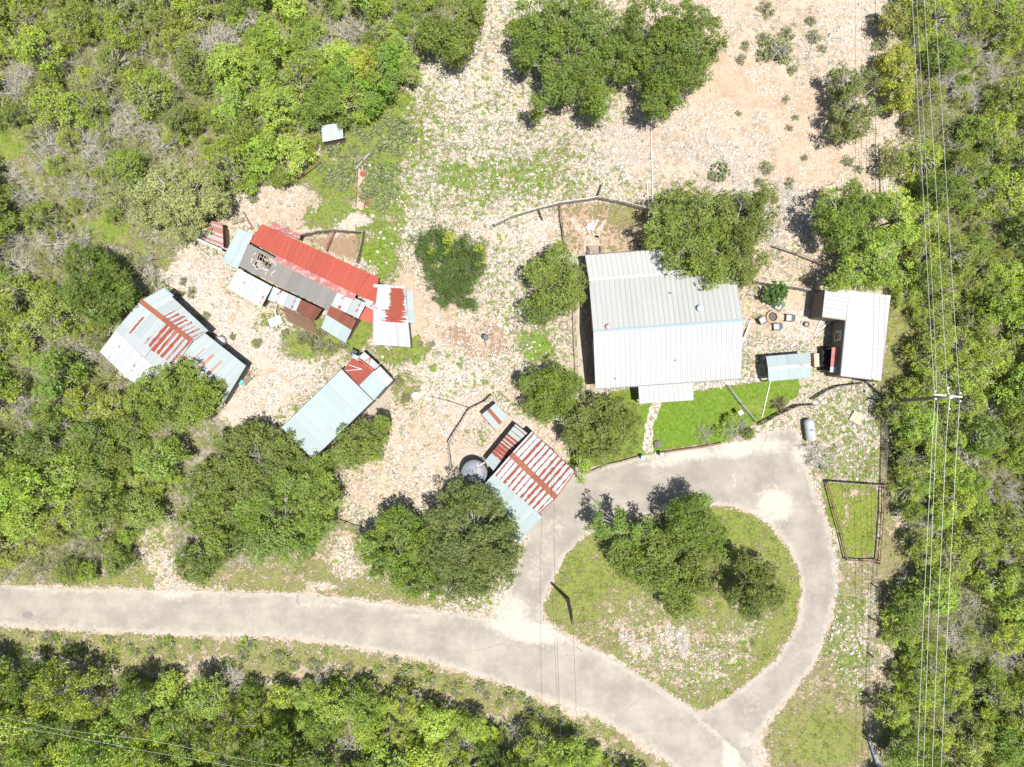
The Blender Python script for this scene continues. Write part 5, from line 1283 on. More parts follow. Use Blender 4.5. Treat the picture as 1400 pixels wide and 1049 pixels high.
fence('wire_fence', 'boundary wire fence with stone foot beyond the driveway loop', [(1195, 768), (1194, 800), (1190, 845), (1187, 893), (1184, 950), (1181, 1003)], 1.15, 3.6, M_wire, 'wire', postmat=M_brownwood, pw=.16)
fence('board_fence', 'brown timber edge beside the concrete walk west of the house', [(783, 416), (785, 470), (788, 532)], .35, 2.4, M_wood, 'low')
fence('rail_fence', 'plank fence in front of the rusty low roof of the red barn', [(386, 424), (402, 432), (418, 440), (432, 447)], 1.0, 1.3, M_brownwood, 'rail')
fence('wire_fence', 'wire fence beside the dirt track gap near the big centre oak', [(455, 708), (473, 714), (497, 722)], 1.1, 1.6, M_wood, 'rail')
fence('rail_fence', 'low rail fence on the grassy bank north of the red barn', [(392, 256), (415, 243), (440, 224)], .8, 1.6, M_brownwood, 'rail')

# ------------------------------------------------------------------ poles and lines
def pole(label, base, top, h, arm=None, arm_px=None):
    bp = P(*base); tp = P(top[0], top[1], h); t = thing('utility_pole', label, 'utility pole', bp)
    mb = MB(); d = tp - bp; mb.tube([Vector((0, 0, -.2)), d * .3, d * .65, d], [.19, .17, .15, .12], 12); mb.build('shaft', M_pole, t, True)
    return t, bp, d
t, bp, d = pole('tall utility pole with a crossarm over the east wood', (1213, 549), (1299.5, 543), 11.0)
A = P(1275.8, 539.5, 10.7) - bp; Bq = P(1315, 543, 10.7) - bp
mb = MB(); mb.beam(A, Bq, .13, .14); mb.build('crossarm', simple('pale_crossarm', (.52, .47, .41), .85, .15, 4), t)
mb = MB(); m_ = (A + Bq) / 2
for q in (A.lerp(Bq, .25), A.lerp(Bq, .75)): mb.beam(q, d * .93, .04)
mb.build('brace', M_steel, t)
M_porc = simple('white_porcelain', (.74, .74, .72), .25, .05, 3)
INS = [(1277.6, 535.2), (1278.2, 545.3), (1294.8, 530.3), (1296.8, 559), (1311.8, 537.6), (1312, 548.6)]
for q in INS:
    c = P(q[0], q[1], 10.85) - bp; mb = MB(); mb.lathe(c, [(.05, -.18), (.11, -.12), (.05, -.06), (.13, 0), (.05, .06), (.09, .12), (.03, .16)], 12); mb.build('insulator', M_porc, t, True)
mb = MB(); c = d * 1.0; mb.lathe(Vector((c.x, c.y, 10.75)), [(.16, 0), (.16, .35), (.05, .42)], 12); mb.build('pole_cap', simple('pale_metal_cap', (.60, .60, .58), .5, .1, 3), t, True)
pole('short dark service pole leaning on the island grass', (776, 818.5), (783.6, 855.5), 9.0)
t = one('fallen_trunk', 'silver grey fallen trunk lying beside the east wood at the bottom edge', 'log', 1196, 1035)
mb = MB(); b0 = P(1196, 1035); pts = [P(1184, 1003) + Vector((0, 0, .12)), P(1189, 1016) + Vector((0, 0, .2)), P(1196, 1034) + Vector((0, 0, .3)), P(1204, 1056) + Vector((0, 0, .36)), P(1209, 1072) + Vector((0, 0, .38))]
mb.tube([p - b0 for p in pts], [.09, .17, .26, .32, .36], 12); mb.build('trunk', simple('silver_grey_wood', (.26, .27, .28), .85, .45, 3, c2=(.13, .13, .13)), t, True)
mb = MB(); mb.tube([pts[1] - b0, P(1194, 1010) + Vector((0, 0, .5)) - b0], [.06, .03], 6); mb.build('branch', M_wood, t, True)
def wire(label, pts, r, mat, sag=0.0, group='power lines', name='power_line'):
    W = [P(*p) for p in pts]; full = []
    for a, b in zip(W[:-1], W[1:]):
        for i in range(10): f = i / 10; q = a.lerp(b, f); q.z -= sag * 4 * f * (1 - f) * 0; full.append(q)
    full.append(W[-1]); base = Vector((full[0].x, full[0].y, 0)); mb = MB(); mb.tube([p - base for p in full], r, 5)
    o = put(name, mb.mesh(name, True), mat); o.location = base
    return tag(o, label, 'power line', group)
M_alu = simple('aluminium_cable', (.62, .61, .58), .45, .1, 3, metal=.3); M_cable = simple('dark_cable', (.07, .07, .07), .6, .2, 3)
wn = 'north of the crossarm pole, '; ws = 'south of the crossarm pole, '
wire(wn + 'westernmost of the pale lines', [(1277.6, 535, 10.95), (1274, 480, 10.5), (1262, 260, 9.2), (1247, 0, 7.9), (1241, -120, 7.4)], .015, M_alu)
wire(wn + 'thin second line from the west', [(1280.8, 536, 10.6), (1279, 480, 10.2), (1268, 260, 8.9), (1253.4, 0, 7.6), (1247, -120, 7.1)], .012, M_alu)
wire(wn + 'third line from the west, ending at the pole top insulator', [(1294.8, 530, 10.95), (1292, 480, 10.5), (1280, 260, 9.2), (1263.6, 0, 7.9), (1256, -120, 7.4)], .015, M_alu)
wire(wn + 'easternmost of the pale lines', [(1311.8, 537, 10.95), (1308, 480, 10.5), (1294.5, 260, 9.2), (1278.3, 0, 7.9), (1271, -120, 7.4)], .015, M_alu)
wire(ws + 'westernmost of the pale lines', [(1278.2, 546, 10.95), (1274, 612, 10.5), (1264.5, 800, 9.3), (1253.9, 1049, 8.2), (1249, 1170, 8)], .015, M_alu)
wire(ws + 'second line from the west', [(1282.5, 548, 10.6), (1279, 612, 10.2), (1271.5, 800, 9), (1262.5, 1049, 8), (1258, 1170, 7.8)], .014, M_alu)
wire(ws + 'third line from the west, starting at the long insulator', [(1296.8, 559, 10.95), (1293, 612, 10.5), (1284.5, 800, 9.3), (1274.5, 1049, 8.2), (1270, 1170, 8)], .015, M_alu)
wire(ws + 'easternmost of the pale lines', [(1312, 549, 10.95), (1308, 612, 10.5), (1298, 800, 9.3), (1286.8, 1049, 8.2), (1282, 1170, 8)], .015, M_alu)
wire(ws + 'jumper between the pole top and the third line', [(1294.8, 530, 10.95), (1299, 543, 10.9), (1296.8, 559, 10.95)], .03, M_alu)
wire('thin dark communication cable running just west of the pale lines', [(1252, -60, 5.6), (1259, 250, 6.2), (1266, 500, 7.2), (1268, 560, 7.3), (1262, 700, 6.9), (1252, 940, 6.2), (1246, 1100, 5.8)], .013, M_cable, group=None)
wire('dark service cable pair from the garage roof over the driveway', [(757, 640, 4.6), (757.5, 720, 5.6), (759, 810, 6.8), (765, 966, 8.4), (770, 1100, 9)], .013, M_cable, group='dark service cables')
wire('dark service cable from the short pole over the road', [(783.6, 855.5, 8.9), (788, 975, 8.4), (793, 1100, 8.2)], .013, M_cable, group='dark service cables')
wire('lower pale line over the south-west wood', [(-60, 985, 8), (60, 1000, 8), (200, 1027, 8), (330, 1050, 8), (420, 1066, 8)], .009, M_alu, group='lines over the south-west wood', name='power_line')
wire('upper pale line over the south-west wood', [(-60, 965, 8), (70, 996, 8), (205, 1012, 8), (330, 1038, 8), (430, 1056, 8)], .009, M_alu, group='lines over the south-west wood', name='power_line')
# ------------------------------------------------------------------ trees that stand apart
COLS = dict(oak=(.180, .245, .036), olive=(.265, .33, .045), bright=(.245, .37, .036), yellow=(.30, .345, .03), dark=(.09, .14, .027), pale=(.31, .34, .12), grey=(.27, .30, .115), lime=(.32, .44, .04), juniper=(.30, .395, .032), deep=(.155, .24, .03))
BARKC = dict(grey=(.34, .315, .28), brown=(.16, .125, .095), pale=(.56, .53, .48))
TREES = 0
def lobed_tree(name, label, lobes, h, colr, cat='tree', dens=300, size=.165, clump=.72, twigs=40, bark='grey', seed=0, spike=0.0, gaps=0.0, group=None, low=.42, aspect=.55, jit=.75):
    rng = np.random.default_rng(1000 + seed)
    zc = h * .72; cl = []; area = 0; cen = Vector()
    L = []
    for (px, py, r) in lobes:
        p = P(px, py, zc); rm = r / (14.0 * 70 / (70 - zc)); L.append((p, rm)); cen += p * rm * rm; area += math.pi * rm * rm
    cen /= sum(rm * rm for _, rm in L); base = Vector((cen.x, cen.y, 0))
    Rm = max((p - cen).length + rm for p, rm in L)
    for p, rm in L:
        k = max(4, int(1.75 * (rm / clump) ** 2 * (1 - gaps)))
        for _ in range(k):
            a = rng.uniform(0, 2 * math.pi); q = rm * math.sqrt(rng.random()); rc = clump * rng.uniform(.5, 1.25)
            q = min(q, max(rm - rc * .75, 0))
            x, y = p.x + q * math.cos(a) - base.x, p.y + q * math.sin(a) - base.y
            u = q / max(rm, 1e-3); v = min(1, math.hypot(x, y) / Rm)
            z = h * (low + (1 - low) * math.sqrt(max(0, 1 - .75 * u * u)) * (1 - .25 * v) * rng.uniform(.58, 1.0)) - rc * .5
            cl.append((x, y, z, rc))
    if gaps < .3:                                     # a lower, shaded storey of foliage closes the crown
        for p, rm in L:
            for _ in range(max(3, int(1.3 * (rm / clump) ** 2 * (1 - gaps)))):
                a = rng.uniform(0, 2 * math.pi); q = max(0, rm - clump) * math.sqrt(rng.random())
                cl.append((p.x + q * math.cos(a) - base.x, p.y + q * math.sin(a) - base.y, h * rng.uniform(.34, .46), clump * rng.uniform(.8, 1.2)))
    n = int(area * dens * (1 - gaps) * 1.25)
    V, tint = leaf_faces(cl, n, size, rng, spike=spike, aspect=aspect, jit=jit)
    t = thing(name, label, cat, base, 0, group)
    o = put('crown', quads_mesh('crown_of_' + name, V, tint, mat=LEAF), None, t); c = COLS[colr] if isinstance(colr, str) else colr; o.color = (*c, 1)
    tg = [cl[i][:3] for i in rng.choice(len(cl), min(len(cl), 10), replace=False)]
    o = put('trunk', limbs_mesh('trunk_of_' + name, (0, 0, 0), h, tg, .045 + .02 * Rm, rng, twigs, .020, cl), BARK, t); o.color = (*BARKC[bark], 1)
    return t
T = lobed_tree
T('oak_tree', 'big dark green live oak cut by the top edge, west half of the pair', [(735, 30, 42), (790, 20, 48), (830, 40, 34), (770, 75, 46), (718, 72, 20), (805, 108, 42), (765, 115, 26), (735, 143, 9), (822, 138, 20), (845, 85, 28), (720, 45, 24)], 7.5, (0.144, 0.222, 0.028), seed=1, twigs=70)
T('oak_tree', 'big dark green live oak cut by the top edge, east half of the pair', [(890, 25, 42), (940, 30, 38), (972, 45, 20), (905, 80, 42), (945, 85, 34), (905, 132, 30), (930, 118, 28), (870, 75, 24), (925, 60, 40), (980, 62, 12)], 7.2, (0.135, 0.203, 0.027), seed=2, twigs=70)
T('oak_tree', 'large spreading oak overhanging the white house roof', [(925, 285, 32), (912, 318, 28), (972, 300, 40), (940, 340, 38), (985, 345, 42), (962, 375, 26), (950, 265, 20), (895, 320, 18)], 8.0, 'oak', seed=3, twigs=60)
T('oak_tree', 'oak with grey limbs just east of the one over the house', [(1015, 290, 30), (1040, 290, 22), (1020, 330, 32), (1030, 360, 24), (1022, 382, 14), (1045, 265, 12), (995, 275, 20), (1042, 315, 16)], 7.4, (0.157, 0.198, 0.035), seed=4, twigs=70)
T('oak_tree', 'green oak touching the west edge of the house roof', [(738, 365, 28), (770, 360, 28), (778, 392, 28), (752, 398, 26), (788, 405, 18), (760, 350, 18)], 6.5, 'oak', seed=5, gaps=.1, twigs=60)
T('oak_tree', 'low oak lobe over the west yard below the roof edge oak', [(728, 425, 20), (752, 425, 18), (770, 418, 14), (742, 433, 12)], 5.0, (0.144, 0.212, 0.032), seed=6, gaps=.1)
T('cedar_elm', 'dark blue green tree standing alone with a few yellow sprigs', [(590, 330, 28), (620, 335, 26), (648, 345, 22), (612, 362, 34), (640, 370, 24), (604, 395, 20), (632, 400, 22), (645, 415, 9), (575, 325, 16), (660, 355, 12), (606, 410, 12)], 6.5, (0.081, 0.138, 0.026), seed=7, dens=330, twigs=12, size=.15, clump=.48, aspect=.4)
et = bpy.data.objects['cedar_elm']
Q_ = [(P(a, b, 5.9) - et.location, z_, r_) for a, b, z_, r_ in ((612, 325, 5.7, .6), (655, 338, 5.3, .5), (588, 340, 5.4, .4), (658, 353, 5.2, .5), (598, 364, 5.6, .3), (614, 344, 5.9, .3))]
V_, T_ = leaf_faces([(q.x, q.y, z_, r_) for q, z_, r_ in Q_], 1100, .15, np.random.default_rng(8))
o = put('sprigs', quads_mesh('yellow_sprigs', V_, T_, mat=LEAF), None, et); o.color = (.27, .33, .03, 1); o['label'] = 'yellow green sprigs on the dark crown'
T('oak_tree', 'round green oak above the small hut roof', [(735, 530, 28), (760, 520, 28), (760, 550, 30), (738, 555, 22), (778, 535, 22), (720, 525, 16), (745, 570, 14), (790, 522, 12)], 6.0, (0.150, 0.222, 0.024), seed=8, dens=320, size=.15, twigs=30)
T('oak_tree', 'dense round oak between the garage and the white stone path', [(820, 575, 40), (848, 590, 32), (800, 598, 30), (828, 612, 26), (850, 565, 22), (790, 575, 20)], 6.5, (0.163, 0.203, 0.037), seed=9, dens=330, size=.15, twigs=40)
T('tree_sapling', 'loose leafy young tree reaching over the garage corner', [(792, 618, 13), (780, 608, 9), (800, 632, 13), (795, 650, 10), (776, 596, 7)], 4.5, 'bright', seed=10, gaps=.45, clump=.38, twigs=26)
T('oak_tree', 'great olive oak beside the water tank and carport', [(655, 715, 52), (630, 688, 36), (682, 745, 36), (640, 770, 46), (668, 790, 34), (640, 815, 22), (603, 722, 30), (600, 770, 28), (690, 770, 22), (655, 680, 20), (620, 800, 26)], 8.0, (.150, .195, .050), seed=11, dens=330, size=.15, twigs=50)
T('oak_tree', 'darker bushy tree west of the great olive oak', [(545, 735, 38), (520, 752, 28), (560, 775, 32), (540, 712, 22), (512, 775, 20), (545, 795, 24), (570, 740, 24), (500, 745, 14), (565, 810, 14)], 6.0, 'deep', seed=12, twigs=40)
T('juniper_tree', 'dark juniper cluster at the foot of the great olive oak', [(592, 780, 20), (600, 805, 16), (585, 808, 12)], 4.8, (0.135, 0.212, 0.021), seed=13, clump=.4)
T('oak_tree', 'mottled oak just below the plain barn roof', [(345, 620, 44), (315, 640, 30), (385, 632, 32), (350, 660, 34), (300, 610, 14), (395, 608, 16), (330, 600, 20)], 6.2, (0.163, 0.212, 0.039), seed=14, twigs=90)
T('oak_tree', 'bright green oak reaching toward the barn west corner', [(430, 650, 28), (405, 660, 30), (440, 680, 26), (420, 700, 24), (440, 635, 16)], 6.0, (.185, .275, .036), seed=15, twigs=40)
T('oak_tree', 'broad green oak in the middle of the clump by the road', [(380, 705, 46), (345, 715, 36), (400, 740, 32), (360, 745, 28), (430, 720, 24)], 6.8, (0.154, 0.248, 0.031), seed=16, twigs=70)
T('juniper_tree', 'olive juniper on the west side of the clump by the road', [(275, 680, 38), (290, 650, 26), (265, 710, 28), (300, 700, 30), (285, 735, 28)], 5.5, (.18, .245, .036), seed=17, clump=.42, twigs=90)
T('juniper_tree', 'small dark juniper at the road edge by the track mouth', [(263, 770, 24), (270, 790, 14), (250, 760, 14), (285, 770, 16), (310, 750, 22)], 4.2, (0.135, 0.195, 0.032), seed=18, clump=.4, twigs=30)
T('oak_tree', 'dark green tree tucked against the long side of the plain barn', [(488, 603, 30), (510, 592, 22), (480, 625, 22), (505, 620, 20), (520, 582, 12), (465, 625, 14)], 5.5, 'oak', seed=19, twigs=40)
T('mesquite_tree', 'open branched light tree on the island beside the driveway', [(830, 708, 24), (855, 735, 24), (878, 722, 18), (850, 760, 18), (818, 725, 16), (890, 745, 14)], 6.0, (0.163, 0.266, 0.035), seed=20, gaps=.32, clump=.45, twigs=70, bark='grey', dens=300)
T('oak_tree', 'dense round dark green oak on the island north side', [(950, 715, 38), (935, 735, 26), (970, 735, 26), (955, 700, 26)], 7.5, (0.135, 0.217, 0.020), seed=21, dens=360, size=.14, twigs=10)
T('oak_tree', 'wide oak in the island centre, west of the round one', [(875, 770, 34), (905, 780, 36), (865, 785, 24), (900, 750, 26), (920, 815, 22), (940, 790, 28), (945, 830, 14), (925, 838, 10)], 6.5, 'oak', seed=22, twigs=40)
T('oak_tree', 'mid green oak wedged between the island oaks', [(960, 772, 24), (978, 758, 18), (955, 800, 22)], 6.3, (0.163, 0.209, 0.035), seed=23, twigs=40)
T('oak_tree', 'olive dark oak nearest the loop curve on the island', [(1036, 802, 32), (1046, 822, 24), (1018, 820, 22), (1030, 845, 18), (1052, 788, 20), (1022, 768, 14), (1062, 808, 12)], 6.5, (0.131, 0.168, 0.031), seed=24, dens=340, size=.15, twigs=30)
T('oak_tree', 'big bright green oak over the north end of the L-shaped shed', [(1150, 285, 32), (1175, 300, 30), (1140, 305, 22), (1170, 265, 20), (1185, 330, 26), (1195, 280, 22), (1150, 325, 16)], 7.5, (0.163, 0.257, 0.031), seed=25, gaps=.12, twigs=60)
T('oak_tree', 'bright leafy tree directly behind the L-shaped shed roof', [(1178, 365, 26), (1205, 350, 28), (1228, 370, 24), (1150, 383, 14), (1205, 375, 24), (1232, 330, 22)], 7.0, 'bright', seed=26, gaps=.08, twigs=40)
T('oak_tree', 'bright green tree on the boundary above the L-shaped shed', [(1225, 285, 24), (1215, 310, 22), (1240, 310, 20), (1225, 270, 14)], 6.2, 'lime', seed=27, twigs=20)
T('mesquite_tree', 'grey green open tree on the orange slope near the boundary', [(1160, 110, 22), (1185, 108, 22), (1165, 140, 26), (1190, 150, 18), (1160, 172, 22), (1180, 180, 16), (1148, 95, 8), (1148, 150, 10)], 5.5, (0.182, 0.222, 0.060), seed=28, gaps=.28, clump=.45, twigs=80, bark='grey')
T('juniper_tree', 'bright yellow green juniper beside the power lines', [(1228, 80, 22), (1230, 105, 22), (1235, 135, 18), (1215, 85, 10), (1240, 120, 14)], 4.5, 'yellow', seed=29, clump=.42, twigs=10, dens=360)
T('juniper_tree', 'olive juniper at the top edge beside the power lines', [(1225, 18, 18), (1232, 35, 14), (1215, 28, 10)], 4.0, (0.250, 0.266, 0.054), seed=30, clump=.4, twigs=12)
T('juniper_tree', 'fine textured olive shrub east of the white topped fence', [(1218, 205, 16), (1225, 225, 16), (1215, 228, 12)], 3.0, (0.211, 0.248, 0.043), seed=31, clump=.35, size=.12, spike=.4, twigs=6)
T('fig_bush', 'large leaved green bush beside the grey patio chair', [(1062, 400, 13), (1068, 396, 9), (1054, 404, 9), (1064, 409, 8)], 2.2, (.075, .165, .035), cat='bush', seed=32, clump=.3, size=.26, aspect=.8, dens=170, twigs=8)
T('oak_tree', 'olive green oak over the white west shed roof corner', [(240, 530, 42), (205, 535, 34), (275, 540, 24), (225, 560, 36), (190, 555, 24), (260, 560, 26), (285, 528, 12)], 7.0, (.190, .275, .030), seed=33, twigs=80, bark='grey')
T('oak_tree', 'huge pale grey green oak north of the rusty shed', [(235, 265, 48), (205, 275, 34), (270, 265, 32), (240, 300, 32), (290, 270, 18), (185, 285, 18), (250, 235, 22)], 7.5, 'pale', seed=34, dens=330, size=.15, twigs=120, bark='pale')
T('oak_tree', 'dark green oak just west of the patchwork shed', [(115, 375, 42), (145, 390, 32), (95, 395, 30), (130, 415, 28), (165, 405, 18), (110, 345, 20)], 7.5, (0.120, 0.185, 0.024), seed=35, twigs=40)
T('oak_tree', 'olive oak at the top edge beside the stony clearing', [(605, 20, 36), (640, 12, 24), (612, 48, 32), (640, 40, 20), (585, 40, 26), (625, 66, 14)], 6.8, (0.163, 0.222, 0.026), seed=36, twigs=50)
T('oak_tree', 'yellow crowned tree at the inner edge of the north-west wood', [(500, 85, 18), (512, 98, 14), (490, 95, 14), (505, 72, 12)], 6.0, 'yellow', seed=37, dens=320, twigs=6)
T('oak_tree', 'vivid green tree around the yellow crowned one', [(530, 75, 22), (525, 110, 22), (480, 110, 20), (500, 130, 20), (465, 90, 20)], 5.8, (0.163, 0.301, 0.027), seed=38, twigs=20)
T('oak_tree', 'dark tree overhanging the tiny white hut', [(440, 135, 24), (460, 150, 18), (420, 150, 20), (445, 115, 18)], 6.0, 'deep', seed=39, twigs=20)
T('tree_sapling', 'small grey twiggy tree at the clearing edge below the top oak', [(560, 92, 10), (566, 108, 7), (553, 100, 8)], 3.4, (0.231, 0.248, 0.076), seed=40, gaps=.4, clump=.3, twigs=40)

# ------------------------------------------------------------------ shared kinds for the woods
def proto(kind, i):
    rng = np.random.default_rng(5000 + hash_k[kind] * 97 + i)
    r = 2.2
    if kind == 'juniper':
        h = 4.6; cl = dome_clumps(rng, r * rng.uniform(.85, 1.05), r * rng.uniform(.85, 1.05), h, 40, .46, low=.26)
        V, tint = leaf_faces(cl, 4300, .155, rng, aspect=.45, up=.35, jit=.6, spike=.25); tw = 60
    elif kind == 'oak':
        h = 5.2; cl = dome_clumps(rng, r, r * rng.uniform(.85, 1.05), h, 28, .62, low=.32)
        V, tint = leaf_faces(cl, 4600, .165, rng); tw = 22
    elif kind == 'shrub':
        h = 1.7; cl = dome_clumps(rng, 1.0, 1.0, h, 22, .30, low=.3); V, tint = leaf_faces(cl, 1300, .13, rng); tw = 12
    elif kind == 'scrub':
        h = .7; cl = dome_clumps(rng, .7, .7, h, 14, .2, low=.2); V, tint = leaf_faces(cl, 420, .12, rng, spike=.5); tw = 14
    tg = [cl[k][:3] for k in rng.choice(len(cl), min(8, len(cl)), replace=False)]
    tr = limbs_mesh(kind + '_trunk', (0, 0, 0), h, tg, .10 if h > 2 else .03, rng, tw, .022 if h > 2 else .012, cl)
    tr.materials.append(BARK)
    return quads_mesh(kind + '_crown', V, tint, mat=LEAF), tr
hash_k = dict(juniper=1, oak=2, shrub=3, scrub=4)
PROTO = {k: [proto(k, i) for i in range(n)] for k, n in dict(juniper=6, oak=5, shrub=4, scrub=4).items()}
BARE = []
for i in range(5):
    me = bare_mesh('bare_branches', 2.0, 4.0, np.random.default_rng(70 + i), 11, 6, .06, 1.0); me.materials.append(BARK); BARE.append(me)

def wood_plant(kind, px, py, r, label, cat, group, color, name, zc=None, hs=1.0):
    h0 = dict(juniper=4.6, oak=5.2, shrub=1.7, scrub=.7, bare=4.0)[kind]; r0 = dict(juniper=2.2, oak=2.2, shrub=1.0, scrub=.7, bare=2.0)[kind]
    s = r / r0; h = h0 * s * hs; p = P(px, py, h * .65); p.z = 0
    t = thing(name, label, cat, p, R.uniform(0, 6.28), group); t.scale = (s, s, s * hs)
    if kind == 'bare':
        o = put('branches', R.choice(BARE), None, t); o.color = (*color, 1)
    else:
        cr, tr = R.choice(PROTO[kind])
        o = put('crown', cr, None, t); o.color = (*color, 1)
        o = put('trunk', tr, None, t); k = R.uniform(.8, 1.2); b = BARKC['grey']; o.color = (b[0] * k, b[1] * k, b[2] * k, 1)
    return t

CELLS = [('in the top left corner of the photo', 60, 50), ('at the top edge west of the tiny hut', 230, 40), ('at the top edge north of the tiny hut', 420, 30), ('at the wood edge by the tiny hut', 380, 170),
         ('just north of the huge pale oak', 260, 170), ('north of the bright grassy gap', 90, 165), ('at the photo edge north of the grassy gap', 15, 120), ('south of the grassy gap', 40, 300), ('beside the dark oak of the west wood', 150, 340), ('near the rusty shed', 245, 330),
         ('at the photo edge west of the patchwork shed', 20, 430), ('between the dark oak and the patchwork shed', 90, 470), ('south-west of the patchwork shed', 110, 540), ('at the photo edge midway up', 15, 590), ('in the middle of the west wood', 100, 620),
         ('beside the dirt track of the west wood', 200, 640), ('in the west wood near the road', 60, 740), ('where the track meets the road', 170, 740),
         ('in the top right corner of the photo', 1360, 50), ('under the lines at the top edge', 1275, 60), ('east of the lines level with the top oaks', 1350, 150), ('under the lines east of the slope fence', 1270, 230), ('at the east photo edge level with the house oak', 1375, 270), ('east of the L-shaped shed', 1260, 400),
         ('at the east photo edge level with the house', 1370, 430), ('beside the crossarm pole', 1270, 560), ('east of the crossarm', 1360, 560), ('beside the rubble yard fence', 1225, 620), ('under the lines level with the driveway', 1290, 690), ('at the east photo edge level with the driveway', 1375, 700),
         ('beside the grass plot fence', 1240, 760), ('under the lines level with the loop', 1290, 850), ('at the east photo edge level with the loop', 1375, 860), ('beside the boundary wire near the bottom', 1220, 960), ('in the bottom right corner of the photo', 1370, 1000), ('under the lines at the bottom edge', 1280, 1010),
         ('in the bottom left corner of the photo', 30, 1010), ('beside the road in the south wood, west end', 60, 915), ('under the south-west lines', 200, 1010), ('facing the road below the track mouth', 220, 930), ('facing the road below the clump', 400, 945), ('at the bottom edge below the clump', 380, 1020),
         ('facing the road below the great olive oak', 580, 965), ('at the bottom edge below the great olive oak', 560, 1020), ('facing the road below the junction', 740, 1000), ('at the bottom edge below the junction', 720, 1040), ('at the east tip of the south wood', 850, 1040)]
def cell(px, py): return min(CELLS, key=lambda c: (c[1] - px) ** 2 + (c[2] - py) ** 2)[0]

BLOCK = [(1192, 1025, 26), (1205, 1050, 22)] + [(px, py, r) for (px, py, r) in [(240, 270, 62), (115, 380, 55), (238, 540, 60), (608, 35, 50), (500, 95, 32), (527, 95, 24), (440, 138, 26), (1228, 105, 34), (1222, 25, 22), (1220, 215, 22), (1228, 290, 30), (1205, 360, 36), (1170, 290, 45), (1180, 130, 40)]]
ROOFS = [[(136, 481), (192, 405), (225, 390), (338, 500), (334, 520), (300, 562), (244, 500), (222, 555)], [(266, 326), (290, 300), (306, 304), (307, 342)], [(437, 168), (470, 165), (471, 196), (440, 197)], [(1120, 390), (1220, 400), (1207, 524), (1145, 518)]]
GAPa = np.array(GAP, float)
def inside(poly, px, py): return bool(pip(np.array([px]), np.array([py]), np.array(poly, float))[0])
SHADE = [(0, 908), (18, 914), (36, 920), (54, 926), (72, 930), (90, 934), (108, 938), (126, 940), (144, 942), (162, 945), (180, 948), (198, 952), (216, 957), (234, 962), (252, 967), (270, 972), (288, 976), (306, 980), (324, 984), (342, 988), (360, 992), (380, 996), (400, 1000)]
SMALLGAP = [(a, b, 7) for a, b in SHADE] + [(330, 300, 40), (15, 190, 16), (1190, 620, 30), (1230, 600, 20), (135, 135, 14), (225, 85, 8), (1215, 640, 14)]
placed = []; count = {}
def scatter(poly, n, rmin, rmax, fac, palette, seed, edge_small=True, box=None):
    rr = random.Random(seed); xs = [p[0] for p in poly]; ys = [p[1] for p in poly]
    x0, x1, y0, y1 = box or (max(min(xs), -55), min(max(xs), 1455), max(min(ys), -55), min(max(ys), 1105))
    pa = np.array(poly, float)
    for _ in range(n):
        px, py = rr.uniform(x0, x1), rr.uniform(y0, y1)
        r = rr.uniform(rmin, rmax); rp = r * 14.8
        if not inside(pa, px, py): continue
        d = -sdist(np.array([px]), np.array([py]), pa)[0]
        if d < rp * .55: 
            r = max(.9, d / 14.8 / .55); rp = r * 14.8
            if d < 9: continue
        if inside(GAPa, px, py) or any((px - a) ** 2 + (py - b) ** 2 < (k + rp * .25) ** 2 for a, b, k in BLOCK + SMALLGAP): continue
        if any(inside(q, px, py) for q in ROOFS): continue
        if -sdist(np.array([px]), np.array([py]), np.array(ROOFS[0], float))[0] > -rp * .6 or -sdist(np.array([px]), np.array([py]), np.array(ROOFS[2], float))[0] > -rp * .7: continue
        if sdist(np.array([px]), np.array([py]), GAPa)[0] < rp * .7: continue
        if any((px - a) ** 2 + (py - b) ** 2 < (fac * (rp + q)) ** 2 for a, b, q in placed): continue
        placed.append((px, py, rp))
        kinds = palette(px, py, rr); kind, cname, word = kinds
        c = COLS[cname] if cname in COLS else BARKC[cname]; k = rr.uniform(.85, 1.15); c = (c[0] * k * rr.uniform(.94, 1.06), c[1] * k, c[2] * k * rr.uniform(.85, 1.15))
        size = 'small' if r < 1.5 else 'large' if r > 2.2 else 'mid-sized'
        nm, cat = {'juniper': ('juniper_tree', 'tree'), 'oak': ('oak_tree', 'tree'), 'bare': ('bare_tree', 'tree'), 'shrub': ('wood_shrub', 'bush')}[kind]
        noun = {'juniper': 'juniper', 'oak': 'broadleaf tree', 'bare': 'leafless tree', 'shrub': 'shrub'}[kind]
        lab = f'{size} {word} {noun} {cell(px, py)}'
        wood_plant(kind, px, py, r if kind != 'bare' else r * .95, lab, cat, f'{word} {noun}s {cell(px, py)}', c, nm, hs=rr.uniform(.85, 1.2) * (1.55 if poly is WOOD_S and px < 400 and py > float(np.interp(px, [q[0] for q in SHADE], [q[1] for q in SHADE])) else 1))

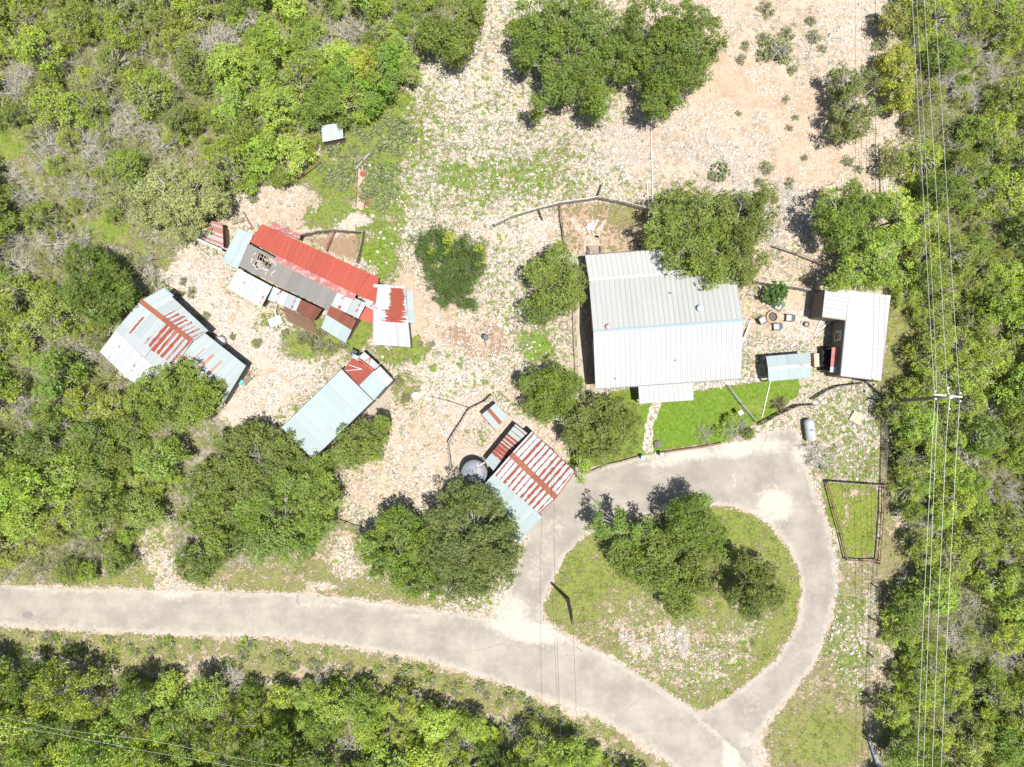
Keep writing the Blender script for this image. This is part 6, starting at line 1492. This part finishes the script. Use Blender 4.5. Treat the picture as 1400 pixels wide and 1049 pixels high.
BRUSH = [(20, 100), (8, 118), (60, 190), (45, 215), (10, 238), (28, 262), (105, 180), (120, 195), (90, 255), (112, 262), (140, 135), (165, 160), (190, 172), (215, 190), (130, 215), (150, 182), (270, 60), (290, 50), (440, 55), (462, 40), (420, 72), (490, 30), (530, 20), (553, 45), (15, 330), (60, 330), (100, 322), (20, 362), (196, 352), (60, 480), (112, 482),
         (40, 575), (80, 600), (150, 490), (20, 545), (60, 20), (310, 45), (180, 60), (90, 80), (235, 110), (340, 20), (1350, 60), (1372, 95), (1330, 115), (1345, 135), (1300, 112), (1390, 690), (1375, 672), (1368, 215), (1312, 200), (1340, 255), (1355, 310), (1372, 640), (1395, 800), (1330, 835), (1352, 868), (1312, 872), (1340, 930), (1390, 760), (1262, 690), (1270, 725), (1242, 795), (1385, 300),
         (1395, 180), (1320, 40), (1300, 520), (1365, 560), (1330, 640), (1385, 900), (1310, 985), (482, 1035), (702, 1010), (632, 1030), (432, 940), (312, 935), (90, 1000), (150, 960), (560, 990)]
def brush():
    rr = random.Random(77)
    for px, py in BRUSH:
        r = rr.uniform(1.1, 1.9); k = rr.uniform(.8, 1.05); c = BARKC['pale']; placed.append((px, py, r * 9))
        wood_plant('bare', px, py, r, f'grey leafless brush {cell(px, py)}', 'bush', f'grey leafless brush {cell(px, py)}', (c[0] * k, c[1] * k, c[2] * k), 'bare_brush', hs=rr.uniform(.9, 1.25))
def pal_nw(px, py, rr):
    u = rr.random()
    w = math.hypot(px - 130, py - 170) < 120 or math.hypot(px - 20, py - 300) < 90 or math.hypot(px - 200, py - 370) < 45 or math.hypot(px - 60, py - 580) < 55
    if u < (.34 if w else .07): return 'bare', 'pale', 'pale grey'
    if px > 290 and py < 260:
        return ('oak', 'bright', 'bright green') if u < .5 else ('oak', 'lime', 'lime green') if u < .62 else ('oak', 'oak', 'mid green') if u < .85 else ('juniper', 'juniper', 'yellowish olive')
    if py > 480:
        return ('oak', 'bright', 'bright green') if u < .28 else ('oak', 'oak', 'mid green') if u < .5 else ('juniper', 'juniper', 'yellowish olive') if u < .75 else ('juniper', 'olive', 'dull olive') if u < .9 else ('oak', 'deep', 'dark green')
    return ('juniper', 'juniper', 'yellowish olive') if u < .52 else ('juniper', 'olive', 'dull olive') if u < .75 else ('oak', 'oak', 'mid green') if u < .92 else ('juniper', 'grey', 'greyish')
def pal_e(px, py, rr):
    u = rr.random()
    w = math.hypot(px - 1330, py - 105) < 70 or math.hypot(px - 1335, py - 600) < 45 or math.hypot(px - 1390, py - 700) < 60 or math.hypot(px - 1320, py - 840) < 50
    if u < (.38 if w else .10): return 'bare', 'pale', 'pale grey'
    return ('juniper', 'juniper', 'yellowish olive') if u < .5 else ('oak', 'bright', 'bright green') if u < .68 else ('juniper', 'olive', 'dull olive') if u < .86 else ('oak', 'deep', 'dark green')
def pal_s(px, py, rr):
    u = rr.random()
    if u < .05: return 'bare', 'pale', 'pale grey'
    if px < 330: return ('oak', 'lime', 'lime green') if u < .4 and py > 940 else ('oak', 'deep', 'dark green') if u < .6 else ('oak', 'bright', 'bright green') if u < .85 else ('juniper', 'juniper', 'yellowish olive')
    return ('oak', 'bright', 'bright green') if u < .38 else ('juniper', 'juniper', 'yellowish olive') if u < .62 else ('oak', 'deep', 'dark green') if u < .78 else ('oak', 'lime', 'lime green')
brush()
scatter(WOOD_NW, 2600, 1.8, 2.8, .58, pal_nw, 1); scatter(WOOD_NW, 5000, 1.0, 1.6, .52, pal_nw, 2)
scatter(WOOD_E, 1800, 1.8, 2.6, .55, pal_e, 3); scatter(WOOD_E, 4500, 1.0, 1.6, .50, pal_e, 4)
scatter(WOOD_S, 1200, 1.7, 2.7, .60, pal_s, 5); scatter(WOOD_S, 3000, 1.0, 1.6, .58, pal_s, 6)

# single bare trees and special plants
for (px, py, r, lab) in ((1335, 600, 2.6, 'wide silvery leafless tree east of the crossarm'), (1312, 105, 1.9, 'silvery leafless tree under the lines near the top'), (1128, 622, 2.0, 'fallen leafless grey tree beside the propane tank'), (1012, 585, 1.6, 'dry grey shrub tangle at the lawn corner by the driveway'),
                         (965, 596, 1.1, 'small dry grey shrub on the lawn edge by the driveway'), (200, 385, 2.0, 'leafless grey tree beside the patchwork shed'), (60, 585, 2.6, 'large leafless grey tree at the west photo edge'), (1150, 105, 1.2, 'leafless grey snag beside the open tree on the slope')):
    wood_plant('bare', px, py, r, lab, 'tree' if r > 1.7 else 'bush', None, BARKC['pale'] if r > 1.7 else BARKC['grey'], 'bare_tree', hs=.7 if r > 1.7 else .45)
for (px, py, r, lab, c) in ((1000, 575, .9, 'leafy shrub mixed with the dry tangle at the lawn corner', 'bright'), (1025, 592, .8, 'leafy shrub between the dry tangle and the driveway', 'oak'), (985, 590, .7, 'small leafy shrub on the lawn edge', 'bright'), (500, 262, 1.0, 'pale leaved bush at the foot of the rusty trough', 'grey'), (1250, 600, 1.0, 'green shrub just west of the crossarm pole lines', 'bright'),
                            (568, 492, .55, 'small round green bush on bare sand beside the red barn end', 'bright'), (591, 503, .4, 'tiny green bush in the sandy yard', 'bright'), (1127, 640, .5, 'small green shrub near the fallen grey tree', 'oak'), (350, 470, .6, 'low dull bush in the gravel yard', 'grey'), (1280, 925, 1.1, 'yellow green bush below the lines', 'lime'), (1222, 850, 1.2, 'yellow green bush by the boundary fence', 'lime'), (1220, 875, 1.0, 'bright bush by the boundary fence', 'lime')):
    wood_plant('shrub', px, py, r, lab, 'bush', None, COLS[c], 'yard_shrub')

# prickly pear
def pear_mesh(seed, r, n):
    rng = np.random.default_rng(seed); mb = MB()
    for i in range(n):
        a, q = rng.uniform(0, 6.28), r * math.sqrt(rng.random()); c = Vector((q * math.cos(a), q * math.sin(a), .15 + .5 * rng.random() * (1 - q / r * .6)))
        rx, rz = .11 * rng.uniform(.8, 1.3), .16 * rng.uniform(.8, 1.25); M = Matrix.Rotation(rng.uniform(0, 6.28), 3, 'Z') @ Matrix.Rotation(rng.uniform(.2, 1.35), 3, 'X')
        vs = []
        for z_, k in ((-.022, .8), (0, 1.0), (.022, .8)):
            for j in range(9): b = 2 * math.pi * j / 9; vs.append(c + M @ Vector((rx * k * math.cos(b), z_, rz * k * math.sin(b))))
        fs = [tuple(range(9)), tuple(range(26, 17, -1))] + [(L_ * 9 + j, L_ * 9 + (j + 1) % 9, (L_ + 1) * 9 + (j + 1) % 9, (L_ + 1) * 9 + j) for L_ in range(2) for j in range(9)]
        mb.add(vs, fs)
    return mb.mesh('prickly_pear_pads')
def pearmat(name, a, b):
    t = NT(name); g = t.n('ShaderNodeNewGeometry'); c = t.mix(g.outputs['Random Per Island'], a, b); return t.bsdf(c, .6, 0, .3)
M_pear = pearmat('grey_green_cactus', (.10, .125, .055), (.22, .25, .12)); M_pear2 = pearmat('yellowish_cactus', (.09, .11, .04), (.36, .36, .15))
PEARS = [pear_mesh(40 + i, 1.0, 75) for i in range(4)]; PEAR2 = pear_mesh(60, 2.2, 330)
for m in PEARS: m.materials.append(M_pear)
PEAR2.materials.append(M_pear2)
o = put('prickly_pear', PEAR2, None, None, P(1238, 608)); tag(o, 'big yellowish prickly pear thicket between the rubble yard and the lines', 'cactus')
o = put('prickly_pear', PEARS[0], None, None, P(984, 236)); tag(o, 'green prickly pear above the oak beside the house', 'cactus')
k = 0
spots = [(488, 178), (500, 190), (515, 178), (528, 200), (512, 212), (540, 182), (455, 205), (470, 218), (485, 205), (440, 228), (458, 238), (476, 240), (448, 250), (470, 255), (518, 232), (530, 245), (515, 258), (535, 262), (524, 278), (545, 205), (560, 185), (548, 172), (532, 165), (495, 222), (462, 190), (508, 245), (540, 232), (425, 215)]
for (px, py) in spots:
    o = put('prickly_pear', R.choice(PEARS), None, None, P(px, py)); s = R.uniform(.55, .95); o.scale = (s, s, s); o.rotation_euler = (0, 0, R.uniform(0, 6.28))
    where = 'west of' if px < 490 else 'east of'
    tag(o, f'low grey green prickly pear {where} the rusty trough' + (', near its upper end' if py < 212 else ', near its lower end' if py > 245 else ', level with its middle'), 'cactus', 'prickly pears beside the rusty trough, ' + where + (' upper' if py < 212 else ' lower' if py > 245 else ' middle'))
# scrub of the orange slope, track, verges and island
SC = [(1060, 62, 1.5), (1075, 72, 1.1), (1048, 75, .9), (1115, 48, .8), (1050, 10, .9), (1110, 28, .6), (1125, 65, .5), (1045, 50, .7), (1078, 45, .8), (1020, 62, .6), (1015, 80, .6), (1085, 95, .6), (1050, 228, .8), (1080, 250, .6), (1040, 250, .6), (1075, 135, .45), (1080, 175, .4), (1010, 155, .35), (1088, 160, .4), (1100, 215, .4), (1160, 220, .7), (1175, 230, .5), (1205, 60, .9), (1195, 25, .6), (975, 240, .6), (1040, 270, .5), (1060, 272, .5),
      (430, 470, 1.0), (415, 462, .8), (450, 475, .8), (440, 455, .6), (470, 472, .6), (390, 455, .5), (250, 385, .5), (262, 400, .6), (245, 402, .5), (280, 432, .5), (318, 460, .4), (225, 395, .5), (345, 270, .6), (590, 470, .4), (575, 470, .35), (545, 520, .6), (555, 545, .6), (350, 405, .5), (1030, 880, .35)]
for i, (px, py, r) in enumerate(SC):
    ar = 'on the orange slope north-east of the house' if px > 900 and py < 300 else 'on the gravel south of the red barn' if 380 < px < 480 and py > 440 else 'beside the gravel track between the sheds' if px < 360 else 'in the sandy yard east of the small barn'
    wood_plant('scrub', px, py, r, ('low wide' if r > .75 else 'little') + ' dull green scrub bush ' + ar, 'bush', 'scrub bushes ' + ar, COLS['grey'] if px > 900 else (.19, .22, .08), 'scrub_bush')
rv = random.Random(91)
VG = [('on the verge south of the road', ROAD, 12, 40), ]
n_ = 0
for _ in range(400):
    px = rv.uniform(5, 820); yb = float(np.interp(px, [0, 230, 430, 520, 600, 720, 790, 850], [857, 868, 878, 893, 907, 947, 972, 1002])); py = yb + rv.uniform(8, 42)
    if n_ >= 70: break
    n_ += 1; ar = 'west stretch' if px < 270 else 'middle stretch' if px < 540 else 'east stretch'
    wood_plant('scrub', px, py, rv.uniform(.35, .85), f'weedy green tuft on the verge south of the road, {ar}', 'bush', f'weedy tufts south of the road, {ar}', COLS[rv.choice(['olive', 'bright', 'juniper', 'grey'])], 'verge_weed', hs=.8)
# yucca rosettes
def yucca_mesh(seed):
    rng = np.random.default_rng(seed); V = []
    for i in range(60):
        a, e = rng.uniform(0, 6.28), rng.uniform(.1, 1.2); d = np.array([math.cos(a) * math.cos(e), math.sin(a) * math.cos(e), math.sin(e)]); s = np.array([-math.sin(a), math.cos(a), 0]) * .03; L = rng.uniform(.6, .95)
        V.append([np.array([0, 0, .15]) - s, d * L * .6 + [0, 0, .15] - s * .8, d * L + [0, 0, .1], d * L * .6 + [0, 0, .15] + s * .8])
    V = np.array(V); return quads_mesh('yucca_leaves', V, rng.random((60, 3)), mat=LEAF)
for i, (px, py, lab, c) in enumerate(((363, 953, 'spiky pale yucca facing the road below the clump', (.24, .25, .07)), (508, 1010, 'spiky yucca at the bottom edge below the great olive oak', (.20, .22, .06)), (1063, 552, 'dry brown spiky plant on the grass below the patio cover', (.16, .12, .09)), (430, 975, 'spiky yucca in the south wood clearing', (.22, .24, .07)))):
    t = one('yucca', lab, 'plant', px, py); o = put('leaves', yucca_mesh(80 + i), None, t); o.color = (*c, 1); s = 1.5 if i != 2 else 1.3; t.scale = (s, s, s)
    mb = MB(); mb.lathe((0, 0, 0), [(.08, 0), (.07, .2), (.03, .25)], 8); mb.build('stem', M_wood, t)

# ------------------------------------------------------------------ ground cover that nobody could count
def scatter_points(n, fn, seed, box=(-52, 52, -42, 40)):
    rng = np.random.default_rng(seed); x = rng.uniform(box[0], box[1], n); y = rng.uniform(box[2], box[3], n)
    ix = np.clip(np.searchsorted(gx, x), 1, nx - 1); iy = np.clip(np.searchsorted(gy, y), 1, ny - 1)
    px, py = PIX(x, y, 0.0)
    keep = rng.random(n) < fn({k: v[iy, ix] for k, v in CH.items()}, px, py)
    return x[keep], y[keep], {k: v[iy, ix][keep] for k, v in CH.items()}, rng
def paved(px, py, pad=0):
    r = sdist(px, py, smooth_poly(ROAD)) < pad
    d = (sdist(px, py, smooth_poly(DRIVE)) < pad) & (sdist(px, py, smooth_poly(ISLAND)) > -pad)
    return r | d
nz = lambda px, py, s, k: vnoise(px, py, s, k)
def off(px, py):
    b = paved(px, py, 0.5)
    for q in (GPATH, SPATH, SWALK): b |= pip(px, py, np.array(q, float))
    return b
# loose stones
def stones(name, label, n, lo, hi, fn, seed, mat):
    x, y, c, rng = scatter_points(n, fn, seed)
    m = len(x); ico = bmesh.new(); bmesh.ops.create_cube(ico, size=1.5); bv = np.array([v.co[:] for v in ico.verts]); bf = np.array([[t_.vert.index for t_ in L3] for L3 in ico.calc_loop_triangles()]); ico.free()
    s = lo + (hi - lo) * rng.random(m) ** 3.0
    dirs = 1 + rng.normal(size=(m, len(bv))) * .22
    sc_ = np.stack([s * rng.uniform(.8, 1.4, m), s * rng.uniform(.7, 1.1, m), s * rng.uniform(.35, .6, m)], -1)
    v = bv[None] * dirs[:, :, None] * sc_[:, None, :]
    a = rng.uniform(0, 6.28, m); ca, sa = np.cos(a)[:, None], np.sin(a)[:, None]
    v = np.stack([v[..., 0] * ca - v[..., 1] * sa, v[..., 0] * sa + v[..., 1] * ca, v[..., 2]], -1)
    v[..., 0] += x[:, None]; v[..., 1] += y[:, None]; v[..., 2] += (s * .15)[:, None]
    F = (bf[None] + (np.arange(m) * len(bv))[:, None, None]).reshape(-1, 3)
    me = bpy.data.meshes.new(name); me.vertices.add(m * len(bv)); me.vertices.foreach_set('co', v.reshape(-1).astype(np.float32))
    me.loops.add(F.size); me.loops.foreach_set('vertex_index', F.reshape(-1).astype(np.int32)); me.polygons.add(len(F)); me.polygons.foreach_set('loop_start', np.arange(0, F.size, 3, dtype=np.int32))
    at = me.attributes.new('tone', 'FLOAT', 'POINT'); tone = np.clip(rng.random(m) * .75 + c['grey'] * .55 * (rng.random(m) < .7), 0, 1); at.data.foreach_set('value', np.repeat(tone, len(bv)).astype(np.float32))
    me.update(calc_edges=True); tag(put(name, me, mat), label, kind='stuff')
def stone_mat():
    t = NT('loose_limestone'); f = t.n('ShaderNodeAttribute', attribute_name='tone').outputs['Fac']; n = t.noise(t.geo(), 9, 4, .7)
    c = t.mix(f, (.62, .585, .53), (.32, .29, .25)); c = t.mix(t.math('MULTIPLY', t.step(n, .5, .7), .4), c, (.42, .36, .29)); return t.bsdf(c, .95, 0, .1)
M_loose = stone_mat()
stones('rubble', 'loose white limestone rubble strewn over the yard', 95000, .035, .20, lambda c, px, py: np.where(off(px, py), 0, np.clip(c['rock'] * 1.2 - .4, 0, 1) * (1 - c['litter']) * np.clip(nz(px, py, 26, 41) * 1.2 + nz(px, py, 8, 42) * 1.2 - .7, .05, 1)), 3, M_loose)
# grass tufts
def tufts(name, label, n, fn, seed, hlo, hhi, blades, colr, wid=.022, box=(-52, 52, -42, 40), spread=.08):
    x, y, c, rng = scatter_points(n, fn, seed, box); m = len(x)
    bx = np.repeat(x, blades) + rng.normal(size=m * blades) * spread; by = np.repeat(y, blades) + rng.normal(size=m * blades) * spread
    a = rng.uniform(0, 6.28, m * blades); hgt = rng.uniform(hlo, hhi, m * blades); ln = hgt * rng.uniform(.4, 1.3, m * blades); b = rng.uniform(0, 6.28, m * blades)
    W = wid * rng.uniform(.7, 1.5, m * blades)
    p0 = np.stack([bx - np.cos(a) * W, by - np.sin(a) * W, np.zeros_like(bx)], -1); p1 = np.stack([bx + np.cos(a) * W, by + np.sin(a) * W, np.zeros_like(bx)], -1); p2 = np.stack([bx + np.cos(b) * ln, by + np.sin(b) * ln, hgt], -1)
    V = np.stack([p0, p1, p2], 1); tint = np.repeat(rng.random((m, 3)), blades, 0) * .6 + rng.random((m * blades, 3)) * .4
    o = put(name, quads_mesh(name, V, tint, mat=LEAF), None); o.color = (*colr, 1); tag(o, label, kind='stuff')
tufts('grass', 'wild yellow green grass on the island, verges and yard', 60000, lambda c, px, py: np.where(off(px, py), 0, np.clip(c['green'] * 1.3 - .45, 0, 1) * np.clip(nz(px, py, 6, 4) * 2 - .4, 0, 1) * (1 - .85 * (c['lush'] > .9))), 5, .05, .16, 6, (.28, .32, .07))
tufts('grass', 'dry straw grass beside the fences and woods', 40000, lambda c, px, py: np.where(off(px, py), 0, np.clip(c['dry'] * 1.5 - .5, 0, 1) * np.clip(nz(px, py, 7, 5) * 2 - .6, 0, 1) * np.clip(c['green'] * 2, 0, 1)), 6, .06, .2, 6, (.36, .32, .16))
tufts('lawn_grass', 'short bright lawn grass in front of the house', 150000, lambda c, px, py: np.where(off(px, py), 0, (c['lush'] > .8) * (c['green'] > .8) * (nz(px, py, 9, 31) * .6 + .15)), 7, .03, .07, 5, (.12, .25, .025), .02)
tufts('weeds', 'green weeds sprinkled through the rubble', 45000, lambda c, px, py: np.where(off(px, py), 0, np.clip(c['green'] * c['rock'] * 2.2 - .25, 0, 1) * (nz(px, py, 5, 9) > .5)), 8, .04, .14, 9, (.16, .26, .045), .03, spread=.12)
tufts('weeds', 'bushy weed tufts on the verges and the island', 60000, lambda c, px, py: np.where(off(px, py), 0, np.clip(c['green'] * 1.6 - .6, 0, .8) * (c['lush'] < .8) * np.clip(nz(px, py, 9, 51) * 2.2 - .9, 0, 1) * (1 - c['litter'])), 15, .06, .26, 16, (.24, .32, .05), .03, spread=.15)
tufts('grass', 'pale straw tufts on the verges and the island', 60000, lambda c, px, py: np.where(off(px, py), 0, np.clip(c['green'] * 1.6 - .6, 0, .8) * (c['lush'] < .8) * np.clip(nz(px, py, 8, 52) * 2.2 - .9, 0, 1)), 16, .06, .2, 8, (.36, .33, .18), .025, spread=.13)
# undergrowth of the woods
def under(name, label, poly, n, seed, colr, size=.16):
    rng = np.random.default_rng(seed); pa = np.array(poly, float)
    x = rng.uniform(-56, 56, n); y = rng.uniform(-44, 42, n); px, py = PIX(x, y, 0.0); ok = pip(px, py, pa) & ~pip(px, py, GAPa) & (nz(px, py, 14, 12) + .5 * nz(px, py, 5, 13) > .62)
    for q in ROOFS: ok &= ~pip(px, py, np.array(q, float))
    x, y, px, py = x[ok], y[ok], px[ok], py[ok]; m = len(x); z = .1 + .9 * nz(px, py, 11, 14) * rng.random(m)
    nrm = unit(rng.normal(size=(m, 3)) + np.array([0, 0, .9])); t = unit(np.cross(nrm, rng.normal(size=(m, 3)))); b = np.cross(nrm, t); s = size * rng.uniform(.6, 1.4, m)[:, None]; p = np.stack([x, y, z], -1)
    V = np.stack([p - t * s * .5, p + b * s * .3, p + t * s * .6, p - b * s * .3], 1)
    o = put(name, quads_mesh(name, V, rng.random((m, 3)), mat=LEAF), None); o.color = (*colr, 1); tag(o, label, kind='stuff')
under('undergrowth', 'low green undergrowth on the floor of the north-west wood', WOOD_NW, 220000, 21, (.21, .28, .055)); under('undergrowth', 'low undergrowth on the floor of the east wood', WOOD_E, 260000, 22, (.22, .29, .05)); under('undergrowth', 'low undergrowth on the floor of the south wood', WOOD_S, 150000, 23, (.15, .22, .055))
# fallen grey sticks in the woods
rng = np.random.default_rng(33); V = []
for poly, n in ((WOOD_NW, 9000), (WOOD_E, 7000), (WOOD_S, 3000)):
    x = rng.uniform(-56, 56, n * 3); y = rng.uniform(-44, 42, n * 3); px, py = PIX(x, y, 0); ok = pip(px, py, np.array(poly, float)) & ~pip(px, py, GAPa); x, y = x[ok][:n], y[ok][:n]; m = len(x)
    z = rng.uniform(.05, 1.6, m); a = rng.uniform(0, 6.28, m); L = rng.uniform(.25, .8, m); dz = rng.uniform(-.3, .5, m) * L; W = rng.uniform(.010, .026, m)
    d = np.stack([np.cos(a) * L, np.sin(a) * L, dz], -1); s = np.stack([-np.sin(a) * W, np.cos(a) * W, W * 0], -1); p = np.stack([x, y, z], -1)
    up = np.zeros_like(s); up[:, 2] = W
    V += [np.stack([p - s, p + d - s * .5, p + d + up, p + up * 1.5], 1), np.stack([p + up * 1.5, p + d + up, p + d + s * .5, p + s], 1), np.stack([p + s, p + d + s * .5, p + d - s * .5, p - s], 1)]
o = put('deadwood_litter', quads_mesh('deadwood_litter', np.concatenate(V), mat=BARK), None); o.color = (.36, .335, .30, 1); tag(o, 'dry grey sticks and deadwood on the wood floor', kind='stuff')

# ------------------------------------------------------------------ light, sky, camera
SUN = Vector((.15, -.15, 1)).normalized()
el = math.asin(SUN.z)
w = bpy.data.worlds.new('World'); scene.world = w; w.use_nodes = True
nt = w.node_tree; bg = nt.nodes['Background']; sky = nt.nodes.new('ShaderNodeTexSky'); sky.sky_type = 'NISHITA'; sky.sun_disc = False
sky.sun_elevation = el; sky.sun_rotation = math.atan2(SUN.x, SUN.y); sky.dust_density = 1.5
nt.links.new(sky.outputs[0], bg.inputs[0]); bg.inputs[1].default_value = .075
ld = bpy.data.lights.new('sun', 'SUN'); ld.energy = 5.0; ld.angle = math.radians(.53); ld.color = (1, .965, .91)
lo = bpy.data.objects.new('sun', ld); link(lo); lo.rotation_euler = SUN.to_track_quat('Z', 'Y').to_euler(); lo.location = SUN * 60
cd = bpy.data.cameras.new('camera'); cam = bpy.data.objects.new('camera', cd); link(cam)
cam.location = (0, 0, HCAM); cam.rotation_euler = (TH, 0, 0); cd.sensor_width = 36; cd.lens = 36 * FPX / 1400; cd.clip_end = 2000
scene.camera = cam
vs_ = scene.view_settings; vs_.view_transform = 'Standard'; vs_.look = 'None'; vs_.gamma = 1; vs_.use_curve_mapping = False; vs_.exposure = .62
scene.cycles.max_bounces = 6; scene.cycles.diffuse_bounces = 3; scene.cycles.transparent_max_bounces = 4
scene.cycles.use_denoising = True
